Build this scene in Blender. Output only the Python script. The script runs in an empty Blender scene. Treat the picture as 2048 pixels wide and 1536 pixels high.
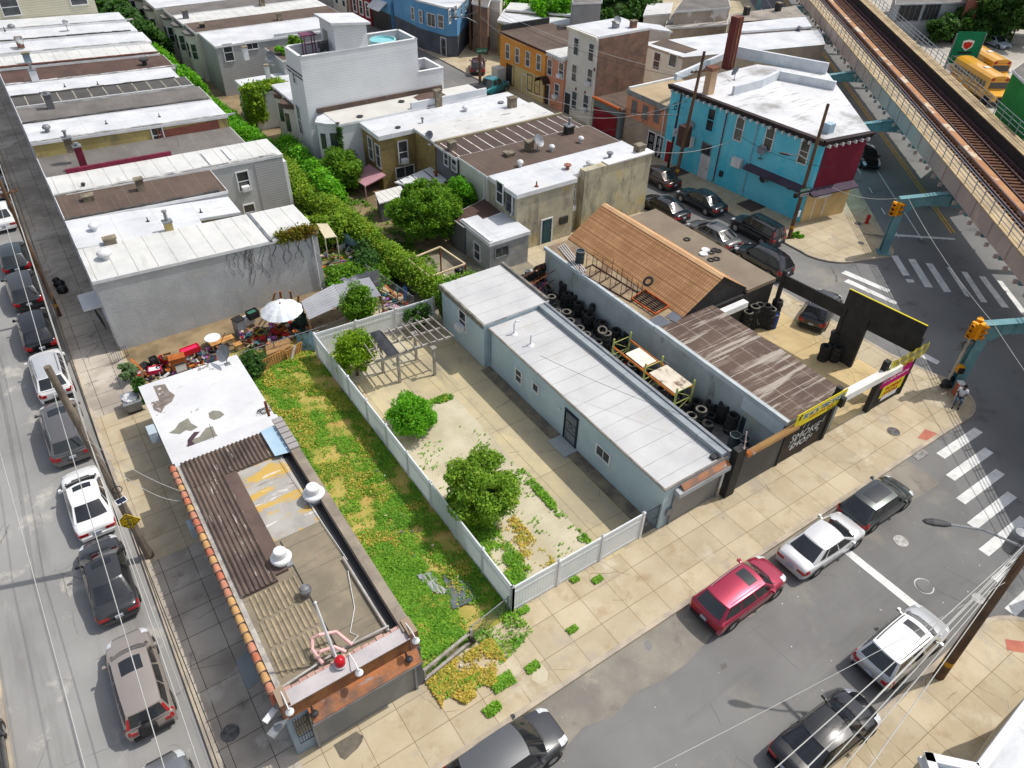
import bpy, math, random
from mathutils import Vector, Matrix
import numpy as np
random.seed(7); RNG = np.random.default_rng(11)
sc = bpy.context.scene; COL = sc.collection
# ---------------------------------------------------------------- camera
FPX = 1472.0; CH = 29.0
def cam_axes(p, r, y):
    f = Vector((math.sin(y)*math.cos(p), math.cos(y)*math.cos(p), -math.sin(p)))
    R = Vector((math.cos(y), -math.sin(y), 0)); U = R.cross(f)
    c, s = math.cos(r), math.sin(r)
    return (R*c + U*s, U*c - R*s, f)
CR, CU, CF = cam_axes(*[math.radians(a) for a in (39.95, 1.69, 35.16)])
def at(px, py, z=0.0):
    "point at height z seen at photo pixel (2048 x 1536)"
    d = CR*((px-1024)/FPX) + CU*(-(py-768)/FPX) + CF
    t = (z-CH)/d.z
    return Vector((d.x*t, d.y*t, z))
cd = bpy.data.cameras.new('camera'); cam = bpy.data.objects.new('camera', cd); COL.objects.link(cam)
cd.sensor_width = 36; cd.lens = FPX/2048*36; cd.clip_end = 2000; cd.clip_start = .5
cam.matrix_world = Matrix(((CR.x, CU.x, -CF.x, 0), (CR.y, CU.y, -CF.y, 0), (CR.z, CU.z, -CF.z, CH), (0, 0, 0, 1)))
sc.camera = cam
# ---------------------------------------------------------------- light
w = bpy.data.worlds.new('World'); sc.world = w; w.use_nodes = True
nt = w.node_tree; bg = nt.nodes['Background']; sky = nt.nodes.new('ShaderNodeTexSky')
sky.sky_type = 'NISHITA'; sky.sun_disc = False; EL = 57.0
sky.sun_elevation = math.radians(EL); sky.sun_rotation = math.radians(103); sky.air_density = 1.0; sky.dust_density = 2.5
hs = nt.nodes.new('ShaderNodeHueSaturation'); hs.inputs['Saturation'].default_value = .5; nt.links.new(sky.outputs[0], hs.inputs['Color']); nt.links.new(hs.outputs[0], bg.inputs[0]); bg.inputs[1].default_value = 0.15
sl = bpy.data.lights.new('sun', 'SUN'); sl.energy = 3.1; sl.angle = math.radians(.5); sl.color = (1, .955, .88)
so = bpy.data.objects.new('sun', sl); COL.objects.link(so)
ce = math.cos(math.radians(EL)); so.rotation_euler = Vector((-.974*ce, .225*ce, -math.sin(math.radians(EL)))).to_track_quat('-Z', 'Y').to_euler()
so.location = (60, -10, 60)
sc.view_settings.view_transform = 'Standard'; sc.view_settings.look = 'None'; sc.view_settings.gamma = 1; sc.view_settings.exposure = 0.1
# ---------------------------------------------------------------- materials
MATS = {}
class NB:
    def __init__(s, m): s.nt = m.node_tree; s.tc = None
    def n(s, t, **k):
        x = s.nt.nodes.new('ShaderNode'+t)
        for a, b in k.items(): setattr(x, a, b)
        return x
    def l(s, a, b): s.nt.links.new(a, b)
    def co(s, scale=None, rot=None):
        if not s.tc: s.tc = s.n('TexCoord')
        if scale is None and rot is None: return s.tc.outputs['Object']
        mp = s.n('Mapping'); s.l(s.tc.outputs['Object'], mp.inputs[0])
        if scale is not None: mp.inputs['Scale'].default_value = scale
        if rot is not None: mp.inputs['Rotation'].default_value = rot
        return mp.outputs[0]
    def noise(s, sc_, stretch=None, detail=6, rough=.6, rot=None):
        x = s.n('TexNoise'); x.inputs['Scale'].default_value = sc_; x.inputs['Detail'].default_value = detail; x.inputs['Roughness'].default_value = rough
        s.l(s.co(stretch, rot), x.inputs['Vector']); return x.outputs['Fac']
    def ramp(s, v, a, b):
        x = s.n('MapRange'); x.inputs['From Min'].default_value = a; x.inputs['From Max'].default_value = b; x.clamp = True
        s.l(v, x.inputs['Value']); return x.outputs['Result']
    def mix(s, f, a, b, mode='MIX'):
        x = s.n('Mix', data_type='RGBA', blend_type=mode)
        for k, q in ((0, f), (6, a), (7, b)):
            if isinstance(q, (int, float)): x.inputs[k].default_value = q
            elif isinstance(q, (tuple, list)): x.inputs[k].default_value = (*q[:3], 1)
            else: s.l(q, x.inputs[k])
        return x.outputs[2]
    def math(s, op, a, b=None):
        x = s.n('Math', operation=op)
        for k, q in ((0, a), (1, b)):
            if q is None: continue
            if isinstance(q, (int, float)): x.inputs[k].default_value = q
            else: s.l(q, x.inputs[k])
        return x.outputs[0]
def mat(name, c1, c2=None, s=.6, rough=.85, fine=.12, fs=14, bump=0.0, metal=0.0, stains=(), lines=(), brick=None, spec=.3, isl=0.0, coat=0.0, streak=None, spread=.12, cracks=None):
    """procedural surface: large tone change c1..c2, fine grain, stain patches, seam and siding shadow lines, bricks"""
    if name in MATS: return MATS[name]
    m = bpy.data.materials.new(name); m.use_nodes = True; MATS[name] = m
    b = NB(m); P = m.node_tree.nodes['Principled BSDF']
    c2 = c2 or tuple(x*.8 for x in c1)
    col = b.mix(b.ramp(b.noise(s), .5-spread, .5+spread), c1, c2)
    if brick:
        bw, bh, mo, mc, wall = brick
        t = b.n('TexBrick'); t.inputs['Scale'].default_value = 1; t.inputs['Brick Width'].default_value = bw; t.inputs['Row Height'].default_value = bh; t.inputs['Mortar Size'].default_value = mo
        t.inputs['Color1'].default_value = (1, 1, 1, 1); t.inputs['Color2'].default_value = (.72, .72, .72, 1); t.inputs['Mortar'].default_value = (*mc, 1); t.inputs['Bias'].default_value = 0; t.inputs['Mortar Smooth'].default_value = .2
        if wall:
            sp = b.n('SeparateXYZ'); b.l(b.co(), sp.inputs[0]); cb = b.n('CombineXYZ')
            b.l(b.math('ADD', sp.outputs[0], sp.outputs[1]), cb.inputs[0]); b.l(sp.outputs[2], cb.inputs[1]); b.l(cb.outputs[0], t.inputs['Vector'])
        else: b.l(b.co(), t.inputs['Vector']); t.offset = 0
        if wall == 'tone' or wall:
            col = b.mix(t.outputs['Fac'], b.mix(1.0, col, t.outputs['Color'], 'MULTIPLY'), mc)
        else: col = b.mix(t.outputs['Fac'], b.mix(.55, col, t.outputs['Color'], 'MULTIPLY'), mc)
    if isl:
        g = b.n('NewGeometry'); r = b.ramp(g.outputs['Random Per Island'], 0, 1)
        v = b.math('ADD', b.math('MULTIPLY', r, 2*isl), 1-isl); cb = b.n('CombineXYZ')
        for k in range(3): b.l(v, cb.inputs[k])
        col = b.mix(1.0, col, cb.outputs[0], 'MULTIPLY')
    for st in stains:
        sc_, stc, a, bb = st[:4]; stretch = st[4] if len(st) > 4 else None; amt = st[5] if len(st) > 5 else 1
        f = b.ramp(b.noise(sc_, stretch, 8, .65), a, bb); f = b.math('MULTIPLY', f, amt)
        col = b.mix(f, col, stc)
    for ax, per, wd, lc, amt in lines:
        sp = b.n('SeparateXYZ'); b.l(b.co(), sp.inputs[0])
        v = {'x': 0, 'y': 1, 'z': 2}.get(ax)
        v = sp.outputs[v] if v is not None else b.math('ADD', sp.outputs[0], sp.outputs[1])
        nz = b.noise(.7); v = b.math('ADD', v, b.math('MULTIPLY', nz, .25*wd if per < .5 else .12))
        f = b.math('LESS_THAN', b.math('FRACT', b.math('DIVIDE', b.math('ADD', v, 500.), per)), wd/per)
        f = b.math('MULTIPLY', f, b.math('MULTIPLY', b.ramp(b.noise(1.3), .25, .5), amt)) if per > .5 else b.math('MULTIPLY', f, amt)
        col = b.mix(f, col, lc)
    if cracks:
        vo = b.n('TexVoronoi', feature='DISTANCE_TO_EDGE'); vo.inputs['Scale'].default_value = cracks[0]
        wv = b.n('TexNoise'); wv.inputs['Scale'].default_value = 2.5; b.l(b.co(), wv.inputs['Vector'])
        b.l(b.mix(.12, b.co(), wv.outputs['Color'], 'ADD'), vo.inputs['Vector'])
        f = b.math('MULTIPLY', b.math('LESS_THAN', vo.outputs['Distance'], cracks[2]), b.ramp(b.noise(.35), .5, .56)); col = b.mix(f, col, cracks[1])
    if fine:
        v = b.math('ADD', b.math('MULTIPLY', b.noise(fs, None, 3), 2*fine), 1-fine); cb = b.n('CombineXYZ')
        for k in range(3): b.l(v, cb.inputs[k])
        col = b.mix(1.0, col, cb.outputs[0], 'MULTIPLY')
    b.l(col, P.inputs['Base Color']); P.inputs['Roughness'].default_value = rough; P.inputs['Metallic'].default_value = metal
    P.inputs['Specular IOR Level'].default_value = spec
    if coat: P.inputs['Coat Weight'].default_value = coat; P.inputs['Coat Roughness'].default_value = .05
    if bump:
        bp = b.n('Bump'); bp.inputs['Strength'].default_value = bump; bp.inputs['Distance'].default_value = .05
        b.l(b.noise(fs*.7, None, 4), bp.inputs['Height']); b.l(bp.outputs[0], P.inputs['Normal'])
    return m
# ---------------------------------------------------------------- geometry
ORG = {}
def org(o): return ORG.get(o.name, Vector((0, 0, 0)))
def rectpoly(x0, x1, y0, y1): return [(x0, y0), (x1, y0), (x1, y1), (x0, y1)]
class MB:
    def __init__(s): s.v = []; s.f = []; s.m = []; s.mi = 0
    def add(s, vs, fs):
        o = len(s.v); s.v += [tuple(v) for v in vs]; s.f += [tuple(i+o for i in f) for f in fs]; s.m += [s.mi]*len(fs); return s
    def prism(s, poly, z0, z1, bottom=True):
        n = len(poly)
        A = sum(poly[i][0]*poly[(i+1) % n][1]-poly[(i+1) % n][0]*poly[i][1] for i in range(n))
        z0 = z0 if isinstance(z0, (list, tuple)) else [z0]*n; z1 = z1 if isinstance(z1, (list, tuple)) else [z1]*n
        if A < 0: poly = poly[::-1]; z0 = list(z0)[::-1]; z1 = list(z1)[::-1]
        vs = [(p[0], p[1], z0[i]) for i, p in enumerate(poly)] + [(p[0], p[1], z1[i]) for i, p in enumerate(poly)]
        fs = [tuple(range(n, 2*n))] + [(i, (i+1) % n, n+(i+1) % n, n+i) for i in range(n)]
        if bottom: fs.append(tuple(range(n-1, -1, -1)))
        return s.add(vs, fs)
    def box(s, x0, x1, y0, y1, z0, z1): return s.prism(rectpoly(min(x0, x1), max(x0, x1), min(y0, y1), max(y0, y1)), min(z0, z1), max(z0, z1))
    def obox(s, c, dx, dy, z0, z1, rz=0.0):
        ca, sa = math.cos(rz), math.sin(rz)
        return s.prism([(c[0]+x*ca-y*sa, c[1]+x*sa+y*ca) for x, y in ((-dx/2, -dy/2), (dx/2, -dy/2), (dx/2, dy/2), (-dx/2, dy/2))], z0, z1)
    def hexa(s, P8):
        "8 corners: bottom 4 (ccw), top 4"
        return s.add(P8, [(3, 2, 1, 0), (4, 5, 6, 7), (0, 1, 5, 4), (1, 2, 6, 5), (2, 3, 7, 6), (3, 0, 4, 7)])
    def beam(s, a, b, w_, h=None, up=(0, 0, 1)):
        a, b = Vector(a), Vector(b); h = h or w_; d = (b-a).normalized(); up = Vector(up)
        if abs(d.dot(up)) > .98: up = Vector((0, 1, 0))
        r = d.cross(up).normalized()*(w_/2); u = r.cross(d).normalized()*(h/2)
        return s.hexa([a-r-u, a+r-u, b+r-u, b-r-u, a-r+u, a+r+u, b+r+u, b-r+u])
    def tube(s, pts, r, n=8, cap=True):
        pts = [Vector(p) for p in pts]; k = len(pts); rr = r if isinstance(r, (list, tuple)) else [r]*k; o = []
        for i, p in enumerate(pts):
            d = (pts[min(i+1, k-1)]-pts[max(i-1, 0)]).normalized(); up = Vector((0, 0, 1)) if abs(d.z) < .95 else Vector((0, 1, 0))
            a = d.cross(up).normalized(); b = a.cross(d)
            o += [p+(a*math.cos(t)+b*math.sin(t))*rr[i] for t in (2*math.pi*j/n for j in range(n))]
        fs = [(i*n+j, i*n+(j+1) % n, (i+1)*n+(j+1) % n, (i+1)*n+j) for i in range(k-1) for j in range(n)]
        if cap: fs += [tuple(range(n-1, -1, -1)), tuple(range((k-1)*n, k*n))]
        return s.add(o, fs)
    def lathe(s, prof, c=(0, 0, 0), n=20, axis='z', closed=False):
        o = []
        for r, z in prof:
            for j in range(n):
                t = 2*math.pi*j/n; x, y = r*math.cos(t), r*math.sin(t)
                o.append((c[0]+x, c[1]+y, c[2]+z) if axis == 'z' else ((c[0]+x, c[1]+z, c[2]+y) if axis == 'y' else (c[0]+z, c[1]+x, c[2]+y)))
        k = len(prof); R = k if closed else k-1
        fs = [(i*n+j, i*n+(j+1) % n, ((i+1) % k)*n+(j+1) % n, ((i+1) % k)*n+j) for i in range(R) for j in range(n)]
        if axis == 'y': fs = [f[::-1] for f in fs]
        return s.add(o, fs)
    def grid(s, P, flip=False):
        n, m_ = len(P), len(P[0]); vs = [p for r in P for p in r]
        fs = [(i*m_+j, i*m_+j+1, (i+1)*m_+j+1, (i+1)*m_+j) for i in range(n-1) for j in range(m_-1)]
        return s.add(vs, [f[::-1] for f in fs] if flip else fs)
    def disc(s, c, r, n=20, ry=None, rz=0):
        return s.add([(c[0]+r*math.cos(t)*math.cos(rz)-(ry or r)*math.sin(t)*math.sin(rz), c[1]+r*math.cos(t)*math.sin(rz)+(ry or r)*math.sin(t)*math.cos(rz), c[2]) for t in (2*math.pi*i/n for i in range(n))], [tuple(range(n))])
    def build(s, name, m, parent=None, smooth=False, loc=None):
        o_ = org(parent) if parent is not None else (Vector(loc) if loc is not None else Vector((0, 0, 0)))
        me = bpy.data.meshes.new(name); me.from_pydata([(v[0]-o_.x, v[1]-o_.y, v[2]-o_.z) for v in s.v], [], s.f)
        ms = m if isinstance(m, (list, tuple)) else [m]
        for x in ms: me.materials.append(x)
        if len(ms) > 1: me.polygons.foreach_set('material_index', s.m)
        if smooth: me.polygons.foreach_set('use_smooth', [True]*len(me.polygons))
        me.update(); o = bpy.data.objects.new(name, me); COL.objects.link(o)
        if parent is not None: o.parent = parent
        else: o.location = o_
        ORG[o.name] = o_
        return o
def tag(o, label=None, cat=None, group=None, kind=None):
    if label: o['label'] = label
    if cat: o['category'] = cat
    if group: o['group'] = group
    if kind: o['kind'] = kind
    return o
def thing(name, label, cat, loc, group=None):
    o = bpy.data.objects.new(name, None); COL.objects.link(o); o.location = loc; o.empty_display_size = .3
    ORG[o.name] = Vector(loc); return tag(o, label, cat, group)
def dup(root, loc, rz=0, label=None, group=None):
    r = root.copy(); COL.objects.link(r); r.location = loc; r.rotation_euler = (0, 0, rz); ORG[r.name] = Vector(loc)
    if label: r['label'] = label
    if group: r['group'] = group
    for ch in list(root.children):
        c = ch.copy(); COL.objects.link(c); c.parent = r
        for g in ch.children:
            d = g.copy(); COL.objects.link(d); d.parent = c
    return r
def struct(name, mb, m): return tag(mb.build(name, m), kind='structure')
class Fr:
    "wall frame: a along the wall, z up, d outwards"
    def __init__(s, A, B, z=0.0):
        s.o = Vector((A[0], A[1], z)); u = Vector((B[0]-A[0], B[1]-A[1], 0)); s.len = u.length; s.u = u.normalized(); s.n = Vector((s.u.y, -s.u.x, 0))
    def p(s, a, z, d=0.0): return s.o + s.u*a + s.n*d + Vector((0, 0, z))
    def box(s, mb, a0, a1, z0, z1, d0, d1):
        return mb.hexa([s.p(a0, z0, d1), s.p(a1, z0, d1), s.p(a1, z0, d0), s.p(a0, z0, d0), s.p(a0, z1, d1), s.p(a1, z1, d1), s.p(a1, z1, d0), s.p(a0, z1, d0)])
def text_mesh(s_, size, fr, a, z, d, m, parent, name='lettering', shear=0.0, sx=1.0, align='LEFT', extrude=.004):
    cu = bpy.data.curves.new('txt', 'FONT'); cu.body = s_; cu.size = size; cu.extrude = extrude; cu.shear = shear; cu.align_x = align; cu.resolution_u = 2
    to = bpy.data.objects.new('txt', cu); COL.objects.link(to); bpy.context.view_layer.update()
    me = bpy.data.meshes.new_from_object(to.evaluated_get(bpy.context.evaluated_depsgraph_get())); bpy.data.objects.remove(to)
    me.name = name; off = org(parent)
    for v in me.vertices:
        q = fr.p(a+v.co.x*sx, z+v.co.y, d+v.co.z) - off; v.co = q
    me.materials.clear(); me.materials.append(m)
    o = bpy.data.objects.new(name, me); COL.objects.link(o); o.parent = parent; ORG[o.name] = off
    return o
def leaves(n, pts, size, flat=.3, jitter=.5, dirs=None):
    "numpy leaf quads: centres pts (n,3)"
    pts = np.asarray(pts); k = len(pts)
    a = RNG.normal(size=(k, 3)); a /= np.linalg.norm(a, axis=1)[:, None]
    nrm = RNG.normal(size=(k, 3)); nrm[:, 2] = np.abs(nrm[:, 2])+flat
    if dirs is not None: nrm = nrm*.7 + dirs
    nrm /= np.linalg.norm(nrm, axis=1)[:, None]
    a = np.cross(nrm, a); a /= np.linalg.norm(a, axis=1)[:, None]+1e-9; b = np.cross(nrm, a)
    sz = size*(1+jitter*(RNG.random(k)-.5)*2); L = (a*sz[:, None]); W = b*(sz*.5)[:, None]
    up = nrm*(sz*.12)[:, None]
    V = np.stack([pts-L, pts-W+up, pts+L*.9, pts+W+up], 1).reshape(-1, 3)
    F = np.arange(k*4).reshape(-1, 4)
    return V, F
def npmesh(name, V, F, m, parent=None, loc=None, smooth=False):
    o_ = org(parent) if parent is not None else (Vector(loc) if loc is not None else Vector((0, 0, 0)))
    me = bpy.data.meshes.new(name); V = (V-np.array(o_)).astype(np.float32); k = F.shape[1]
    me.vertices.add(len(V)); me.vertices.foreach_set('co', V.ravel()); me.loops.add(F.size); me.loops.foreach_set('vertex_index', F.ravel().astype(np.int32))
    me.polygons.add(len(F)); me.polygons.foreach_set('loop_start', np.arange(0, F.size, k, dtype=np.int32)); me.polygons.foreach_set('loop_total', np.full(len(F), k, dtype=np.int32))
    me.materials.append(m); me.update(calc_edges=True); me.validate()
    o = bpy.data.objects.new(name, me); COL.objects.link(o)
    if parent is not None: o.parent = parent
    else: o.location = o_
    ORG[o.name] = o_
    return o
def S(r, g, b, k=.88):
    return tuple((((x/255+.055)/1.055)**2.4 if x > 10 else x/3294)*k for x in (r, g, b))
ASPH = mat('asphalt', S(134, 133, 131), S(114, 113, 112), s=.12, fine=.16, fs=30, rough=.95, stains=((.5, S(90, 88, 86), .62, .75, None, .5), (2.2, S(60, 60, 60), .72, .78, None, .5), (.25, S(158, 152, 140), .56, .66, None, .5), (.5, S(98, 97, 96), .54, .7, (.12, 1.2, 1), .5)), cracks=(.16, S(105, 104, 103), .0022))
ASPHD = mat('asphalt_dark', S(140, 140, 138), S(118, 118, 119), s=.1, fine=.14, fs=30, rough=.95, stains=((.4, S(70, 70, 72), .58, .7, None, .5), (.3, S(135, 135, 132), .6, .7, None, .4)))
ASPHL = mat('asphalt_pale', S(160, 159, 157), S(140, 139, 137), s=.1, fine=.12, fs=30, rough=.95, stains=((.6, S(112, 110, 108), .52, .72, (1.2, .12, 1), .65), (.9, S(196, 190, 178), .62, .72, (1, .5, 1), .4), (2.5, S(110, 108, 105), .7, .76, None, .5), (.3, S(205, 200, 190), .58, .66, None, .6)), cracks=(.2, S(125, 123, 120), .0025))
FLAG = mat('paving_beige', S(206, 192, 164), S(186, 170, 140), s=.35, fine=.1, fs=25, rough=.9, brick=(1.55, 1.55, .012, S(120, 100, 70), False), stains=((.8, S(150, 124, 84), .55, .74, None, .6), (.45, S(168, 160, 148), .58, .66, None, .5), (.35, S(222, 212, 190), .56, .66, None, .5), (5, S(110, 95, 70), .71, .75, None, .6)), cracks=(.33, S(128, 112, 84), .0025))
FLAGG = mat('paving_grey', S(200, 190, 176), S(168, 158, 146), s=.4, fine=.14, fs=25, rough=.9, brick=(1.35, 1.35, .014, S(60, 57, 54), False), stains=((.5, S(200, 192, 182), .56, .62, None, .7), (.9, S(95, 90, 85), .6, .72, None, .6)), cracks=(.35, S(96, 92, 86), .0028))
KERB = mat('kerb_stone', S(196, 182, 160), S(160, 150, 138), s=.8, fine=.12)
WHITE = mat('road_paint', S(238, 238, 236), S(215, 215, 212), s=1.5, fine=.08, stains=((3, S(150, 150, 150), .58, .72, None, .6),))
YELL = mat('yellow_road_paint', S(226, 186, 70), S(200, 160, 60), s=2)
DIRT = mat('bare_earth', S(160, 140, 108), S(120, 105, 80), s=.5, fine=.2, fs=8)
CONC = mat('driveway_concrete', S(214, 198, 158), S(188, 176, 148), s=.3, fine=.1, fs=20, brick=(2.4, 4.2, .012, S(110, 100, 80), False), stains=((.9, S(140, 132, 120), .58, .72, None, .6), (.5, S(110, 108, 104), .6, .7, (1, .2, 1), .5)), cracks=(.22, S(110, 100, 86), .003))
GRAV = mat('gravel', S(208, 198, 174), S(186, 176, 150), s=.4, fine=.38, fs=22, rough=.95, stains=((1.2, S(170, 160, 70), .6, .74, None, .6), (9, S(130, 115, 85), .62, .7, None, .6)))
RUSTP = mat('rust_red_paving', S(196, 122, 100), S(180, 110, 95), s=2)
LAWN = mat('weed_soil', S(190, 168, 96), S(150, 150, 66), s=.9, fine=.4, fs=16, rough=1, stains=((.6, S(190, 150, 90), .56, .66, None, .8), (.9, S(90, 95, 50), .6, .7, None, .7)))
# avenue frame: along the elevated railway
P0 = Vector((53.8, 25.8, 0)); AU = Vector((.648, .7615, 0)).normalized(); AN = Vector((AU.y, -AU.x, 0))
def av(s, n, z=0.0): q = P0 + AU*s + AN*n; return Vector((q.x, q.y, z))
def arc(cx, cy, r, a0, a1, n=8): return [(cx+r*math.cos(math.radians(a0+(a1-a0)*i/n)), cy+r*math.sin(math.radians(a0+(a1-a0)*i/n))) for i in range(n+1)]
m = MB(); m.add([(-300, -150, -.06), (500, -150, -.06), (500, 700, -.06), (-300, 700, -.06)], [(0, 1, 2, 3)]); struct('ground', m, DIRT)
m = MB(); m.add([(-40, -60, 0), (260, -60, 0), (260, 300, 0), (-40, 300, 0)], [(0, 1, 2, 3)]); struct('road', m, ASPHD)
m = MB(); m.add([(-8.2, -40, .004), (-1.9, -40, .004), (-1.9, 160, .004), (-8.2, 160, .004)], [(0, 1, 2, 3)]); struct('road', m, ASPHL)
q1, q2 = (39.6, 2.6), (38.6, 12)
m = MB(); m.add([(-1.9, 2.6, .004), (30.4, 2.6, .004), (36.2, 9.5, .004), (38.6, 12, .004), (-1.9, 12, .004)], [(0, 1, 2, 3, 4)]); struct('road', m, ASPH)
m = MB(); m.add([(42, 17.2, .004), (48.6, 25, .004), (49, 160, .004), (42, 160, .004)], [(0, 1, 2, 3)]); struct('road', m, ASPH)
m = MB(); n = 26; up = [(1+k*1.35, 9.3+random.uniform(-.35, .35), .0065) for k in range(n)]; m.add(up+[(p[0], 11.1, .0065) for p in up], [(k, k+1, n+k+1, n+k) for k in range(n-1)]); struct('road', m, mat('gutter_lane', S(150, 144, 132), S(128, 123, 115), s=.5, fine=.18, fs=28, stains=((.9, S(105, 100, 94), .58, .7, None, .6), (.6, S(176, 168, 150), .6, .7, None, .6))))
SW = .13
def kerbline(name, pts, w_=.2, closed=False):
    mb = MB(); n = len(pts); L = []
    for i, p in enumerate(pts):
        a = Vector((*pts[max(i-1, 0)], 0)); b = Vector((*pts[min(i+1, n-1)], 0)); d = (b-a).normalized(); nn = Vector((d.y, -d.x, 0))
        q = Vector((*p, 0)); L.append([(q.x+nn.x*.02, q.y+nn.y*.02, -.02), (q.x+nn.x*.02, q.y+nn.y*.02, SW+.012), (q.x-nn.x*w_, q.y-nn.y*w_, SW+.012), (q.x-nn.x*w_, q.y-nn.y*w_, -.02)])
    mb.grid(L); return struct('kerb', mb, KERB)
blkA = [(-2, 160)] + [(-2, 14)] + arc(0.2, 13.2, 2.2, 180, 270)[1:] + [(38.4, 11.1)] + arc(41.0, 13.4, 2.35, 275, 390)[0:] + [(42.5, 17.5), (42.5, 160)]
m = MB(); m.prism(blkA, -.03, SW); struct('pavement', m, FLAG)
kerbline('kerb', blkA)
m = MB(); z = SW+.004
m.add([(-1.8, 13.2, z), (.72, 13.2, z), (.72, 26.5, z), (-1.8, 26.5, z)], [(0, 1, 2, 3)]); m.add([(-1.8, 38.4, z), (.72, 38.4, z), (.72, 160, z), (-1.8, 160, z)], [(0, 1, 2, 3)]); struct('pavement', m, FLAGG)
blkB = [(48.5, 160), (48.4, 29.5)] + arc(51.6, 29.3, 3.3, 190, 262, 5) + arc(53.6, 27.2, 2.1, 275, 400, 6) + [tuple(av(3, .95)[:2]), tuple(av(160, .95)[:2])]
m = MB(); m.prism(blkB, -.03, SW); struct('pavement', m, FLAG); kerbline('kerb', blkB)
blkD = [(-2, 3.1), (-2, -40), (60, -40)] + [tuple(av(-29, -.6)[:2])] + arc(28.2, .3, 2.9, 20, 90, 6) + [(26, 3.1)]
blkD = [(60, -40), (33, -6), (31, -1)] + arc(28.0, .4, 2.75, 10, 90, 6) + [(-1, 3.1), (-2, 2.2), (-2, -40)]
m = MB(); m.prism(blkD, -.03, SW); struct('pavement', m, FLAG); kerbline('kerb', blkD)
blkE = [tuple(av(-60, 13.6)[:2]), tuple(av(-60, 120)[:2]), tuple(av(200, 120)[:2]), tuple(av(200, 13.6)[:2])]
m = MB(); m.prism(blkE, -.03, SW); struct('pavement', m, mat('lot_paving', S(190, 184, 172), S(170, 165, 155), s=.2, stains=((.4, S(140, 136, 130), .58, .7, None, .5),)))
m = MB(); m.prism([(-30, -40), (-8.2, -40), (-8.2, 160), (-30, 160)], -.03, SW); struct('pavement', m, FLAGG); kerbline('kerb', [(-8.2, -40), (-8.2, 160)])
# small paving areas: red ramps at the corners
for p in ([(1850, 858), (1878, 868), (1866, 884), (1835, 876)], [(2010, 1278), (2048, 1283), (2048, 1306), (2014, 1300)]):
    mb = MB(); q = [at(a, b, SW+.006) for a, b in p]; mb.add(q, [(0, 1, 2, 3) if (q[1]-q[0]).cross(q[2]-q[1]).z > 0 else (3, 2, 1, 0)]); struct('pavement', mb, RUSTP)
# yards inside the block
def sheet(name, poly, m_, z=SW+.004, kind='structure'):
    mb = MB(); n = len(poly); A = sum(poly[i][0]*poly[(i+1) % n][1]-poly[(i+1) % n][0]*poly[i][1] for i in range(n))
    if A < 0: poly = poly[::-1]
    mb.add([(p[0], p[1], z) for p in poly], [tuple(range(n))]); return struct(name, mb, m_)
sheet('soil', rectpoly(5.6, 11.0, 14.9, 40.2), LAWN)
sheet('soil', rectpoly(.9, 17.4, 40.2, 44.2), DIRT)
sheet('soil', rectpoly(11.0, 40, 44.3, 160), DIRT, SW+.003)
sheet('gravel', rectpoly(11.05, 16.3, 15.3, 36.9), GRAV)
sheet('driveway', rectpoly(16.3, 19.62, 14.9, 37.2), CONC)
sheet('patio', rectpoly(11.1, 16.3, 29.4, 33.4), CONC, SW+.009)
sheet('yard', rectpoly(24.3, 29.0, 14.9, 37), mat('yard_concrete', S(140, 138, 134), S(105, 103, 100), s=.4, stains=((.8, S(60, 58, 56), .52, .65, None, .7),)))
sheet('yard', rectpoly(17.4, 29, 37.0, 44.3), mat('yard_slab', S(170, 160, 140), S(130, 122, 108), s=.4))
sheet('forecourt', rectpoly(32.3, 40.2, 14.9, 25.2), mat('forecourt_concrete', S(222, 198, 148), S(196, 172, 126), s=.3, brick=(2.6, 2.6, .012, S(120, 100, 75), False), stains=((.5, S(165, 150, 125), .56, .66, None, .7), (.8, S(105, 98, 88), .62, .7, None, .7)), cracks=(.3, S(120, 108, 84), .004)), SW+.006)
sheet('alley', [(18.2, 40), (19.6, 40), (17.2, 130), (15.8, 130)], mat('alley_earth', S(90, 88, 70), S(60, 70, 45), s=.6), SW+.008)
# ---- road markings
def stripe(mb, P4, z):
    q = [at(a, b, z) for a, b in P4]
    mb.add(q, [(0, 1, 2, 3) if (q[1]-q[0]).cross(q[2]-q[1]).z > 0 else (3, 2, 1, 0)])
mb = MB()
for k in range(7):     # right crosswalk over the front street
    c = Vector((38.6, 10.2, 0)) + Vector((-1.13, -1.28, 0))*k*.98; d = Vector((.985, .15, 0)); e = Vector((-.15, .985, 0))
    d = Vector((1, .0, 0)); e = Vector((0, 1, 0)); mb.add([(*(c-d*1.95-e*.26)[:2], .012), (*(c+d*1.95-e*.26)[:2], .012), (*(c+d*1.95+e*.26)[:2], .012), (*(c-d*1.95+e*.26)[:2], .012)], [(0, 1, 2, 3)])
for P4 in ([(1782, 511), (1795, 511), (1820, 551), (1806, 551)], [(1816, 518), (1830, 518), (1866, 575), (1850, 574)], [(1851, 526), (1865, 527), (1903, 584), (1888, 584)], [(1893, 534), (1902, 535), (1940, 594), (1931, 592)], [(1922, 543), (1934, 544), (1975, 605), (1962, 604)], [(1957, 552), (1970, 553), (2019, 616), (2003, 614)], [(1994, 561), (2004, 562), (2054, 625), (2042, 625)], [(1811, 558), (1827, 559), (1829, 565), (1815, 565)],
           [(1682, 546), (1692, 541), (1781, 580), (1775, 585)], [(1688, 563), (1697, 558), (1796, 605), (1790, 609)], [(1706, 587), (1713, 582), (1816, 632), (1807, 635)], [(1838, 712), (1846, 704), (1880, 723), (1874, 729)],
           [(1661, 1084), (1673, 1078), (1862, 1228), (1846, 1235)]): stripe(mb, P4, .012)
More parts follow.
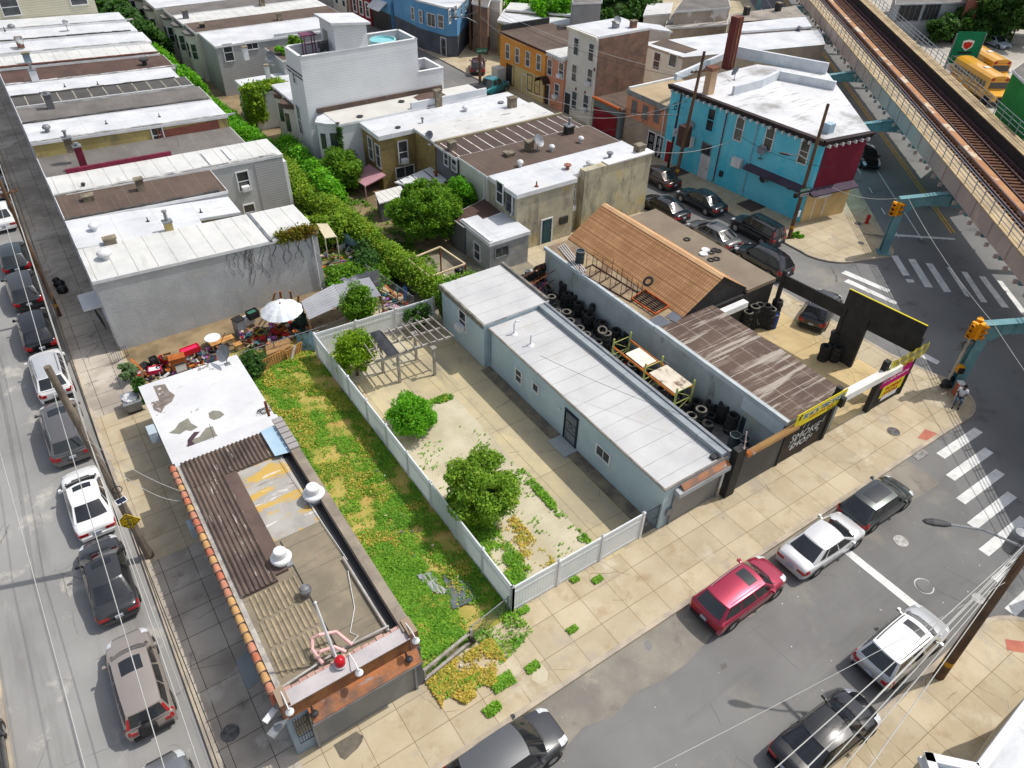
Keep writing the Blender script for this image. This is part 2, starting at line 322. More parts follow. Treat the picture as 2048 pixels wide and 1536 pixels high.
def avline(mb, n, s0, s1, w_=.11, dash=0, gap=0):
    s = s0
    while s < s1:
        e = min(s+(dash or s1), s1); mb.add([av(s, n, .012), av(s, n+w_, .012), av(e, n+w_, .012), av(e, n, .012)], [(0, 1, 2, 3)]); s = e+gap+(.001 if not gap else 0)
avline(mb, 3.9, 3, 120); avline(mb, 2.1, 3, 120, .1, 1.2, 3); avline(mb, 12.2, 3, 120)
stripe(mb, [(1790, 468), (1908, 476), (1912, 480), (1784, 472)], .0125)
struct('road_marking', mb, WHITE)
mb = MB(); avline(mb, 6.75, 4.5, 120, .13); avline(mb, 7.05, 4.5, 120, .13); struct('road_marking', mb, YELL)
# ---------------------------------------------------------------- building kit
GLASS = mat('window_glass', (.03, .035, .04), (.06, .07, .075), s=.8, rough=.08, fine=0, spec=.7)
WHT = mat('white_trim', S(235, 236, 236), S(215, 216, 218), s=1, rough=.6, fine=.05)
GREYM = mat('grey_metal', S(150, 154, 158), S(125, 128, 132), s=1.5, rough=.5, metal=.3, fine=.08)
DARKM = mat('dark_metal', (.025, .025, .028), (.04, .04, .042), s=2, rough=.5, fine=.05)
RUST = mat('rusty_metal', S(150, 85, 45), S(90, 50, 32), s=3, rough=.85, fine=.2)
WOOD = mat('weathered_wood', S(170, 130, 85), S(120, 95, 68), s=1.2, fine=.15, stains=((2, S(90, 70, 50), .55, .7, (1, 8, 1), .6),))
GWOOD = mat('grey_wood', S(178, 172, 164), S(140, 132, 124), s=2, fine=.15)
BRICKM = mat('chimney_brick', S(150, 88, 68), S(110, 62, 50), s=2, brick=(.22, .075, .01, S(160, 140, 120), True))
STUCG = mat('chimney_render', S(150, 140, 120), S(105, 96, 82), s=2, fine=.2)
def roofm(name, c, c2=None, seam=None, seamc=None, stains=(), **k):
    L = []
    for ax, per, wd, a in (seam or []): L.append((ax, per, wd, seamc or tuple(x*.45 for x in c), a))
    return mat(name, c, c2, s=k.pop('s', .35), rough=.8, fine=k.pop('fine', .07), fs=12, lines=L, stains=stains, **k)
RW = roofm('roof_white', S(218, 220, 223), S(198, 201, 206), seam=[('x', 2.6, .04, .5)], seamc=S(170, 170, 170), stains=((.7, S(170, 170, 170), .55, .72, (.3, 1.8, 1), .6), (2.4, S(160, 158, 154), .6, .74, (1.4, .5, 1), .55), (.25, S(214, 208, 196), .55, .7, None, .6)))
RWS = roofm('roof_white_seamed', S(218, 218, 215), S(200, 201, 199), seam=[('x', 1.15, .05, .9)], stains=((.8, S(175, 174, 168), .55, .72, (2.5, .3, 1), .6),))
RB = roofm('roof_brown', S(104, 88, 78), S(88, 74, 66), seam=[('x', 1.0, .03, .5)], seamc=S(135, 122, 112), stains=((.9, S(120, 104, 92), .56, .7, (3, .4, 1), .5),))
RB2 = roofm('roof_red_brown', S(98, 76, 68), S(82, 64, 58), stains=((.7, S(115, 96, 86), .56, .7, (2, .4, 1), .5), (2.6, S(190, 180, 160), .7, .74, None, .6)))
RG = roofm('roof_grey', S(122, 118, 114), S(104, 100, 97), stains=((.9, S(145, 140, 134), .55, .7, (2.5, .3, 1), .6),))
RD = roofm('roof_dark', S(92, 90, 88), S(78, 76, 74), seam=[('x', 1.25, .1, .9)], seamc=S(170, 165, 150), stains=((1.1, S(110, 106, 102), .58, .7, None, .5),))
RFL = roofm('roof_flaked', S(216, 216, 214), S(198, 198, 196), stains=((1.4, S(70, 68, 66), .6, .66, (.45, 2.2, 1), .85), (3.5, S(120, 116, 110), .66, .7, None, .7)))
RDS = roofm('roof_brown_ribbed', S(92, 76, 70), S(80, 66, 62), seam=[('x', 1.1, .09, 1)], seamc=S(220, 214, 204), stains=((3, S(150, 130, 110), .7, .74, None, .5),))
RGL = roofm('roof_light_seamed', S(206, 206, 206), S(190, 190, 191), seam=[('y', 1.06, .03, .95)], stains=((.5, S(188, 182, 170), .58, .72, None, .6),))
def wallm(name, c, c2=None, stains=None, **k): return mat(name, c, c2, s=k.pop('s', .5), rough=.9, fine=k.pop('fine', .1), fs=k.pop('fs', 10), stains=stains if stains is not None else ((.6, tuple(x*.6 for x in c), .58, .74, (1, 1, .35), .5),), **k)
WST = wallm('wall_grey_stucco', S(192, 194, 194), S(172, 174, 176), bump=.3, stains=((.5, S(205, 205, 190), .55, .7, None, .6), (1.2, S(140, 142, 142), .6, .75, (1, 1, .2), .55), (5, S(120, 122, 122), .66, .75, (2.5, 2.5, .5), .5)))
WGS = wallm('siding_grey', S(186, 186, 186), S(176, 176, 177), lines=[('z', .2, .03, S(110, 110, 112), .8)])  # thin dark z lines: shadow under each board lap, put into the colour
WWS = wallm('siding_white', S(232, 234, 236), S(222, 224, 227), lines=[('z', .22, .03, S(188, 190, 194), .55)], stains=())  # faint darker lines paint the lap shadows of the boards
WTAN = wallm('siding_tan', S(214, 210, 186), S(205, 200, 176), lines=[('z', .24, .03, S(150, 146, 124), .8)], stains=())  # board lap shadows painted as darker lines in the tan
WYB = wallm('wall_ochre_stucco', S(190, 172, 112), S(160, 146, 98), stains=((.7, S(205, 186, 110), .56, .68, None, .6), (.9, S(120, 112, 90), .55, .7, (1, 1, .3), .7)))
WBRK = wallm('wall_red_brick', S(140, 72, 58), S(115, 58, 48), brick=(.24, .08, .008, S(150, 120, 105), True), stains=((2.2, S(200, 180, 165), .7, .74, (.6, .6, 2), .7),))
WBRB = wallm('wall_brown_brick', S(150, 106, 84), S(104, 74, 60), s=1.2, brick=(.24, .08, .009, S(165, 150, 136), True), stains=((.5, S(70, 60, 56), .56, .7, None, .5),))
WOCH = wallm('wall_olive_brick', S(172, 152, 98), S(148, 130, 84), brick=(.24, .085, .006, S(130, 115, 78), True), stains=((.8, S(200, 180, 110), .57, .68, None, .6),))
WDG = wallm('wall_dark_render', S(112, 112, 116), S(95, 95, 98))
WCON = wallm('wall_old_concrete', S(200, 192, 164), S(176, 170, 150), bump=.35, s=.6, stains=((.45, S(205, 180, 110), .55, .66, None, .75), (.9, S(105, 104, 98), .52, .68, (1, 1, .3), .75), (2.4, S(90, 88, 80), .62, .72, None, .6)))
WCONG = wallm('wall_grey_concrete', S(178, 180, 178), S(150, 152, 152), bump=.3, stains=((.6, S(196, 190, 160), .58, .7, None, .6), (1.1, S(95, 96, 94), .55, .7, (1, 1, .3), .75)))
WORA = wallm('wall_orange', S(232, 160, 76), S(218, 146, 66))
WPEA = wallm('wall_peach', S(222, 156, 122), S(204, 136, 106), stains=((.8, S(150, 110, 95), .56, .7, (1, 1, .4), .6),))
WWH = wallm('wall_white_brick', S(226, 222, 212), S(212, 208, 198), stains=((1, S(180, 165, 140), .62, .74, (1, 1, .3), .6),))
WBLU = wallm('wall_turquoise', S(122, 218, 238), S(104, 206, 230), bump=.2, stains=((.4, S(80, 204, 232), .54, .6, None, .8), (1.1, S(150, 214, 226), .62, .72, (1, 1, .3), .5)))
WBL2 = wallm('wall_blue', S(104, 162, 206), S(92, 148, 194))
WMAR = wallm('wall_maroon', S(138, 40, 62), S(118, 34, 54))
WPLAIN = wallm('wall_beige_block', S(186, 170, 152), S(164, 148, 132))
WBGREY = wallm('wall_blue_grey', S(192, 212, 218), S(178, 200, 208), fine=.05, stains=((.8, S(140, 152, 158), .62, .76, (1, 1, .25), .4),))
BLK = mat('black_paint', (.018, .018, .02), (.03, .03, .03), s=1.5, rough=.65, fine=.1)
def ins(poly, d):
    n = len(poly); out = []
    for i in range(n):
        p0, p1, p2 = Vector(poly[i-1]), Vector(poly[i]), Vector(poly[(i+1) % n])
        a = (p1-p0).normalized(); b = (p2-p1).normalized(); na = Vector((-a.y, a.x)); nb = Vector((-b.y, b.x)); k = na+nb
        k = k/max(.2, k.dot(na)); out.append((p1.x+k.x*d, p1.y+k.y*d))
    return out
class House:
    def __init__(s, name, label, poly, zs, wall, roof, cat='house', group=None, oh=.1, fas=WHT, fh=.22, z0=SW-.05, skip_wall=False):
        A = sum(poly[i][0]*poly[(i+1) % len(poly)][1]-poly[(i+1) % len(poly)][0]*poly[i][1] for i in range(len(poly)))
        s.poly = poly; s.n = len(poly); s.zs = list(zs) if isinstance(zs, (list, tuple)) else [zs]*s.n
        cx = sum(p[0] for p in poly)/s.n; cy = sum(p[1] for p in poly)/s.n
        s.root = thing(name, label, cat, (cx, cy, SW), group)
        s.F = [Fr(poly[i], poly[(i+1) % s.n]) for i in range(s.n)]
        # plane fit for roof
        M_ = np.array([[p[0]-cx, p[1]-cy, 1] for p in poly]); s.pl = np.linalg.lstsq(M_, np.array(s.zs), rcond=None)[0]; s.c = (cx, cy)
        m = MB(); m.prism(poly, z0, [z-.06 for z in s.zs], bottom=False); s.wall = m.build('wall', wall, s.root)
        o = ins(poly, -oh); zz = [s.rz(*p) for p in o]
        if fas:
            m = MB(); m.prism(o, [z-fh for z in zz], [z-.012 for z in zz]); s.fascia = m.build('fascia', fas, s.root)
        o2 = ins(poly, -oh+.05); zz = [s.rz(*p) for p in o2]
        m = MB(); m.prism(o2, [z-.05 for z in zz], zz); s.roof = m.build('roof', roof, s.root)
    def rz(s, x, y): return float(s.pl[0]*(x-s.c[0])+s.pl[1]*(y-s.c[1])+s.pl[2])
    def rp(s, px, py):
        z = s.zs[0]
        for _ in range(5): q = at(px, py, z); z = s.rz(q.x, q.y)
        return at(px, py, z)
    def hit(s, i, px, py):
        F = s.F[i]; z = 0.0; a = at(px, py, 0); d = a-Vector((0, 0, CH)); t = (F.o-Vector((0, 0, CH))).dot(F.n)/d.dot(F.n)
        q = Vector((0, 0, CH))+d*t; return (q-F.o).dot(F.u), q.z
    def win(s, i, a, z, w_=.9, h=1.5, fm=WHT, ac=False, sash=True, grille=0, px=None, fw=.09, pane=None, label=None):
        F = s.F[i]
        if px: a, z = s.hit(i, *px); z -= h/2
        m = MB(); a0, a1 = a-w_/2, a+w_/2
        F.box(m, a0-fw, a0, z-fw, z+h+fw, -.02, .07); F.box(m, a1, a1+fw, z-fw, z+h+fw, -.02, .07); F.box(m, a0, a1, z-fw, z, -.02, .09); F.box(m, a0, a1, z+h, z+h+fw, -.02, .07)
        if sash: F.box(m, a0, a1, z+h*.5-.03, z+h*.5+.03, -.01, .05)
        for k in range(grille): q = a0+w_*(k+1)/(grille+1); F.box(m, q-.02, q+.02, z, z+h, -.01, .05)
        f = m.build('window', fm, s.root); 
        if label: f['label'] = label
        m = MB(); F.box(m, a0, a1, z, z+h, -.02, .02); m.build('pane', pane or GLASS, f)
        if ac:
            m = MB(); F.box(m, a-.3, a+.3, z+.03, z+.42, .06, .48); 
            for k in range(5): F.box(m, a-.26, a+.26, z+.08+k*.06, z+.1+k*.06, .48, .495)
            m.build('air_conditioner', WHT, f)
        return f
    def door(s, i, a, w_=.95, h=2.05, m_=None, z=SW, px=None, fm=WHT, awn=None):
        F = s.F[i]
        if px: a, _ = s.hit(i, *px)
        m = MB(); F.box(m, a-w_/2-.09, a-w_/2, z, z+h+.1, -.02, .07); F.box(m, a+w_/2, a+w_/2+.09, z, z+h+.1, -.02, .07); F.box(m, a-w_/2, a+w_/2, z+h, z+h+.1, -.02, .07)
        f = m.build('door_frame', fm, s.root); m = MB(); F.box(m, a-w_/2, a+w_/2, z, z+h, -.02, .03)
        for zz in (.25, 1.15): F.box(m, a-w_*.3, a+w_*.3, z+zz, z+zz+.7, .03, .045)
        d = m.build('door', m_ or WHT, s.root); m = MB(); F.box(m, a+w_*.32, a+w_*.38, z+.95, z+1.08, .03, .09); m.build('handle', GREYM, d); return d
    def chim(s, px, py, w_=.6, d=.5, h=1.1, m_=None, cap=True, pot=None):
        q = s.rp(px, py); m = MB(); m.box(q.x-w_/2, q.x+w_/2, q.y-d/2, q.y+d/2, q.z-.3, q.z+h)
        c = m.build('chimney', m_ or BRICKM, s.roof)
        m = MB(); m.box(q.x-w_/2-.06, q.x+w_/2+.06, q.y-d/2-.06, q.y+d/2+.06, q.z+h, q.z+h+.1)
        if pot: m.lathe([(.11, h), (.1, h+pot), (.17, h+pot+.03), (.17, h+pot+.1), (0, h+pot+.14)], q, 12)
        m.build('chimney_cap', STUCG if not pot else GREYM, s.roof); return c
    def vent(s, px, py, r=.22, h=.5, m_=None, kind='dome'):
        q = s.rp(px, py); m = MB(); z = -.04
        if kind == 'dome': prof = [(r*.55, z), (r*.55, h*.45), (r, h*.5), (r*1.05, h*.7), (r*.7, h*.92), (0, h)]
        elif kind == 'pipe': prof = [(r*.4, z), (r*.35, h), (0, h)]
        elif kind == 'cap': prof = [(r*.5, z), (r*.5, h*.7), (r, h*.75), (r, h*.95), (0, h*1.05)]
        m.lathe(prof, q, 14); 
        if kind == 'pipe': m.lathe([(r*1.2, z), (r*1.1, .04), (r*.4, .1)], q, 12)
        return m.build('roof_vent', m_ or WHT, s.root, smooth=kind == 'dome')
    def dish(s, q, az, r=.38, el=35, m_=None):
        az = math.radians(az); e = math.radians(el); d = Vector((math.cos(az)*math.cos(e), math.sin(az)*math.cos(e), math.sin(e))); a = d.cross(Vector((0, 0, 1))).normalized(); b = a.cross(d)
        c = Vector(q)+Vector((0, 0, .75)); P = []
        for i in range(5):
            rr = r*i/4; P.append([c+(a*math.cos(t)+b*math.sin(t))*rr+d*(rr*rr*.5) for t in (2*math.pi*j/16 for j in range(17))])
        m = MB(); m.grid(P); m.grid([[p-d*.015 for p in r_] for r_ in P], True); m.tube([q, c-d*.02], .03, 6); m.tube([c-b*r*.6, c+d*.42], .012, 5); m.obox(c+d*.42, .08, .08, c.z+d.z*.42-.05, c.z+d.z*.42+.05, az); m.obox(q, .3, .3, q[2]-.02, q[2]+.03)
        return m.build('satellite_dish', m_ or GREYM, s.root)
    def fb(s, i, a0, a1, z0, z1, d0, d1, name, m_, parent=None):
        m = MB(); s.F[i].box(m, a0, a1, z0, z1, d0, d1); return m.build(name, m_, parent or s.root)
    def para(s, edges, h, t=.22, m_=None, cap=None, name='parapet'):
        m = MB()
        for i in edges:
            F = s.F[i]; za, zb = s.zs[i], s.zs[(i+1) % s.n]
            m.hexa([F.p(0, za-.055, .004), F.p(F.len, zb-.055, .004), F.p(F.len, zb-.055, -t), F.p(0, za-.055, -t), F.p(0, za+h, .004), F.p(F.len, zb+h, .004), F.p(F.len, zb+h, -t), F.p(0, za+h, -t)])
        p = m.build(name, m_ or WHT, s.root)
        if cap:
            m = MB()
            for i in edges:
                F = s.F[i]; za, zb = s.zs[i]+h, s.zs[(i+1) % s.n]+h
                m.hexa([F.p(-.03, za, .05), F.p(F.len+.03, zb, .05), F.p(F.len+.03, zb, -t-.05), F.p(-.03, za, -t-.05), F.p(-.03, za+.06, .05), F.p(F.len+.03, zb+.06, .05), F.p(F.len+.03, zb+.06, -t-.05), F.p(-.03, za+.06, -t-.05)])
            m.build('coping', cap, p)
        return p
    def downpipe(s, i, a, z0, z1, m_=None):
        F = s.F[i]; m = MB(); m.tube([F.p(a, z1, .12), F.p(a, z1-.2, .1), F.p(a, z0+.3, .08), F.p(a, z0+.1, .25)], .05, 8); return m.build('downpipe', m_ or WHT, s.root)
    def cornice(s, i, m_, dz=0, h=.35, out=.3, br=None, brm=None, step=.9):
        F = s.F[i]; za, zb = s.zs[i]+dz, s.zs[(i+1) % s.n]+dz; m = MB()
        m.hexa([F.p(-out*.5, za-h, out*.5), F.p(F.len+out*.5, zb-h, out*.5), F.p(F.len, zb-h, -.02), F.p(0, za-h, -.02), F.p(-out*.5, za-.03, out), F.p(F.len+out*.5, zb-.03, out), F.p(F.len, zb-.03, -.02), F.p(0, za-.03, -.02)])
        c = m.build('cornice', m_, s.root)
        if br:
            m = MB(); k = int(F.len/step)
            for j in range(k): a = (j+.5)*F.len/k; z = za+(zb-za)*a/F.len; F.box(m, a-.07, a+.07, z-h-.12, z-h+.12, .0, out+.04)
            m.build('bracket', brm, c)
        return c
def R4(x0, x1, y0, y1): return [(x0, y0), (x1, y0), (x1, y1), (x0, y1)]
def vines(name, label, P, n, size, m_, cat='vine', dirs=None, kind=None):
    V, F = leaves(n, P, size, dirs=dirs); o = npmesh(name, V, F, m_, None, loc=(float(np.mean(P[:, 0])), float(np.mean(P[:, 1])), float(P[:, 2].min()))); return tag(o, label, cat, kind=kind)
TARJ = mat('tar_joint', S(92, 90, 88), S(64, 62, 61), s=1.5, fine=.2); RWJ = mat('pale_joint', S(200, 200, 200), S(150, 148, 146), s=1.2, fine=.15)
# ================================================================ left terrace (fronts at x .7)
TG = 'terraced houses along the left street'
H = []
spec = [  # y0 y1 zf zr xr wall roof label
 (44.2, 48.55, 5.3, 4.75, 14.6, WST, RWS, 'end terrace house with a blank grey stucco side wall and seamed white roof'),
 (48.6, 52.75, 5.4, 4.5, 11.2, WYB, RW, 'terraced house with smooth white roof and tall capped chimney, next to the end house'),
 (52.8, 56.9, 5.4, 4.95, 11.3, WST, RB, 'terraced house with brown felt roof between two white roofs, low square chimneys'),
 (56.95, 60.5, 5.4, 5.0, 17.0, WST, RWS, 'terraced house with seamed white roof and a long grey stucco rear wing with windows'),
 (60.55, 65.95, 4.9, 4.5, 15.6, WGS, RG, 'terraced house with plain grey roof edged by a maroon parapet and maroon chimney'),
 (66.0, 70.3, 6.1, 5.5, 15.6, WYB, RW, 'terraced house with white roof above a yellowish wall and red brick rear wall'),
 (70.35, 74.2, 6.15, 5.6, 15.6, WST, RG, 'terraced house with dark grey roof beyond the white roof with a brick rear wall'),
 (74.25, 77.6, 6.1, 5.6, 15.3, WGS, RD, 'terraced house with dark roof striped by pale seams and a rust topped chimney'),
 (77.65, 81.2, 6.1, 5.6, 14.8, WST, RW, 'terraced house with white roof between the striped dark roof and a red brown roof'),
 (81.25, 85.6, 6.1, 5.6, 15.3, WST, RB2, 'terraced house with red brown roof and a pale green side wall at the rear'),
 (85.65, 89.6, 6.4, 5.8, 15.0, WST, RWS, 'terraced house with grey seamed roof just beyond the red brown roof'),
 (89.65, 93.6, 6.6, 6.0, 15.2, WST, RW, 'terraced house with patched white roof and small dish beside a blue grey chimney'),
 (93.65, 97.6, 6.8, 6.2, 14.8, WST, RW, 'terraced house with white roof, second from the tan sided house'),
 (97.65, 101.6, 7.0, 6.4, 14.6, WST, RW, 'terraced house with white roof right below the tan sided house'),
]
for k, (y0, y1, zf, zr, xr, wl, rf, lb) in enumerate(spec):
    pl, zz = R4(.8, xr, y0, y1), [zf, zr, zr, zf]
    if k == 1: pl, zz = [(.8, y0), (8.35, y0), (8.35, 50.0), (xr, 50.0), (xr, y1), (.8, y1)], [5.4, 4.75, 4.75, 4.5, 4.5, 5.4]
    h = House('terraced_house', lb, pl, zz, wl, rf, 'house', TG, oh=.08); H.append(h)
    if k == 1: h.F = [h.F[0], h.F[1], h.F[2], h.F[5], h.F[4], h.F[3]]
    m = MB(); x = .75
    while x < xr-.6: d = random.uniform(.6, 1.6); m.hexa([(x, y0-.04+random.uniform(-.04, .04), h.rz(x, y0)-.05), (x+d, y0-.04+random.uniform(-.04, .04), h.rz(x+d, y0)-.05), (x+d, y0+.2+random.uniform(-.03, .05), h.rz(x+d, y0)-.05), (x, y0+.2, h.rz(x, y0)-.05)]+[(xx, yy, h.rz(xx, y0)+random.uniform(.05, .13)) for xx, yy in ((x, y0-.03), (x+d, y0-.03), (x+d, y0+.18), (x, y0+.18))]); x += d
    if k not in (0, 4) and k != 1 : m.build('party_wall', (TARJ, RWJ)[k % 2], h.roof)
    for a in (1.1, 3.0):
        if a < y1-y0: h.win(3, a, 3.2, .85, 1.4)
    h.door(3, y1-y0-1.1 if y1-y0 > 2 else 1, m_=DARKM); h.win(3, 1.2, 1.0, 1.2, 1.4)
h = H[0]
h.vent(212, 517, .42, .6); h.chim(222, 487, .7, .4, .35, STUCG); h.fb(3, .3, 2.3, 2.3, 2.45, .0, 1.1, 'awning', WHT)
h.downpipe(0, 13.4, .2, 4.6)
m = MB()      # seam where the rear wing meets
zz = h.rz(11.5, 46.4); m.box(11.35, 11.55, 44.12, 48.6, zz-.1, zz+.07); m.build('roof_joint', GREYM, h.roof)
a, z = h.hit(1, 652, 500)
h = H[1]; h.vent(190, 461, .3, .55); h.chim(340, 463, .5, .45, .7, WYB, pot=.7); h.vent(296, 443, .1, .3, DARKM, 'pipe'); h.vent(402, 425, .1, .3, DARKM, 'pipe')
h.fb(2, .05, 2.8, 3.95, 4.3, 0, .05, 'trim', mat('green_trim', S(80, 140, 84), rough=.6)); h.win(2, 1.5, 2.9, .9, .8, sash=False)
h = H[2]; h.chim(178, 400, .7, .5, .3, STUCG); h.chim(283, 380, .5, .45, .8, STUCG); h.vent(168, 373, .15, .3, DARKM)
h = H[3]; h.win(0, 0, 0, .85, 1.5, px=(487, 362), ac=True); h.win(0, 0, 0, .8, 1.3, px=(500, 424))
m = MB(); F = h.F[0]; F.box(m, 13.9, 16.2, .2, 4.7, -.01, .05); m.build('siding_panel', WGS, h.root)
m = MB(); zz = h.rz(12, 58.7)
for (a, b) in (((11.6, 57.3), (11.6, 59.8)), ((13.2, 57.5), (13.2, 59.9))): m.box(a[0]-.06, a[0]+.06, a[1], b[1], h.rz(a[0], 58)-.02, h.rz(a[0], 58)+.1)
m.build('roof_joint', WHT, h.roof)
m = MB(); m.box(16.2, 17.3, 57.0, 60.2, .2, 4.3); m.build('enclosed_porch', WHT, h.root)
h = H[4]
MARO = mat('maroon_paint', S(130, 40, 66), S(105, 34, 55), s=2, stains=((3, S(190, 150, 160), .68, .74, None, .6),))
m = MB()
for a in range(12): x0 = 2.1+a*.62; m.hexa([(x0, 60.52, 4.5), (x0+.61, 60.52, 4.5), (x0+.61, 60.75, 4.5), (x0, 60.75, 4.5), (x0, 60.52, 5.72-.025*x0), (x0+.61, 60.52, 5.72-.025*x0), (x0+.61, 60.75, 5.72-.025*x0), (x0, 60.75, 5.72-.025*x0)])
m.build('parapet', MARO, h.root); h.chim(170, 338, .5, .45, 1.75, MARO, pot=.2); h.vent(358, 292, .05, .9, GREYM, 'pipe')
m = MB(); m.box(9.6, 15.0, 60.58, 60.66, 4.35, 4.75); m.build('gutter', WHT, h.root)
h = H[5]; h.chim(140, 296, .55, .5, .75, STUCG, pot=.5); h.vent(96, 264, .3, .6, GREYM); h.vent(213, 248, .1, .3, DARKM, 'pipe'); h.vent(319, 234, .1, .3, DARKM, 'pipe')
h.fb(0, 9.2, 14.0, .2, 5.25, -.01, .06, 'brick_wall', WBRK); h.win(0, 0, 0, .8, 1.3, px=(316, 270)); h.downpipe(0, 9.0, .3, 5.4, RUST)
h = H[7]; h.chim(103, 218, .55, .5, 1.2, WDG, pot=.15); h.para([0], .18, m_=WST); h.fb(0, 8.3, 12.5, 4.9, 5.5, .02, .08, 'side_wall', WGS)
m = MB(); m.box(8.0, 13.8, 74.3, 74.36, 5.1, 5.5)
h = H[8]; h.chim(72, 163, .6, .5, 1.0, RW, pot=.6); h.vent(130, 174, .1, .3, DARKM, 'pipe'); h.vent(196, 169, .1, .3, DARKM, 'pipe')
h = H[9]; h.fb(0, 8.2, 13.4, 5.1, 5.6, .02, .1, 'green_wall', mat('pale_green', S(170, 190, 175), rough=.8)); h.vent(290, 130, .45, .6, DARKM, 'cap')
h = H[10]; h.chim(58, 127, .6, .5, .9, mat('blue_grey_paint', S(140, 165, 180), rough=.7)); h.para([0], .16, m_=WBRK)
h = H[11]; h.chim(43, 95, .6, .5, .9, BRICKM); h.dish(h.rp(45, 98), -60)
h = H[12]; h.vent(25, 60, .35, .6, GREYM); h.dish(h.rp(136, 62), -50)
h = H[13]; h.vent(10, 62, .1, .4, DARKM, 'pipe')
for hh in H[10:14]:
    hh.downpipe(0, 13.0, 4, hh.zs[1], WHT)
h = House('siding_house', 'tall tan clapboard house rising above the far end of the white roofs', R4(.8, 12.6, 101.8, 112), 11.5, WTAN, RW)
h.win(0, 0, 0, 1.6, 1.6, px=(20, 14)); h.win(0, 0, 0, 1.6, 1.5, px=(155, -6))
# lean-to canopy and things behind the end house
m = MB(); a = [at(632, 447, 2.9), at(655, 447, 2.9), at(673, 473, 2.3), at(650, 476, 2.3)]; m.add([p for p in a]+[p-Vector((0, 0, .06)) for p in a], [(3, 2, 1, 0), (4, 5, 6, 7), (0, 1, 5, 4), (1, 2, 6, 5), (2, 3, 7, 6), (3, 0, 4, 7)])
for p in a[2:]: m.tube([p, (p.x, p.y, .1)], .04, 6)
cn = m.build('porch_canopy', mat('cream_sheet', S(226, 214, 184), rough=.7), loc=(a[0].x, a[0].y, SW)); tag(cn, 'cream sloping porch canopy at the rear of the ivy topped end house', 'canopy')
# ================================================================ middle rows, fronts on the second street
MG = 'terraced houses in the middle row'
HL = []
def mid(lb, x0, x1, y0, y1, z, wl, rf, zr=None, **k): HL.append(House('terraced_house', lb, R4(x0, x1, y0, y1), [z, zr or z, zr or z, z], wl, rf, 'house', MG, **k)); return HL[-1]
# old concrete corner house (white roof)
h = House('corner_house', 'old stained concrete end house with white roof beside the orange shingled shop', [(29.0, 41.2), (34.4, 41.2), (34.4, 41.9), (42.2, 41.9), (42.2, 44.9), (29.0, 44.9)], 5.0, WCON, RW, 'house', MG, oh=.12, fh=.35)
M0 = h
m = MB(); m.prism(R4(35.4, 42.3, 41.25, 41.95), .1, 5.25); ew = m.build('end_wall', WCON, h.root); m = MB(); m.box(37.6, 42.45, 41.15, 42.05, 5.25, 5.36); m.build('coping', WHT, ew)
h.win(0, 0, 0, .8, 1.5, px=(0, 0)) if False else None
h.door(0, 0, .95, 2.05, mat('teal_door', S(60, 92, 100)), px=(1091, 485)); h.win(2, 0, 0, .8, 1.6, px=(1140, 400), ac=True); h.win(2, 0, 0, .75, 1.3, px=(1134, 465))
h.fb(0, 4.1, 4.9, 1.4, 2.0, .0, .12, 'meter_cage', DARKM)
h.win(5, 0, 0, .9, 1.5, fm=GREYM, px=(1021, 405)); h.downpipe(5, 3.2, 3, 4.9)
for p in ((1135, 338), ): h.vent(*p, .3, .4, mat('rusty_vent', S(160, 110, 90)), 'cap')
h.vent(1180, 333, .35, .5); h.vent(1219, 316, .28, .5, GREYM, 'cap'); h.vent(1073, 373, .14, .4, RUST, 'pipe'); h.chim(1277, 310, .75, .6, .8, STUCG)
h = mid('terraced house with dark brown roof and several small white vents beside the concrete end house', 28.8, 42.0, 45.0, 49.2, 5.0, WWH, RB); M1 = h
for p in ((1040, 333), (1103, 302), (1161, 285)): h.vent(*p, .26, .55)
h.dish(h.rp(1075, 300), -70, .55); h.chim(1058, 300, .6, .5, .7, STUCG)
h.win(3, 0, 0, .8, 1.6, px=(1000, 385)); h.downpipe(3, 3.9, 2.9, 4.9)
h = mid('terraced house whose dark brown roof is striped by white ribs, with a dark rear wall', 28.6, 41.6, 49.3, 52.6, 4.95, WDG, RDS); M2 = h
h.chim(1137, 268, .7, .6, .7, mat('black_tar', (.03, .03, .03)), pot=.6); h.chim(1018, 312, .7, .6, .25, STUCG); h.win(3, 0, 0, .7, .9, px=(909, 330))
m = MB(); m.box(28.6, 41.7, 52.5, 52.75, 4.9, 5.12); m.build('parapet', mat('parapet_tan', S(160, 150, 125)), h.root)
h = mid('terraced house with flaking white roof between the striped brown roof and the olive brick house', 28.6, 41.0, 52.8, 56.3, 5.05, WOCH, RFL); M3 = h
h.chim(904, 297, .6, .5, .5, STUCG); h.chim(1024, 214, .7, .6, .8, STUCG); h.dish(h.rp(868, 282)+Vector((-.3, .2, -.3)), 200, .4)
h.win(3, 0, 0, .6, 1.0, px=(893, 318))
h = House('terraced_house', 'olive brick house with white roof, white window frames and a pink porch roof', [(25.3, 56.4), (32.0, 56.4), (40.6, 56.4), (40.6, 59.9), (25.3, 59.9)], 5.0, WOCH, RW, 'house', MG, oh=.15, fh=.4); M4 = h
h.win(0, 0, 0, .8, 1.9, px=(806, 304), ac=True, label='tall window with an air conditioner in its lower half'); h.win(0, 0, 0, 1.7, .9, px=(810, 343), sash=False, grille=1); h.win(4, 0, 0, .75, 1.9, px=(742, 297)); h.win(4, 0, 0, .75, 1.9, px=(757, 309)) if False else h.win(4, 0, 0, .75, 1.9, px=(757, 312))
h.downpipe(0, 7.2, 1.2, 5); h.vent(796, 256, .25, .1, DARKM, 'cap'); h.vent(845, 246, .15, .5, GREYM, 'cap'); h.vent(931, 222, .3, .5); h.vent(1002, 206, .3, .12, GREYM, 'cap')
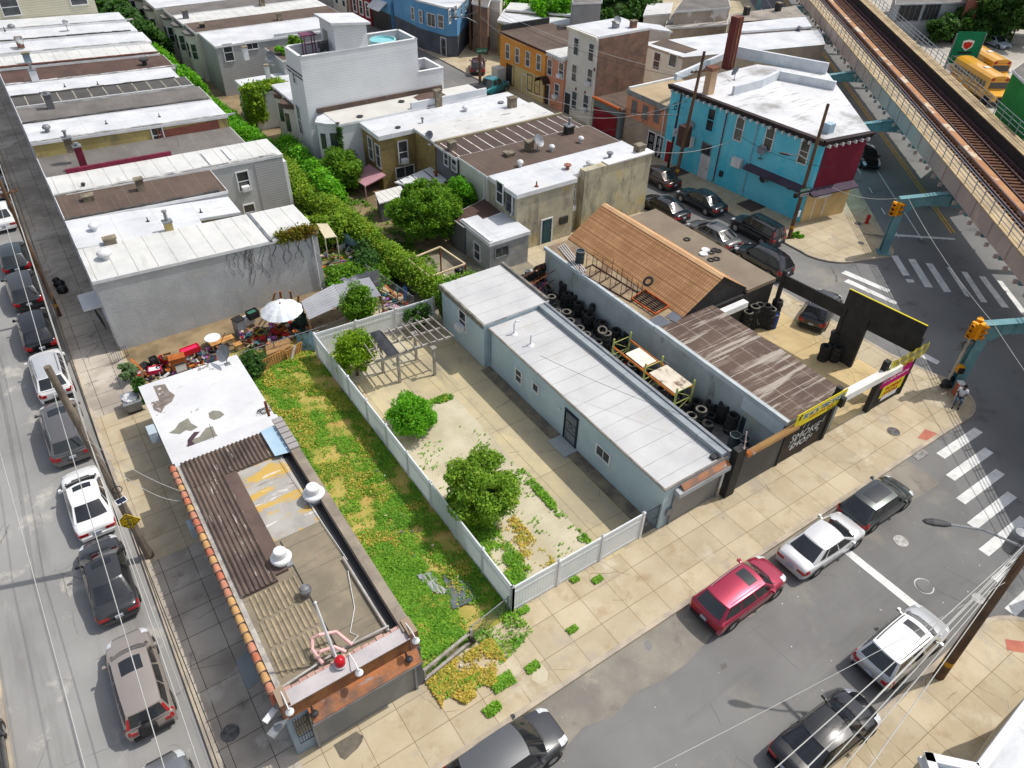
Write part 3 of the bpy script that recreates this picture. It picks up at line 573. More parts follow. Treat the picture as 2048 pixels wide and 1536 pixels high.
m = MB(); F = h.F[4]; pk = mat('pink_shingle', S(196, 150, 156), S(180, 136, 144))
a = [at(738, 328, 1.75), at(772, 350, 1.75), at(730, 372, 1.4), at(700, 352, 1.4)]
m.add([p for p in a]+[p-Vector((0, 0, .1)) for p in a], [(0, 3, 2, 1)[::-1], (4, 5, 6, 7), (0, 1, 5, 4), (1, 2, 6, 5), (2, 3, 7, 6), (3, 0, 4, 7)])
for p in a[2:]: m.tube([p-Vector((0, 0, .05)), (p.x, p.y, .1)], .06, 6)
m.build('porch_roof', pk, h.root)
# low sheds behind the olive house
def shed(name, lb, pts, z, wl, rf, cat='shed', zb=SW):
    q = [at(a, b, zz) for (a, b), zz in zip(pts, z if isinstance(z, (list, tuple)) else [z]*len(pts))]
    return House(name, lb, [(p.x, p.y) for p in q], [p.z for p in q], wl, rf, cat, oh=.08, fh=.12)
h = shed('lean_to', 'white lean-to roof with dark seams against the olive brick house', [(792, 363), (863, 383), (898, 353), (868, 332)][::1], [2.1, 2.1, 2.5, 2.5], WDG, roofm('roof_lean', S(225, 226, 228), seam=[('x', 1.2, .12, 1)], seamc=S(50, 50, 52)))
h.vent(872, 352, .22, .4, RUST, 'cap')
h = shed('lean_to', 'low white slatted roof just below the seamed lean-to', [(760, 405), (810, 392), (800, 372), (752, 385)], 1.9, WDG, roofm('roof_slat', S(226, 224, 220), seam=[('x', .5, .05, 1)]))
h = shed('shed', 'dark flat roofed shed in the shade behind the white lean-to', [(868, 398), (900, 412), (960, 380), (905, 352)], 1.7, WDG, RB2)
h = shed('outbuilding', 'grey clapboard outbuilding with small barred window behind the concrete house', [(893, 402), (905, 425), (970, 400), (935, 380)], 2.3, WGS, RB2)
h = shed('shed', 'brown shingle roofed shed beside the white roofed concrete addition', [(900, 432), (928, 452), (1002, 424), (970, 398)], [2.6, 2.6, 2.9, 2.9], WDG, RB2)
# concrete addition
h = House('concrete_addition', 'low stained concrete addition with flat white roof and small windows', R4(25.6, 29.0, 39.6, 43.6), 2.75, WCONG, RW, 'outbuilding', oh=.1, fh=.3); h.para([3], .1)
h.win(3, 0, 0, .75, 1.3, px=(955, 503)); h.win(0, 0, 0, 1.1, .75, px=(1003, 503), sash=False, grille=1, fm=GREYM)
# white bay fronted house and the tall white house
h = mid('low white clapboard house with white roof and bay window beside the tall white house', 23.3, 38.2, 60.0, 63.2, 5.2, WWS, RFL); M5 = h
h.roof.data.materials[0] = roofm('roof_cream', S(214, 213, 208), S(198, 196, 189), stains=((1.2, S(170, 165, 150), .64, .74, None, .5), (.25, S(120, 96, 86), .62, .63, None, .0)))
bp = [(23.35, 60.3), (22.5, 60.8), (21.9, 61.6), (22.5, 62.6), (23.35, 63.0)]
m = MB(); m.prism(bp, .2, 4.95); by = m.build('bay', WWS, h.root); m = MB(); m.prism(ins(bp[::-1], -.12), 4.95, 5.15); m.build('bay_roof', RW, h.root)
F = Fr((21.9, 61.6), (22.5, 60.8)); m = MB(); F.box(m, .15, .85, 2.7, 4.3, -.01, .05); f = m.build('window', WHT, by); 
F = Fr((22.5, 60.8), (23.35, 60.3)); m = MB(); F.box(m, .15, .8, 2.7, 4.3, -.01, .05); m.build('window', GLASS, by)
F = Fr((21.9, 61.6), (22.5, 60.8)); m = MB(); F.box(m, .24, .76, 2.8, 4.2, .0, .06); m.build('pane', GLASS, h.root)
h.chim(876, 208, .6, .5, 1.2, STUCG); h.vent(720, 234, .3, .1, DARKM, 'cap'); h.vent(803, 204, .3, .1, DARKM, 'cap'); h.vent(675, 248, .2, .1, DARKM, 'cap')
q = [h.rp(*p) for p in ((826, 195), (850, 182), (880, 183), (907, 199), (858, 214))]; m = MB(); m.add([p+Vector((0, 0, .012)) for p in q], [(4, 3, 2, 1, 0) if (q[1]-q[0]).cross(q[2]-q[1]).z < 0 else (0, 1, 2, 3, 4)]); m.build('roof_patch', mat('roof_patch_brown', S(108, 88, 80), S(92, 76, 70)), h.roof)
m = MB(); m.box(30.3, 38.3, 59.95, 60.2, 5.1, 5.75); m.build('parapet', RW, h.root)
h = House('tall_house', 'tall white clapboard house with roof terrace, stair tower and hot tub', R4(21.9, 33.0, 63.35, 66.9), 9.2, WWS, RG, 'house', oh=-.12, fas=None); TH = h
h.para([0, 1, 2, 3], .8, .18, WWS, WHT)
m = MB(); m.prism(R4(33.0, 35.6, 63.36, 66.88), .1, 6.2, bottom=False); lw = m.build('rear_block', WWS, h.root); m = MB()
for b in (R4(33.0, 35.6, 63.36, 63.52), R4(35.44, 35.6, 63.52, 66.7), R4(33.0, 35.6, 66.7, 66.88)): m.prism(b, 6.2, 7.1)
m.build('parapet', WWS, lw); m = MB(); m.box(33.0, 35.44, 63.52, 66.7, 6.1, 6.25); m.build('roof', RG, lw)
m = MB()
for b in (R4(32.95, 35.66, 63.3, 63.58), R4(35.38, 35.66, 63.58, 66.64), R4(32.95, 35.66, 66.64, 66.94)): m.prism(b, 7.1, 7.17)
m.build('coping', WHT, lw)
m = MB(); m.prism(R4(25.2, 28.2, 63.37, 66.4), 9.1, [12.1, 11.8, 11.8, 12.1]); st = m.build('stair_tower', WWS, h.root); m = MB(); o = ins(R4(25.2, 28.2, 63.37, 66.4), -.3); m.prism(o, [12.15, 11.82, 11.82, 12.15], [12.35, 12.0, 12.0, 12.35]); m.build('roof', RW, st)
F = Fr((25.2, 66.4), (25.2, 63.37)); m = MB(); F.box(m, .6, 1.5, 9.25, 11.3, 0, .04); m.build('door', GLASS, st)
m = MB(); m.lathe([(.05, 9.2), (1.15, 9.2), (1.2, 9.95), (1.05, 9.98), (1.0, 9.8), (0, 9.8)], (30.4, 65.0, 0), 24); m.build('hot_tub', mat('pool_liner', S(150, 215, 220), rough=.3), h.root)
m = MB()
for a in ((23.4, 65.8), (23.4, 66.5), (24.3, 65.8), (24.3, 66.5)): m.tube([(a[0], a[1], 9.2), (a[0], a[1], 11)], .05, 6)
m.tube([(23.4, 65.8, 10.2), (24.3, 65.8, 10.2)], .04, 6); m.tube([(23.4, 66.5, 10.9), (24.3, 66.5, 10.9)], .04, 6); m.box(23.2, 24.5, 65.6, 66.7, 10.9, 11.0); m.build('exercise_frame', mat('plum_metal', S(130, 70, 100), rough=.5), h.root)
m = MB(); m.box(24.3, 24.5, 64.2, 64.8, 9.2, 10.1); m.box(24.2, 24.8, 64.1, 64.9, 10.1, 10.6); m.build('barbecue', DARKM, h.root)
h.win(3, 0, 0, .5, .9, px=(589, 155)); h.win(3, 0, 0, .8, 2.6, px=(600, 240), grille=1)
m = MB(); F = h.F[3]; F.box(m, .0, 3.5, 8.1, 8.2, 0, .05); F.box(m, 0, 3.5, 8.4, 8.5, 0, .05); m.build('trim_band', DARKM, h.root)
m = MB(); F = h.F[0]; F.box(m, .8, 13.4, 5.22, 5.6, .02, .2); m.build('flashing', RB, h.root)
# rows beyond the tall house
h = mid('white house with octagonal bay roof and dish just behind the tall white house', 22.0, 36, 67.0, 72.5, 5.2, WWH, RW); h.dish(h.rp(545, 130), 210, .6); h.chim(536, 150, .4, .4, .9, WHT)
for (x, y) in ((21.6, 68.2), (22.0, 71)):
    m = MB(); bp = [(x+.6, y-1), (x, y-.6), (x-.3, y), (x, y+.8), (x+.6, y+1.1)]; m.prism(bp, .2, 4.5); b = m.build('bay', WWH, h.root); m = MB(); m.prism(ins(bp[::-1], -.2), 4.5, [4.9]*5); m.build('bay_roof', RB, h.root)
    F = Fr((x-.3, y), (x, y-.6)); m = MB(); F.box(m, .08, .6, 2.3, 4, 0, .04); m.build('window', GLASS, b)
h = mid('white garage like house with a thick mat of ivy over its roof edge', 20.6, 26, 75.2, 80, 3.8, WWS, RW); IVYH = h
h = mid('dark roofed low house with plants on its roof beside the grey clapboard house', 25.5, 38, 79, 84, 5.3, WST, RB); h.chim(492, 113, .5, .5, .9, WHT)
h = mid('grey clapboard house with white roof and white framed windows', 21.0, 38, 86.8, 92.6, 5.4, WGS, RW); h.win(0, 0, 0, .9, 1.7, px=(457, 105)); h.win(0, 0, 0, 1.2, .8, px=(504, 90), sash=False, grille=1); h.chim(560, 42, .5, .5, .8, STUCG)
m = MB(); m.box(27.6, 38, 86.85, 87.1, 5.3, 5.7); m.build('parapet', RW, h.root)
h = mid('terraced house with striped grey and brown roof beyond the grey clapboard house', 20.6, 38, 92.7, 96.8, 5.5, WWH, RB); h.chim(405, 55, .5, .5, .4, DARKM)
h = mid('terraced house with light grey seamed roof, third beyond the tall white house', 20.4, 38, 96.9, 100.8, 5.5, WST, RWS); h.chim(525, 12, .6, .5, .9, STUCG)
h = mid('terraced house with mid grey roof and small bay at its rear', 20.2, 38, 100.9, 105, 5.6, WWH, RG); h.chim(372, 35, .6, .5, .7, WDG)
h = mid('terraced house with rounded white roof end and bay windows near the top of the photo', 19.4, 38, 105.1, 111, 5.6, WWH, RW)
for hh in (111.2, 116):
    h = mid('terraced house with white roof at the top edge, beside the alley trees' if hh < 112 else 'farthest terraced house with grey roof at the top edge', 19.4, 38, hh, hh+4.7, 5.6, WWH, RW if hh < 112 else RG)
def bay(x, y, w_, wl, rf, zt, z0=2.4):
    m = MB(); bp = [(x+.7, y-w_/2), (x, y-w_/4), (x, y+w_/4), (x+.7, y+w_/2)]; r = thing_bay.root; m.prism(bp, .2, zt); b = m.build('bay', wl, r); m = MB(); m.prism(ins(bp[::-1], -.15), zt, zt+.2); m.build('bay_roof', rf, r)
    for A, B in ((bp[1], bp[0]), (bp[2], bp[1])):
        F = Fr(A, B); L = F.len; m = MB(); F.box(m, .1, L-.1, z0-.1, z0+1.7, -.01, .04); m.build('window', WHT, b); m = MB(); F.box(m, .18, L-.18, z0, z0+.75, 0, .055); F.box(m, .18, L-.18, z0+.82, z0+1.6, 0, .055); m.build('window_pane', GLASS, b)
for hh in [o for o in HL if o.root.location.y > 92]:
    thing_bay = hh; x = hh.poly[0][0]; y = (hh.poly[0][1]+hh.poly[3][1])/2; bay(x-.68, y, 2.4, WWH, RG, 4.9); hh.win(0, 1.2, 2.6, .8, 1.5)
# ================================================================ east side of the second street
EG = 'houses on the far side of the second street'
h = House('white_house', 'three storey white house with a brown brick side wall and two roof chimneys', R4(50.7, 57.6, 59.1, 63.7), [8.9, 8.9, 8.9, 8.9], WWH, RW, 'house', EG, oh=.05)
m = MB(); h.F[0].box(m, .25, 6.9, .2, 8.65, -.02, .05); m.build('brick_side_wall', WBRB, h.root); h.cornice(3, WWH, 0, .4, .3)
for p in ((1153, 93), (1183, 105)): h.win(3, 0, 0, .75, 1.6, px=p)
for p, ac in (((1149, 146), False), ((1180, 155), True)): h.win(3, 0, 0, .75, 1.6, px=p, ac=ac)
for p, ac in (((1149, 200), False), ((1172, 207), True)): h.win(3, 0, 0, .8, 1.7, px=p, ac=ac)
h.door(3, 0, 1, 2.2, DARKM, px=(1135, 205)); h.chim(1231, 55, .6, .5, .5, GREYM); h.chim(1266, 55, .6, .5, .6); h.dish(h.rp(1233, 56), -100, .4)
F = h.F[3]
for p in ((1152, 178), (1170, 185), (1189, 139)):
    a, z = h.hit(3, *p); m = MB(); m.add([F.p(a-.16, z, .03), F.p(a, z-.22, .03), F.p(a+.16, z, .03), F.p(a, z+.22, .03), F.p(a-.16, z, 0), F.p(a, z-.22, 0), F.p(a+.16, z, 0), F.p(a, z+.22, 0)], [(0, 1, 2, 3), (0, 4, 5, 1), (1, 5, 6, 2), (2, 6, 7, 3), (3, 7, 4, 0)]); m.build('wall_tie', MARO, h.root)
h = House('brick_house', 'narrow peach brick house with patchy white roof and curved door awning', R4(50.5, 56.5, 63.75, 66.9), 5.75, WPEA, RFL, 'house', EG); h.cornice(3, WHT, 0, .35, .25, True, WHT, .45)
h.win(3, 0, 0, .75, 1.5, px=(1100, 134)); h.win(3, 0, 0, .75, 1.5, px=(1123, 141), ac=True); h.win(3, 0, 0, .75, 1.5, px=(1114, 183), ac=True)
h.door(3, 0, .95, 2.1, DARKM, px=(1093, 192)); F = h.F[3]; a, z = h.hit(3, 1092, 170); m = MB(); P = [[F.p(a+.75*math.cos(t), 2.5+.6*math.sin(t), d) for t in (math.pi*k/10 for k in range(11))] for d in (.02, 1.0)]; m.grid(P); m.grid(P, True); m.build('awning', RB2, h.root)
h = House('orange_house', 'orange painted house with brown roof and four upper windows', R4(50.3, 57.5, 66.95, 75.8), 5.7, WORA, RB, 'house', EG, fas=mat('brown_fascia', S(80, 50, 40)))
for p in ((1016, 103), (1035, 111), (1056, 118), (1078, 125)): h.win(3, 0, 0, .7, 1.5, px=p)
h.fb(3, 2.6, 8.85, .14, 2.8, 0, .05, 'ground_floor', wallm('wall_cream', S(220, 196, 140), S(205, 182, 128))); h.door(3, 0, .95, 2.1, mat('blue_grey_door', S(120, 150, 165)), px=(1049, 170)); h.win(3, 0, 0, .85, 1.6, px=(1060, 165), fm=DARKM); h.win(3, 0, 0, .85, 1.6, px=(1075, 172), fm=RUST); h.win(3, 0, 0, 1.5, 2.0, px=(1021, 149), fm=RUST, sash=False, pane=DARKM)
m = MB(); m.box(50.6, 57.3, 75.81, 76.1, 5.6, 6.3); p_ = m.build('parapet', mat('black_tar2', (.025, .025, .028), (.05, .05, .05)), h.root)
h.fb(3, 0.0, 1.3, .14, 2.0, 0.0, 1.2, 'side_annexe', WWH)
h = House('garage', 'low garage with dark red door and orange coping beside the boarded house', R4(50.7, 56, 54.5, 59.05), 3.0, mat('garage_grey', S(120, 130, 132)), RB, 'garage', EG, fas=None)
h.fb(3, .5, 4.1, .2, 2.3, 0, .06, 'garage_door', mat('garage_red', S(140, 28, 40), S(120, 24, 35))); m = MB(); m.tube([h.F[3].p(.2, 3.15, .05), h.F[3].p(4.4, 3.15, .05)], .16, 8); m.build('coping', mat('orange_tile', S(206, 110, 60)), h.root)
h.fb(3, .15, .35, .2, 3, .02, .1, 'post', WTAN)
h = House('boarded_house', 'low peach house with boarded windows and tan felt roof next to the turquoise building', R4(51.2, 57.8, 48.7, 54.4), 5.15, WPEA, roofm('roof_tan', S(190, 170, 138), S(170, 150, 120)), 'house', EG, fas=GREYM, fh=.5)
for p in ((1269, 215), (1291, 225), (1314, 231)): h.win(3, 0, 0, .75, 1.35, px=p, sash=False, pane=mat('grey_board', S(120, 122, 124)), fw=.05, fm=WPEA)
h.fb(3, .1, 5.6, .14, 2.6, 0, .03, 'ground_floor', WPLAIN); h.door(3, 0, .9, 2.05, WDG, px=(1302, 288)); h.door(3, 0, .9, 2.05, GREYM, px=(1319, 292)); h.downpipe(3, 5.4, .2, 5, WHT); h.para([0, 2], .2)
# turquoise corner building
TP = [(51.15, 48.6), (52.2, 32.7), (56.9, 31.95), (66.4, 43.4), (62.5, 48.6)]
h = House('corner_shop', 'large turquoise two storey corner building with white roof and maroon corner panel', TP, 7.25, WBLU, RFL, 'building', EG, oh=.12, fas=None); TB = h
h.roof.data.materials[0] = roofm('roof_streaked', S(222, 222, 224), S(204, 205, 208), s=.2, stains=((.22, S(130, 126, 120), .52, .64, None, .7), (1.2, S(150, 146, 140), .56, .66, (.35, 2.5, 1), .7), (3, S(170, 168, 164), .6, .7, None, .6)))
CORN = mat('dark_cornice', S(62, 52, 52), S(50, 42, 42)); h.cornice(0, CORN, .05, .5, .45, True, WHT, .62); h.cornice(1, CORN, .05, .5, .45, True, WHT, .6)
h.fb(1, .35, h.F[1].len-.05, 3.1, 6.7, -.02, .05, 'maroon_panel', WMAR)
AWN = mat('purple_shingle', S(84, 72, 86), S(70, 60, 74))
m = MB(); F = h.F[1]; m.hexa([F.p(-.2, 2.75, .75), F.p(F.len, 2.75, .75), F.p(F.len, 2.75, 0), F.p(-.2, 2.75, 0), F.p(-.2, 2.85, .75), F.p(F.len, 2.85, .75), F.p(F.len, 3.15, .02), F.p(-.2, 3.15, .02)])
F = h.F[0]; L = F.len; m.hexa([F.p(L-6.3, 2.75, .6), F.p(L+.2, 2.75, .6), F.p(L+.2, 2.75, 0), F.p(L-6.3, 2.75, 0), F.p(L-6.3, 2.85, .6), F.p(L+.2, 2.85, .6), F.p(L, 3.2, .02), F.p(L-6.3, 3.2, .02)]); m.build('canopy', AWN, h.root)
F = h.F[1]; TANP = wallm('wall_tan_paint', S(226, 196, 142), S(205, 176, 126)); h.fb(1, -.02, 4.72, .1, 2.74, -.02, .06, 'ground_floor', TANP); h.door(1, 1.6, 1.1, 2.05, mat('tan_door', S(176, 140, 98)), z=.1); m = MB(); F.box(m, .9, 2.3, 2.25, 2.5, .06, .35); m.build('awning', WHT, h.root)
for p in ((1422, 240), (1479, 258), (1539, 277), (1609, 303)): h.win(0, 0, 0, .75, 1.9, px=p, fm=WBLU if p[0] == 1422 else WHT)
h.win(0, 0, 0, .95, .9, px=(1413, 298), sash=False, fm=GREYM); h.door(0, 0, .9, 2.1, mat('white_door', S(226, 222, 224)), px=(1408, 335)); h.door(0, 0, .8, 2.0, mat('red_door', S(168, 36, 48)), px=(1338, 305))
h.downpipe(0, h.hit(0, 1440, 300)[0], .2, 6.7, MARO); h.downpipe(0, h.hit(0, 1498, 330)[0], .2, 6.7, mat('pale_blue_pipe', S(170, 205, 220)))
for p, w_, hh in (((1384, 282), .7, .9), ((1478, 323), .95, .8)): a, z = h.hit(0, *p); m = MB(); h.F[0].box(m, a-w_/2, a+w_/2, z-hh/2, z+hh/2, .08, .5); m.lathe([(.25, 0), (.25, .02), (0, .02)], h.F[0].p(a, z, .5), 14, 'x'); m.build('air_conditioner', WHT, h.root)
for p in ((1527, 302), (1383, 253)): a, z = h.hit(0, *p); h.dish(h.F[0].p(a, z-.6, .25), 200, .42, 30)
for p in ((1443, 347), (1580, 372)): a, z = h.hit(0, *p); m = MB(); h.F[0].box(m, a-.18, a+.18, z-.25, z+.25, .0, .16); m.build('utility_box', DARKM, h.root)
a, z = h.hit(0, 1533, 355); m = MB(); m.lathe([(.32, -.2), (.36, .3), (.24, .34), (0, .3)], h.F[0].p(a, z, .35), 18, 'x'); m.build('exhaust_fan', GREYM, h.root)
q = h.rp(1416, 187); m = MB(); m.box(q.x-.38, q.x+.38, q.y-.33, q.y+.33, q.z-.3, q.z+2.0); c = m.build('chimney', mat('tan_chimney', S(214, 180, 146), S(196, 164, 132)), h.roof); m = MB(); m.box(q.x-.48, q.x+.48, q.y-.43, q.y+.43, q.z+2.0, q.z+2.3); m.build('chimney_cap', BRICKM, h.roof)
q = h.rp(1456, 131); m = MB(); m.box(q.x-.45, q.x+.45, q.y-.4, q.y+.4, q.z-.3, q.z+4.4); m.build('chimney', mat('maroon_brick', S(120, 48, 44), S(96, 38, 38), brick=(.24, .08, .008, S(120, 80, 70), True)), h.roof); m = MB(); m.box(q.x-.04, q.x+.04, q.y-.46, q.y-.4, q.z, q.z+4.3); m.build('flue', WOOD, h.roof)
def wallseg(pts, h_, t, name, m_, parent, base=0.0):
    m = MB(); p = [Vector(a) for a in pts]
    for a, b in zip(p, p[1:]):
        d = (b-a); d.z = 0; n = Vector((d.y, -d.x, 0)).normalized()*t/2
        m.hexa([a-n+Vector((0, 0, base)), b-n+Vector((0, 0, base)), b+n+Vector((0, 0, base)), a+n+Vector((0, 0, base)), a-n+Vector((0, 0, h_)), b-n+Vector((0, 0, h_)), b+n+Vector((0, 0, h_)), a+n+Vector((0, 0, h_))])
    return m.build(name, m_, parent)
RWP = mat('roof_white_parapet', S(226, 229, 233), S(205, 210, 216), stains=((1.5, S(165, 172, 178), .58, .72, (1, 1, .3), .6),))
wallseg([h.rp(1350, 160), h.rp(1445, 118), h.rp(1465, 108)], .55, .3, 'parapet', RWP, h.roof, -.05)
wallseg([h.rp(1462, 112), h.rp(1598, 138), h.rp(1652, 148)], 1.0, .3, 'parapet', RWP, h.roof, -.05)
wallseg([h.rp(1465, 190), h.rp(1520, 175), h.rp(1555, 158), h.rp(1668, 180)], .75, .3, 'parapet', RWP, h.roof, -.05)
h.dish(h.rp(1468, 160), 150, .45)
q = h.rp(1655, 265); m = MB(); m.box(q.x-.35, q.x+.35, q.y-.3, q.y+.3, q.z-.6, q.z+.75); m.build('flue_box', mat('pale_blue', S(176, 200, 216)), h.root)
# buildings behind
h = House('beige_house', 'long beige house with white roof behind the turquoise building, brown strip at its front edge', [(62.2, 58.2), (80, 53.6), (84.5, 57.8), (75.5, 62), (61.8, 64.5)], 5.6, WPLAIN, RW, 'house', oh=.1, fas=None)
h.F[4].box(MB(), 0, 1, 0, 1, 0, 1); h.win(4, 0, 0, .9, 1.7, px=(1314, 122)); h.win(4, 0, 0, 1.0, 1.2, px=(1346, 121), sash=False); m = MB(); q = [h.rp(1303, 88), h.rp(1371, 107), h.rp(1395, 100), h.rp(1330, 78)]; m.prism([(p.x, p.y) for p in q], 5.58, 5.64); m.build('roof_strip', RB, h.roof)
h.fb(4, .0, h.F[4].len, .2, 5.3, -.02, .008, 'front_face', WWH)
h.vent(1598, 62, .3, .6, GREYM)
def flat(lb, pts, z, wl, rf, name='house', cat='house', **k):
    q = [at(a, b, z) for a, b in pts]; return House(name, lb, [(p.x, p.y) for p in q], z, wl, rf, cat, oh=.1, **k)
h = flat('beige house with long white roof touching the elevated railway, behind the beige house', [(1480, 62), (1622, 52), (1610, 34), (1470, 44)], 6.0, WPLAIN, RW)
h = flat('house with tan mottled roof near the top edge, left of the railway', [(1462, 48), (1608, 32), (1590, 12), (1460, 28)], 6.0, WWH, roofm('roof_mottled', S(170, 160, 146), S(130, 124, 116), stains=((1.5, S(90, 86, 80), .55, .68, None, .7),)))
h.chim(1492, 30, .6, .6, .9, DARKM); h.chim(1555, 22, .6, .6, .9, DARKM)
h = flat('house with tar streaked flat roof behind the three storey white house', [(1332, 55), (1455, 48), (1452, 20), (1338, 28)], 4.6, WPLAIN, roofm('roof_tar', S(185, 180, 172), S(150, 146, 140), stains=((.8, S(40, 40, 40), .52, .62, (.4, 2, 1), .8),)))
h = flat('beige gable end building with a peeling white patch at the top edge', [(1350, 22), (1460, 14), (1450, -20), (1375, -12)], 6.2, wallm('wall_peeling', S(186, 172, 156), S(170, 156, 140), stains=((.35, S(225, 220, 214), .52, .56, None, .9),)), RG)
h = flat('small white house with dark red band at the top edge beside a big tree', [(1288, 30), (1340, 26), (1345, 5), (1296, 8)], 5.5, WWH, RFL); 
h = flat('low beige house with long white roof on the diagonal side street', [(996, 40), (1045, 50), (1180, 48), (1180, 30), (1010, 18)], 4.4, WOCH, RW, fh=.3)
h = flat('low house with white roof and dark joints behind the long white roof', [(1012, 18), (1180, 33), (1182, 16), (1022, 5)], 4.8, WOCH, RWS)
h = flat('plain grey rendered block rising at the top edge between two trees', [(1147, 5), (1203, 3), (1200, -40), (1145, -30)], 8.5, wallm('wall_grey_block', S(160, 164, 166), S(138, 142, 145), s=.2), RG, 'building', 'building')
h = flat('small white roofed house right of the three storey white house', [(1262, 52), (1342, 62), (1320, 50), (1255, 42)], 6.4, WWH, RW)
# blue corner house across the diagonal street
h = House('blue_house', 'bright blue corner house with dark ground floor on the diagonal side street', [(49.8, 87.2), (50.9, 86.6), (58.6, 94.6), (54, 100), (48.6, 99.5), (48.6, 92)], 6.0, WBL2, RW, 'house', oh=.12)
for i, (a0) in ((1, 0), (4, 0), (5, 0), (0, 0)): h.fb(i, 0, h.F[i].len, .12, 2.6, 0, .04, 'ground_floor', mat('dark_cladding', S(92, 98, 108), S(75, 80, 90)))
for p in ((862, 52), (880, 44)): pass
for p, w_ in (((826, 27), .7), ((842, 33), .7)): h.win(4, 0, 0, w_, 1.4, px=p)
h.win(5, 0, 0, 1.4, 1.4, px=(863, 40), grille=1, sash=False); h.win(5, 0, 0, .9, 1.4, px=(882, 43))
for p in ((899, 33), (911, 24), (922, 17), (931, 10)): h.win(1, 0, 0, .7, 1.4, px=p)
h.door(5, 4.2, .9, 2.1, DARKM)
h = House('blue_house', 'low blue wing beside a red house, grey sheet canopy on its front', [(48.3, 100), (53, 100.2), (53, 105.5), (47.9, 105)], 6.6, WBL2, RW, 'house'); h.fb(3, 0, 5, .12, 2.6, 0, .04, 'ground_floor', DARKM)
m = MB(); F = h.F[3]; m.hexa([F.p(1.0, 3.0, 1.4), F.p(4.2, 3.0, 1.4), F.p(4.2, 3.9, 0), F.p(1.0, 3.9, 0), F.p(1.0, 3.08, 1.4), F.p(4.2, 3.08, 1.4), F.p(4.2, 3.98, 0), F.p(1.0, 3.98, 0)]); m.build('canopy', WHT, h.root)
h = House('red_house', 'dark red house with white window surrounds at the top of the photo', [(47.8, 105.2), (53, 105.6), (52.5, 111.5), (47.3, 111)], 7.5, wallm('wall_red_paint', S(150, 38, 52), S(128, 32, 45)), RG, 'house')
for a in (1.2, 3.0, 4.8): h.win(3, a, 4.3, .8, 1.5, fw=.2); h.win(3, a, 1.2, .8, 1.7, fw=.2)
for k, c in enumerate((WWH, WGS, WST)): 
    y = 111.6+k*5; h = House('terraced_house', ('white', 'grey clapboard', 'pale stucco')[k]+' terraced house beyond the dark red house at the top edge', [(47.2-k*.4, y), (53, y+.4), (52.5, y+5.2), (46.8-k*.4, y+4.8)], 7.2, c, RG, 'house')
    for a in (1.2, 3.4): h.win(3, a, 4.2, .8, 1.5); h.win(3, a, 1.2, .8, 1.6)
h = flat('brown brick house beyond the blue corner house at the top edge', [(945, 5), (975, 12), (990, -30), (955, -30)], 6, WBRB, RG)
h = flat('white house with red door beyond the brown brick house on the diagonal street', [(975, -2), (1000, 0), (1010, -40), (985, -40)], 6.0, WWH, RW)
# far side of the railway
h = flat('grey industrial building with shuttered windows across the railway', [(1792, 6), (1932, 3), (1935, -45), (1800, -45)], 5.0, wallm('wall_grey_paint', S(176, 180, 184), S(160, 164, 168)), RG, 'building', 'building')
for p, w_ in (((1818, 26), 3.4), ((1862, 24), 2.4)): h.win(0, 0, 0, w_, 2.0, px=p, sash=False, grille=3, pane=DARKM, fm=GREYM)
h = flat('dark red building beyond the grey industrial one at the top right', [(1938, -4), (1968, -6), (1975, -40), (1940, -40)], 6, WBRK, RG, 'building', 'building')
h = flat('green painted building at the right edge beside the railway', [(2028, 140), (2090, 200), (2160, 120), (2070, 110)], 9.5, wallm('wall_green', S(50, 150, 70), S(40, 130, 60)), RG, 'building', 'building')
# ================================================================ the elevated railway
ER = thing('elevated_railway', 'steel elevated railway with two tracks, beige girders, railings and blue green columns', 'railway', av(20, 7.7, 0))
TEAL = mat('teal_paint', S(122, 168, 174), S(102, 146, 154), s=.7, rough=.6, fine=.08, stains=((1.2, S(150, 190, 196), .6, .72, None, .6), (2, S(90, 70, 60), .7, .75, None, .4)))
GIR = mat('girder_beige', S(196, 176, 166), S(178, 160, 154), s=.25, rough=.8, stains=((.8, S(140, 128, 124), .6, .72, (1, 1, .2), .6), (.35, S(214, 186, 168), .55, .65, None, .5)))
GIRD = mat('girder_dark', S(66, 58, 54), S(54, 48, 46), s=1, stains=((1.2, S(100, 80, 66), .6, .7, None, .5),))
PLK = mat('walkway_planks', S(196, 174, 136), S(166, 146, 114), s=.6, fine=.12, stains=((1.5, S(130, 100, 70), .62, .74, None, .6),))
RUSTD = mat('rusty_deck', S(188, 140, 98), S(158, 108, 74), s=.5, fine=.15, stains=((.5, S(214, 200, 176), .53, .57, None, .9), (1.6, S(110, 66, 44), .6, .72, None, .6)))
BED = mat('track_bed', S(150, 106, 74), S(108, 80, 64), s=.6, fine=.2, stains=((1.2, S(190, 110, 60), .58, .7, None, .6),))
RAILM = mat('track_rail', S(96, 72, 76), S(70, 54, 58), s=2, rough=.5)
RAILG = mat('railing_grey', S(158, 164, 172), S(136, 142, 152), s=2, rough=.5)
S0, S1 = -34, 125
def NN(n): return 3.0+(n-3.65)*.958 if 3 < n < 12.5 else n
def ZZ(z): return z-.7 if z >= 5.5 else z
def ev(s, n, z): return av(s, NN(n), ZZ(z))
def avbox(m, s0, s1, n0, n1, z0, z1):
    n0, n1, z0, z1 = NN(n0), NN(n1), ZZ(z0), ZZ(z1)
    m.hexa([av(s0, n0, z0), av(s0, n1, z0), av(s1, n1, z0), av(s1, n0, z0), av(s0, n0, z1), av(s0, n1, z1), av(s1, n1, z1), av(s1, n0, z1)])
BAY = [-31.5, -16.5, 0, 15, 29, 43, 57, 71, 85, 99, 113]
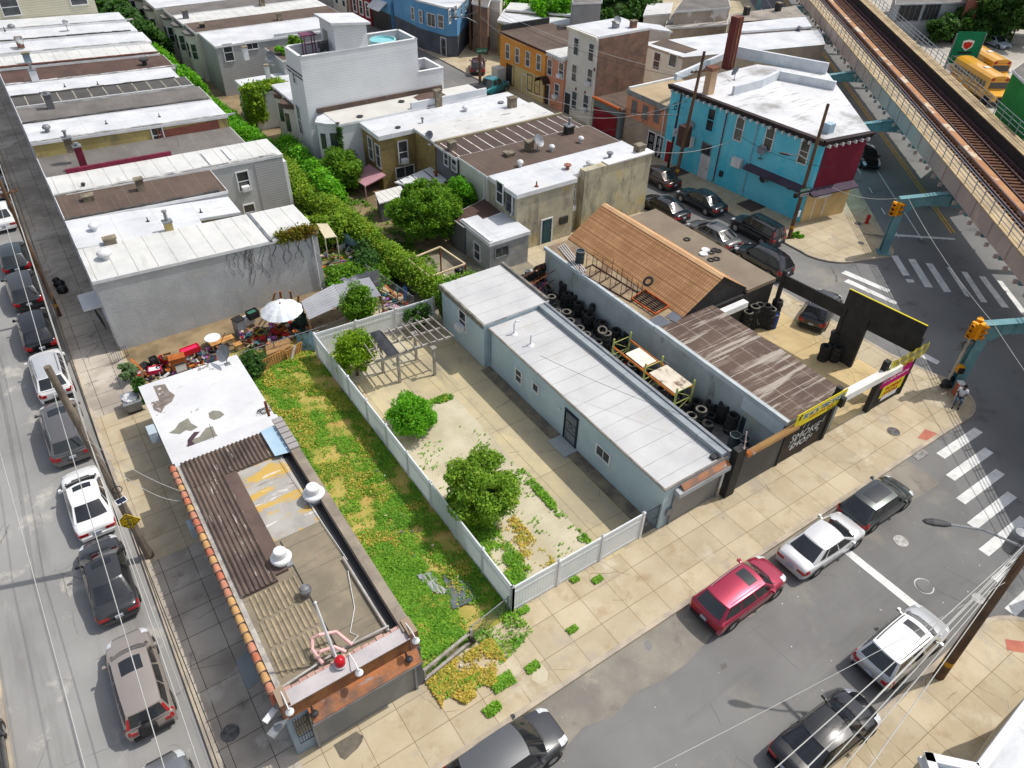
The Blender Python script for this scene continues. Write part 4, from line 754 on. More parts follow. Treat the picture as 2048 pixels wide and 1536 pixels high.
for n0, n1, wm in ((3.75, 3.95, GIR), (11.6, 11.8, GIR), (4.75, 4.9, GIRD), (10.7, 10.85, GIRD)):
    m = MB(); avbox(m, S0, S1, n0, n1, 6.15 if n0 in (3.75, 11.6) else 6.2, 7.42)
    if wm is GIR:
        out = -.05 if n0 < 5 else .05
        for s in range(int(S0), S1, 3): avbox(m, s, s+.12, n0+out-.02, n1+out+.02, 6.2, 7.4)
    m.build('girder', wm, ER)
m = MB(); avbox(m, S0, S1, 4.0, 11.6, 6.1, 6.3); m.build('deck', BED, ER)
for n0, n1 in ((3.65, 4.95), (10.65, 11.9)):
    m = MB(); avbox(m, S0, S1, n0, n1, 7.42, 7.5); k = S0
    m.build('walkway', PLK, ER)
    m = MB()
    for i in range(3): avbox(m, S0, S1, n0+.25+i*.35, n0+.28+i*.35, 7.5, 7.506)
    m.build('plank_gaps', GIRD, ER)
for c in (6.05, 9.15):
    m = MB(); s = S0
    while s < S1: avbox(m, s, s+.24, c-1.25, c+1.25, 6.3, 6.42); s += .62
    m.build('sleepers', mat('sleeper_wood', S(120, 84, 62), S(84, 60, 48), s=2, fine=.2), ER)
    for d in (-.74, .74):
        m = MB(); avbox(m, S0, S1, c+d-.06, c+d+.06, 6.42, 6.56); m.build('rail', RAILM, ER)
    m = MB(); avbox(m, S0, S1, c+(1.3 if c < 7 else 1.25)-.08-(.0), c+1.38, 6.42, 6.66); m.build('power_rail', RAILM, ER)
m = MB(); avbox(m, S0, S1, 7.25, 8.1, 6.42, 6.6); m.build('centre_plates', RUSTD, ER)
for n_, zz in ((3.72, 7.5), (4.9, 7.5), (10.75, 7.5), (11.85, 7.5)):
    if n_ == 4.9 or n_ == 10.75: continue
    m = MB(); s = S0
    while s < S1: m.tube([ev(s, n_, zz), ev(s, n_, zz+1.1)], .035, 6); s += 1.55
    for h_ in (.4, .75, 1.1): m.tube([ev(S0, n_, zz+h_), ev(S1, n_, zz+h_)], .03, 6)
    m.build('railing', RAILG, ER)
m = MB(); s = S0
while s < S1: avbox(m, s, s+.16, 3.5, 3.76, 5.85, 6.12); s += 1.55
m.build('floor_beam_ends', GIR, ER)
m = MB(); s = S0
while s < S1: avbox(m, s, s+.2, 3.9, 11.7, 5.75, 6.12); s += 3.1
m.build('floor_beams', TEAL, ER)
for s in BAY:
    for n_, sg in ((0, 1), (13.9, -1)):
        m = MB(); avbox(m, s-.2, s+.2, n_-.06, n_+.06, .1, 4.7); avbox(m, s-.25, s-.2, n_-.28, n_+.28, .1, 4.75); avbox(m, s+.2, s+.25, n_-.28, n_+.28, .1, 4.75); avbox(m, s-.45, s+.45, n_-.45, n_+.45, .1, .25); c = m.build('column', TEAL, ER)
        P = [(-.3, 4.15, 4.75), (.5, 3.7, 4.9), (.9, 4.15, 4.98), (1.5, 4.35, 5.1), (2.4, 4.4, 5.3), (3.3, 4.4, 5.36)]
        m = MB(); L = []
        for a, zb, zt in P:
            nn = n_+sg*a; L.append([av(s-.16, nn, zb), av(s+.16, nn, zb), av(s+.16, nn, zt), av(s-.16, nn, zt), av(s-.16, nn, zb)])
        m.grid(L, sg < 0); m.grid([[av(s-.28, n_+sg*a, zt) , av(s+.28, n_+sg*a, zt)] for a, zb, zt in P], sg > 0); m.grid([[av(s-.28, n_+sg*a, zt+.05) , av(s+.28, n_+sg*a, zt+.05)] for a, zb, zt in P], sg < 0)
        m.add([av(s-.16, n_-.3*sg, 4.15), av(s+.16, n_-.3*sg, 4.15), av(s+.16, n_-.3*sg, 4.8), av(s-.16, n_-.3*sg, 4.8)], [(0, 1, 2, 3)])
        for a in (.8, 1.5, 2.2): m.hexa([av(s+ds, n_+sg*a+dn, z_) for z_ in (4.3, 4.88+a*.15) for ds, dn in ((-.22, -.03), (.22, -.03), (.22, .03), (-.22, .03))])
        m.build('bracket_beam', TEAL, ER)
    m = MB(); avbox(m, s-.18, s+.18, 4.1, 11.4, 4.4, 6.1); m.build('cross_beam', TEAL, ER)
# ================================================================ corner workshop (brown roof)
SH = mat('roller_shutter', S(150, 154, 158), S(136, 140, 144), s=.6, rough=.45, metal=.4, fine=.04, lines=[('z', .16, .035, S(100, 103, 107), .7)])
SHD = mat('roller_shutter_dark', S(92, 96, 102), S(78, 82, 88), s=.6, rough=.5, metal=.4, fine=.05, lines=[('z', .16, .035, S(50, 52, 56), .7)], stains=((.8, S(90, 92, 94), .6, .72, (.5, 1, 4), .6),))
TIL = [mat('tile_'+n, c, tuple(x*.8 for x in c), s=3, fine=.15, stains=((5, S(110, 90, 80), .62, .7, None, .6),)) for n, c in (('terracotta', S(196, 118, 90)), ('amber', S(206, 162, 108)), ('clay', S(200, 138, 112)))]
CORR = mat('corrugated_brown', S(118, 102, 92), S(88, 76, 70), s=.8, fine=.15, rough=.75, stains=((3.0, S(222, 216, 205), .62, .67, (3, .35, 1), .8), (1.2, S(130, 110, 98), .58, .7, None, .5)))
MEMT = mat('membrane_tan', S(150, 138, 118), S(128, 118, 102), s=.5, fine=.1, stains=((.8, S(110, 102, 92), .56, .7, (.4, 2, 1), .7), (.35, S(168, 156, 132), .55, .65, None, .6)), lines=[('y', 1.6, .05, S(105, 98, 88), .7)])
MEMG = mat('membrane_peeling', S(184, 180, 172), S(158, 154, 148), s=.6, fine=.12, stains=((.55, S(206, 168, 78), .52, .56, (.6, 2.2, 1), .9), (.9, S(222, 220, 214), .57, .6, (.5, 2.4, 1), .8), (1.0, S(112, 100, 88), .62, .66, (.5, 2, 1), .8)))
WHP = mat('roof_white_peeling', S(222, 223, 225), S(206, 207, 210), s=.3, fine=.06, stains=((.33, S(142, 140, 130), .63, .635, None, 1), (2.0, S(176, 176, 174), .6, .72, (.6, 1.5, 1), .55), (.5, S(196, 192, 186), .56, .7, None, .5)))
h = House('corner_workshop', 'corner workshop with brown corrugated roof, orange tile edge and a long front roller shutter', R4(.75, 6.05, 14.4, 29.3), 3.55, wallm('wall_blue_grey_stucco', S(150, 165, 178), S(138, 152, 165)), MEMT, 'building', oh=0, fas=None); CB = h; zr = 3.55
m = MB(); m.prism(R4(.85, 6.08, 29.3, 36.25), .1, 2.7, bottom=False); rbk = m.build('rear_block', MATS['wall_blue_grey_stucco'], h.root); m = MB(); m.box(.78, 6.15, 29.3, 36.32, 2.68, 2.77); m.build('white_roof', WHP, rbk)
m = MB(); m.box(.76, 6.06, 28.25, 29.31, zr-.05, zr+.02); m.build('roof_end', WHP, h.root)
q = [at(a, b, zr+.012) for a, b in ((303, 770), (345, 783), (350, 810), (318, 826), (300, 812))]
def patch(pts, m_, name, z, parent):
    q = [at(a, b, z) for a, b in pts]; n = len(q); A = sum(q[i].x*q[(i+1) % n].y-q[(i+1) % n].x*q[i].y for i in range(n)); m = MB(); m.add(q if A > 0 else q[::-1], [tuple(range(n))]); return m.build(name, m_, parent)
GRP = mat('bare_felt', S(140, 138, 126), S(125, 123, 112), s=1.5, fine=.12); BRP = mat('bare_brown', S(112, 98, 92), S(140, 130, 124), s=3, fine=.25, stains=((4, S(225, 225, 225), .6, .64, None, .8),))
patch([(306, 772), (330, 768), (338, 782), (350, 790), (344, 803), (330, 812), (322, 826), (308, 820), (302, 805), (318, 800), (312, 786)], BRP, 'worn_patch', 2.778, rbk)
patch([(338, 866), (350, 858), (358, 846), (376, 836), (382, 846), (396, 854), (382, 862), (372, 860), (360, 868)], GRP, 'worn_patch', 2.778, rbk)
patch([(417, 826), (426, 821), (440, 822), (449, 829), (440, 836), (428, 840), (419, 836)], GRP, 'worn_patch', 2.778, rbk)
patch([(372, 892), (380, 880), (398, 874), (412, 856), (425, 852), (432, 868), (440, 874), (420, 884), (400, 890), (386, 898)], GRP, 'worn_patch', 2.782, rbk)
patch([(375, 880), (388, 864), (400, 863), (392, 872), (384, 882), (390, 888), (376, 897)], mat('bare_plum', S(84, 66, 74), S(70, 56, 64)), 'worn_patch', 2.787, rbk)
def corrug(x0, x1, y0, y1, z, per=.2, amp=.05, name='corrugated_sheet', m_=CORR):
    m = MB(); n = int((x1-x0)/per*4); P = [[(x0+(x1-x0)*i/n, y, z+amp*math.sin(2*math.pi*((x1-x0)*i/n)/per)) for i in range(n+1)] for y in (y0, y1)]
    m.grid(P); 
    for x in (x0, x1): m.add([(x, y0, z), (x, y1, z), (x, y1, zr-.05), (x, y0, zr-.05)], [(0, 1, 2, 3)])
    m.add([(x0, y0, zr-.05), (x1, y0, zr-.05), (x1, y0, z), (x0, y0, z)], [(0, 1, 2, 3)]); return m.build(name, m_, h.root)
corrug(1.05, 5.25, 26.4, 28.25, zr+.16); corrug(1.05, 2.55, 19.6, 26.4, zr+.14)
m = MB(); m.box(2.55, 3.1, 19.9, 26.4, zr-.05, zr+.15); m.build('roof_board', mat('brown_felt', S(110, 92, 84), S(96, 80, 74), s=1), h.root)
m = MB(); m.add([(3.1, 21.6, zr+.02), (5.25, 21.6, zr+.02), (5.25, 26.4, zr+.02), (3.1, 26.4, zr+.02)], [(0, 1, 2, 3)]); m.build('peeling_membrane', MEMG, h.root)
m = MB()
for r0 in range(3):
    y0 = 15.6+r0*1.35
    for k in range(10): x = 1.25+k*.2+r0*.05; m.lathe([(.0, 0), (.055, 0), (.05, 1.2), (0, 1.2)], (x, y0+.05*math.sin(k*2.1), zr-.0), 8, 'y')
m.build('covered_ribs', mat('tan_ribs', S(176, 160, 130), S(140, 128, 106), s=2, fine=.15), h.root)
m = MB(); m.box(5.62, 6.05, 14.6, 28.2, zr-.1, zr+.42); m.build('parapet', mat('parapet_weathered', S(160, 148, 132), S(132, 122, 110), s=1, fine=.15), h.root)
m = MB(); m.box(5.27, 5.62, 15.0, 28.0, zr, zr+.03); m.build('gutter', mat('gutter_black', (.03, .032, .036), rough=.5), h.root)
m = MB()
for k in range(6): y = 26.0+k*.42; m.box(5.6, 6.08, y, y+.36, zr+.43, zr+.52)
m.build('coping_tiles', mat('grey_coping', S(170, 166, 164)), h.root)
m = MB(); m.add([(4.9, 26.2, zr+.28), (5.6, 26.0, zr+.34), (5.6, 28.2, zr+.34), (4.9, 28.2, zr+.28)], [(0, 1, 2, 3)]); m.build('flashing', mat('blue_white_sheet', S(190, 215, 232), S(170, 200, 222), rough=.4), h.root)
m = MB(); m.tube([(5.75, 29.5, 2.7), (5.7, 29.45, zr+.9)], .07, 8); m.build('flue', RUST, h.root)
# tile edge
m = MB(); y = 14.7; k = 0
while y < 28.2:
    m.mi = random.choice((0, 1, 2)); L = []
    for yy, r in ((y, .15), (y+.45, .13)): L.append([(.68+r*math.cos(t), yy, zr+.03+r*1.15*math.sin(t)) for t in (math.pi*j/8 for j in range(9))])
    m.grid(L, True); m.mi = 3; m.box(.53, .83, y+.43, y+.47, zr, zr+.2); y += .47; k += 1
m.build('tile_edge', TIL+[mat('tile_gap', S(96, 84, 78))], h.root)
m = MB(); m.box(.85, 1.05, 14.7, 28.2, zr-.02, zr+.06); m.build('mortar_fillet', mat('mortar', S(190, 184, 176), S(150, 145, 138), s=3), h.root)
# front parapet
m = MB(); m.box(.7, 6.1, 14.35, 14.62, 2.95, zr+.2); m.build('brick_band', mat('amber_brick', S(184, 128, 76), S(140, 88, 58), s=1.2, brick=(.2, .075, .008, S(110, 80, 60), True)), h.root)
m = MB(); m.hexa([(1.0, 14.3, zr+.21), (5.75, 14.3, zr+.21), (5.75, 14.85, zr+.3), (1.0, 14.85, zr+.3), (1.0, 14.3, zr+.25), (5.75, 14.3, zr+.25), (5.75, 14.85, zr+.36), (1.0, 14.85, zr+.36)]); m.build('coping_slab', mat('pale_slab', S(196, 190, 190), S(180, 174, 176), s=.8), h.root)
m = MB(); k = 0; x = 1.05
while x < 5.6: d = random.uniform(-.05, .05); m.box(x, x+.27, 14.86, 15.0+d, zr+.1, zr+.34+random.uniform(-.03, .03)); x += .3
m.build('brick_cresting', mat('pink_brick', S(206, 170, 158), S(180, 140, 128), s=3, fine=.15), h.root)
for x in (.72, 5.72): m = MB(); m.box(x, x+.36, 14.32, 15.05, 2.95, zr+.48); m.build('corner_pier', BRICKM, h.root)
RST = mat('rust_streaked_metal', S(178, 112, 64), S(118, 88, 72), s=1.4, fine=.15, rough=.6, stains=((1.1, S(150, 150, 152), .58, .64, (.6, 1.5, 2), .9), (2, S(90, 50, 30), .62, .72, None, .6)))
m = MB(); m.hexa([(1.55, 13.85, 2.6), (5.95, 13.85, 2.6), (5.95, 14.36, 2.6), (1.55, 14.36, 2.6), (1.55, 13.85, 2.68), (5.95, 13.85, 2.68), (5.95, 14.36, 2.98), (1.55, 14.36, 2.98)]); m.build('shutter_hood', RST, h.root)
m = MB(); m.box(1.6, 5.7, 14.28, 14.38, .14, 2.6); m.build('roller_shutter', SH, h.root)
m = MB(); m.box(1.5, 1.6, 14.2, 14.4, .14, 2.62); m.box(5.7, 5.8, 14.2, 14.4, .14, 2.62); m.box(1.5, 5.95, 13.83, 14.0, 2.52, 2.62); m.build('shutter_frame', GREYM, h.root)
m = MB(); m.box(5.8, 6.1, 14.3, 14.4, .1, 2.95); m.build('pier_facing', WDG, h.root)
for x in (.95, 3.55, 5.85):
    m = MB(); m.tube([(x, 14.9, zr+.45), (x, 14.3, zr+.6), (x, 14.05, zr+.5)], .025, 6); m.lathe([(.04, .1), (.15, -.04), (.15, -.08), (0, -.06)], (x, 14.05, zr+.42), 14); m.build('lamp', WHT, h.root)
for x in (1.7, 5.5): m = MB(); m.lathe([(0, .09), (.12, .06), (.15, -.02), (.1, -.08), (0, -.09)], (x, 14.05, 2.95), 14); m.tube([(x, 14.05, 2.95), (x, 14.4, 3.0)], .03, 6); m.build('lamp', DARKM, h.root)
# cage window by the shutter, side wall pieces
m = MB()
for k in range(6): m.tube([(.95+k*.1, 14.05, 1.5), (.95+k*.1, 14.05, 2.5)], .014, 5); m.tube([(.95+k*.1, 14.05, 2.5), (.95+k*.1, 14.38, 2.72)], .014, 5)
for z in (1.5, 2.0, 2.5): m.tube([(.93, 14.05, z), (1.47, 14.05, z)], .016, 5)
m.build('window_cage', DARKM, h.root); h.fb(0, .2, .75, 1.5, 2.55, -.01, .03, 'window', GLASS)
for (px, py, w_) in ((432, 1160, .75), (480, 1262, .6)): a, z = h.hit(3, px, py); z = 2.6; m = MB(); h.F[3].box(m, a-w_/2, a+w_/2, z-.3, z+.3, .02, .42); m.build('air_conditioner', mat('pale_metal', S(186, 200, 210)), h.root)
for y in (17.2, 20.4): m = MB(); F = h.F[3]; a = 29.3-y; m.hexa([F.p(a-.7, 2.4, .75), F.p(a+.7, 2.4, .75), F.p(a+.7, 2.75, .02), F.p(a-.7, 2.75, .02), F.p(a-.7, 2.44, .75), F.p(a+.7, 2.44, .75), F.p(a+.7, 2.8, .02), F.p(a-.7, 2.8, .02)]) if y < 18 else F.box(m, a-.5, a+.5, 1.4, 2.3, .0, .1); m.build('awning' if y < 18 else 'window', mat('slate_blue', S(128, 134, 140)) if y < 18 else GLASS, h.root)
for y in (22.2, 24.9): m = MB(); h.F[3].box(m, 29.3-y-.35, 29.3-y+.35, 1.4, 2.5, 0, .06); m.build('window', GLASS, h.root)
h.door(3, 29.3-18.7, .95, 2.05, WDG)
m = MB(); m.obox((.35, 14.6), .55, .22, 3.35, 3.42, .5); m.tube([(.72, 14.7, 3.3), (.4, 14.6, 3.36)], .03, 6); m.build('floodlight', WHT, h.root)
m = MB(); m.obox((.45, 14.25), .8, .3, 3.0, 3.12, .5); m.build('sign_bracket', GREYM, h.root)
# roof pipes
PIP = mat('pale_pipe', S(196, 190, 186), S(170, 165, 160), s=2)
m = MB(); m.tube([(5.2, 19.2, zr+.15), (5.22, 16.2, zr+.15), (5.24, 15.1, zr+.15)], .05, 8); m.tube([(.95, 15.05, zr+.35), (3.2, 15.4, zr+.12), (5.3, 15.2, zr+.3)], .045, 8); m.build('roof_pipe', PIP, h.root)
m = MB(); m.tube([(5.1, 18.5, zr+.1), (4.6, 16.8, zr+.04), (4.2, 16.2, zr+.04), (4.0, 15.9, zr+.05), (4.2, 15.6, zr+.06), (3.8, 15.3, zr+.3)], .016, 5); m.tube([(5.1, 26, zr+.2), (5.2, 22, zr+.1), (5.3, 19, zr+.1)], .016, 5); m.build('cable', WHT, h.root)
m = MB(); m.box(3.32, 3.37, 15.3, 21.5, zr, zr+.012); m.build('roof_joint', BLK, h.root)
for (px, py, r) in ((628, 990, .5), (563, 1118, .44)):
    q = at(px, py, zr+.3); m = MB(); m.lathe([(r*.7, -.3), (r*.7, 0), (r*.95, .04), (r, .14), (r*.92, .2), (r*.62, .24), (r*.6, .52), (r*.52, .58), (0, .6)], q, 24); m.build('roof_fan', WHT, h.root, smooth=False)
    m = MB(); m.box(q.x-r*.8, q.x+r*.8, q.y-r*.8, q.y+r*.8, zr-.02, zr+.1); m.build('fan_curb', GREYM, h.root)
q = at(614, 1192, zr); m = MB(); m.lathe([(.15, -.05), (.14, .3), (.22, .34), (.24, .48), (.16, .6), (0, .64)], q, 18)
for k in range(14): t = 2*math.pi*k/14; m.beam((q.x+.235*math.cos(t), q.y+.235*math.sin(t), q.z+.34), (q.x+.17*math.cos(t+.3), q.y+.17*math.sin(t+.3), q.z+.59), .03, .012)
m.build('turbine_vent', mat('galvanised', S(150, 152, 154), S(110, 112, 114), s=3, metal=.4, rough=.4), h.root)
h.dish(at(455, 728, 2.77), 200, .5, 40); q = at(420, 770, zr); m = MB(); m.tube([(2.9, 29.2, zr), (2.9, 29.2, zr+1.0)], .012, 5); m.build('aerial', DARKM, h.root)
m = MB()
for k in range(5): 
    c = at(529, 822, 2.8); m.tube([(c.x+(.2+.05*k)*math.cos(t+k), c.y+.22*math.sin(t*1.1), 2.8+.02*k) for t in (2*math.pi*j/12 for j in range(13))], .012, 5)
m.build('coiled_cable', DARKM, h.root)
# red beacon mast and pink frame resting on the roof front
b = thing('beacon_mast', 'tall white mast with a red beacon lamp at the front edge of the brown roof', 'mast', (3.1, 15.15, zr+.3))
m = MB(); q0 = Vector((3.1, 15.15, zr+.3)); q1 = at(648, 1163, zr+3.6); q1 = Vector((3.0, 15.5, 0)); 
m.tube([q0, (3.02, 15.3, zr+1.8), (2.95, 15.5, zr+3.4)], [.07, .055, .04], 8); m.lathe([(.0, 0), (.06, .02), (0, .1)], (2.95, 15.5, zr+3.4), 8); m.build('pole', WHT, b)
m = MB(); m.lathe([(.0, .0), (.22, .0), (.22, .08), (0, .1)], (3.12, 14.7, zr+.38), 16); m.tube([(3.12, 14.7, zr+.3), (3.1, 15.15, zr+.35)], .05, 6); m.build('lamp_base', WHT, b)
m = MB(); m.lathe([(.2, .09), (.2, .3), (.14, .4), (0, .43)], (3.12, 14.7, zr+.38), 18); m.build('red_lens', mat('red_plastic', (.5, .01, .02), (.42, .01, .02), rough=.2, fine=0), b, smooth=True)
b = tag(None or MB().tube([(2.6, 15.1, zr+.35), (2.5, 15.8, zr+.4), (2.65, 16.1, zr+.6), (2.9, 16.0, zr+.75), (3.5, 15.9, zr+.55), (3.8, 15.2, zr+.36)], .07, 7).tube([(2.5, 15.8, zr+.2), (2.7, 15.5, zr+.5), (3.2, 15.4, zr+.5), (3.5, 15.1, zr+.3)], .07, 7).build('bent_frame', mat('pink_plastic', S(236, 190, 186), S(222, 170, 168), rough=.5), loc=(3, 15.3, zr)), 'bent pink tubular frame lying round the mast foot on the brown roof', 'frame')
# ================================================================ grey building
h = House('grey_building', 'long single storey pale blue grey building with light seamed roof and front roller shutter', R4(19.65, 23.8, 15.0, 30.5), 3.05, WBGREY, RGL, 'building', oh=.08, fas=mat('pale_fascia', S(206, 218, 226)), fh=.16); GB = h
m = MB(); m.prism(R4(19.3, 24.0, 30.5, 35.6), .1, 3.3); rb = m.build('rear_block', WBGREY, h.root); m = MB(); m.box(19.2, 24.1, 30.42, 35.7, 3.3, 3.42); m.build('roof', RGL, rb)
m = MB(); m.box(19.16, 19.3, 30.5, 35.7, 3.1, 3.46); m.box(23.95, 24.12, 30.5, 35.7, 3.3, 3.6); m.build('gutter', mat('gutter_grey', S(150, 145, 135), S(110, 106, 100), s=2), rb)
m = MB(); m.box(23.3, 23.83, 15.0, 30.42, 3.0, 3.36); m.build('parapet', mat('parapet_blue', S(160, 168, 172), S(144, 152, 157), lines=[('y', 1.9, .03, S(90, 100, 110), .8)]), h.root)
m = MB(); m.box(23.7, 23.88, 14.9, 30.42, 3.36, 3.44); m.build('coping', GREYM, h.root)
m = MB(); m.box(19.5, 19.6, 14.9, 30.4, 3.03, 3.1); m.box(19.6, 23.9, 14.9, 15.02, 3.031, 3.1); m.build('roof_edge', mat('edge_grey', S(140, 134, 126), S(110, 106, 100), s=2), h.root)
F = h.F[0]; m = MB(); F.box(m, .7, 3.95, .14, 2.35, -.02, .03); m.build('roller_shutter', SH, h.root)
m = MB(); m.hexa([F.p(.6, 2.35, .4), F.p(4.12, 2.35, .4), F.p(4.12, 2.35, 0), F.p(.6, 2.35, 0), F.p(.6, 2.65, .4), F.p(4.12, 2.65, .4), F.p(4.12, 2.72, 0), F.p(.6, 2.72, 0)]); m.build('shutter_hood', mat('hood_metal', S(186, 190, 192), S(160, 164, 166), stains=((2, S(200, 120, 50), .64, .7, None, .8),)), h.root)
m = MB(); m.hexa([F.p(.9, 2.73, .38), F.p(4.05, 2.73, .38), F.p(4.05, 2.76, 0), F.p(.9, 2.76, 0), F.p(.9, 2.74, .38), F.p(4.05, 2.74, .38), F.p(4.05, 2.95, 0), F.p(.9, 2.95, 0)]); m.build('rust_strip', RST, h.root)
m = MB(); F.box(m, .62, .74, .14, 2.35, 0, .1); F.box(m, 3.95, 4.05, .14, 2.35, 0, .1); m.build('shutter_frame', GREYM, h.root)
m = MB(); F.box(m, .3, .55, 1.0, 1.45, 0, .15); m.tube([F.p(.42, 1.0, .08), F.p(.42, .2, .08)], .03, 6); m.build('meter_box', GREYM, h.root)
h.win(3, 0, 0, .55, .85, px=(1038, 752)); h.win(3, 0, 0, .5, .5, px=(1072, 775), sash=False); h.win(3, 0, 0, 1.0, .62, px=(1207, 908), sash=False, grille=1)
a, _ = h.hit(3, 1141, 865); d = h.door(3, a, .98, 2.1, mat('door_white_grille', S(176, 182, 190)), fm=mat('navy_frame', S(40, 56, 70)), z=.22)
F = h.F[3]; m = MB()
for k in range(9): m.tube([F.p(a-.44+k*.11, .25, .06), F.p(a-.44+k*.11, 2.3, .06)], .014, 5)
for z in (.3, 1.0, 1.7, 2.28): m.tube([F.p(a-.47, z, .06), F.p(a+.47, z, .06)], .016, 5)
m.lathe([(.16, 0), (.17, .02), (.15, .03)], F.p(a, 1.5, .07), 16, 'x'); m.build('security_grille', mat('navy_iron', S(36, 48, 60)), d)
m = MB(); F.box(m, a-.75, a+.75, .1, .24, 0, .95); m.build('door_step', mat('step_concrete', S(186, 190, 190)), h.root)
m = MB(); m.prism(R4(18.95, 19.66, 15.2, 30.3), .12, .17); m.build('plinth', mat('plinth', S(150, 138, 118), S(110, 102, 92), s=1.2, fine=.2), h.root)
Fb = Fr((19.3, 35.6), (19.3, 30.5)); 
b_ = h.F; h.F = [Fb]; h.win(0, 0, 0, .75, 1.35, px=(926, 641), ac=True); h.F = b_; h.downpipe(3, .25, .2, 3.0, mat('pipe_blue', S(150, 170, 180)))
for px, py in ((1028, 668), (1061, 690)):
    q = at(px, py, 3.07); m = MB(); m.tube([q, q+Vector((0, 0, .75))] + ([q+Vector((.12, 0, .9)), q+Vector((.3, 0, .82))] if px < 1050 else []), .05, 8); m.lathe([(.25, -.03), (.2, .03), (.07, .1)], q, 12); m.build('roof_vent', WHT, h.root)
for px, py in ((1121, 816), ): aa, z = h.hit(3, px, py); m = MB(); F.box(m, aa-.08, aa+.08, z-.06, z+.06, 0, .14); m.build('lamp', WHT, h.root)
m = MB(); m.box(22.9, 23.25, 15.1, 15.4, 3.06, 3.2); m.build('roof_hatch', DARKM, h.root)
# ================================================================ tyre shop
WGY = wallm('wall_tyre_yard', S(182, 188, 190), S(160, 166, 166), bump=.3, stains=((.5, S(196, 190, 150), .58, .7, None, .6), (1.1, S(105, 100, 88), .57, .7, (1, 1, .35), .7)))
SHG = mat('shingle_orange', S(196, 150, 106), S(176, 132, 92), s=.7, fine=.1, brick=(.4, .2, .018, S(140, 96, 62), False), stains=((.5, S(170, 122, 84), .6, .74, None, .5),))
SHC = mat('shingle_cap', S(240, 196, 148), S(228, 180, 134), s=1)
FELT = mat('felt_scraped', S(104, 86, 76), S(90, 74, 66), s=.4, fine=.07, stains=((.55, S(184, 174, 162), .545, .6, (.3, 4.5, 1), .8), (1.4, S(140, 126, 114), .54, .62, (.25, 3, 1), .6), (.9, S(150, 138, 128), .62, .68, (3, .5, 1), .6)), lines=[('y', 2.6, .05, S(180, 170, 160), .8), ('x', 1.3, .04, S(170, 160, 150), .7)])
FELT2 = mat('felt_tan', S(168, 150, 118), S(130, 112, 94), s=.4, fine=.12, stains=((.6, S(112, 84, 68), .54, .62, None, .8), (1.3, S(215, 205, 190), .66, .72, None, .7)))
h = House('tyre_shop', 'tyre shop with orange shingled gable, brown flat roof and long grey yard wall', R4(28.2, 33.0, 14.95, 25.1), 3.1, WGY, FELT, 'building', oh=.03, fas=None); TS = h
m = MB(); m.box(28.12, 28.35, 14.9, 25.1, 2.85, 3.16); m.build('roof_edge', mat('edge_pale_blue', S(196, 203, 206), S(176, 184, 188), s=1), h.root)
m = MB(); m.box(28.1, 28.2, 15.0, 17.8, 2.0, 2.85); m.build('white_panel', mat('panel_white', S(216, 224, 230), rough=.6), h.root)
m = MB(); m.prism(R4(28.2, 38.5, 25.1, 36.4), .1, 3.05); rb = m.build('rear_hall', WGY, h.root)
m = MB(); m.box(28.14, 30.5, 25.12, 36.45, 3.05, 3.1); m.build('felt_strip', FELT2, rb); m = MB(); m.box(28.08, 28.3, 25.12, 36.5, 2.9, 3.15); m.build('roof_edge', MATS['edge_pale_blue'], rb)
y0, y1 = 24.85, 36.6; xr, zr_ = 33.4, 5.05; x0, z0 = 30.3, 3.15
m = MB(); n = 24; m.grid([[(x0+(xr-x0)*k/n, y, z0+(zr_-z0)*k/n+(.012 if k % 2 else 0)) for k in range(n+1)] for y in (y0, y1)]); m.add([(x0, y0, z0-.1), (x0, y1, z0-.1), (x0, y1, z0), (x0, y0, z0)], [(0, 1, 2, 3)][::-1]); m.build('shingle_slope', SHG, h.root)
m = MB(); m.grid([[(xr, y, zr_), (36.0, y, 3.4)] for y in (y0, y1)]); m.build('shingle_slope', SHG, h.root)
m = MB(); m.add([(xr-.22, y0, zr_-.1), (xr-.22, y1, zr_-.1), (xr, y1, zr_+.06), (xr, y0, zr_+.06), (xr+.3, y1, zr_-.1), (xr+.3, y0, zr_-.1)], [(0, 3, 2, 1), (3, 5, 4, 2)]); m.build('ridge_cap', SHC, h.root)
m = MB(); m.add([(x0, y0+.05, .2), (36.1, y0+.05, .2), (36.1, y0+.05, 3.3), (xr, y0+.05, zr_-.03), (x0, y0+.05, z0-.02)], [(0, 1, 2, 3, 4)]); m.add([(x0, y1-.05, .2), (36.1, y1-.05, .2), (36.1, y1-.05, 3.3), (xr, y1-.05, zr_-.03), (x0, y1-.05, z0-.02)], [(4, 3, 2, 1, 0)]); m.build('gable_wall', BLK, h.root)
m = MB(); m.box(35.9, 38.7, 24.7, 36.5, 3.05, 3.3); m.build('side_roof', roofm('roof_taupe', S(142, 128, 110), S(126, 113, 98), stains=((.8, S(105, 94, 82), .6, .72, None, .5),)), rb)
m = MB(); m.box(33.0, 38.55, 24.7, 25.05, .1, 3.0); m.build('front_face', BLK, h.root)  # solid black box stands in for the shade inside the open bay
m = MB(); m.obox(((at(1440, 632, 3).x+at(1498, 610, 3).x)/2, 24.2), 3.0, .45, 2.6, 3.0); m.build('shutter_hood', WHT, h.root)
patch([(1330, 633), (1352, 618), (1372, 628), (1352, 645)], mat('slate_patch', S(110, 116, 126), S(95, 100, 110)), 'roof_patch', 3.125, h.root); patch([(1297, 640), (1320, 630), (1345, 645), (1318, 655)], MATS['slate_patch'], 'roof_patch', 3.125, h.root)
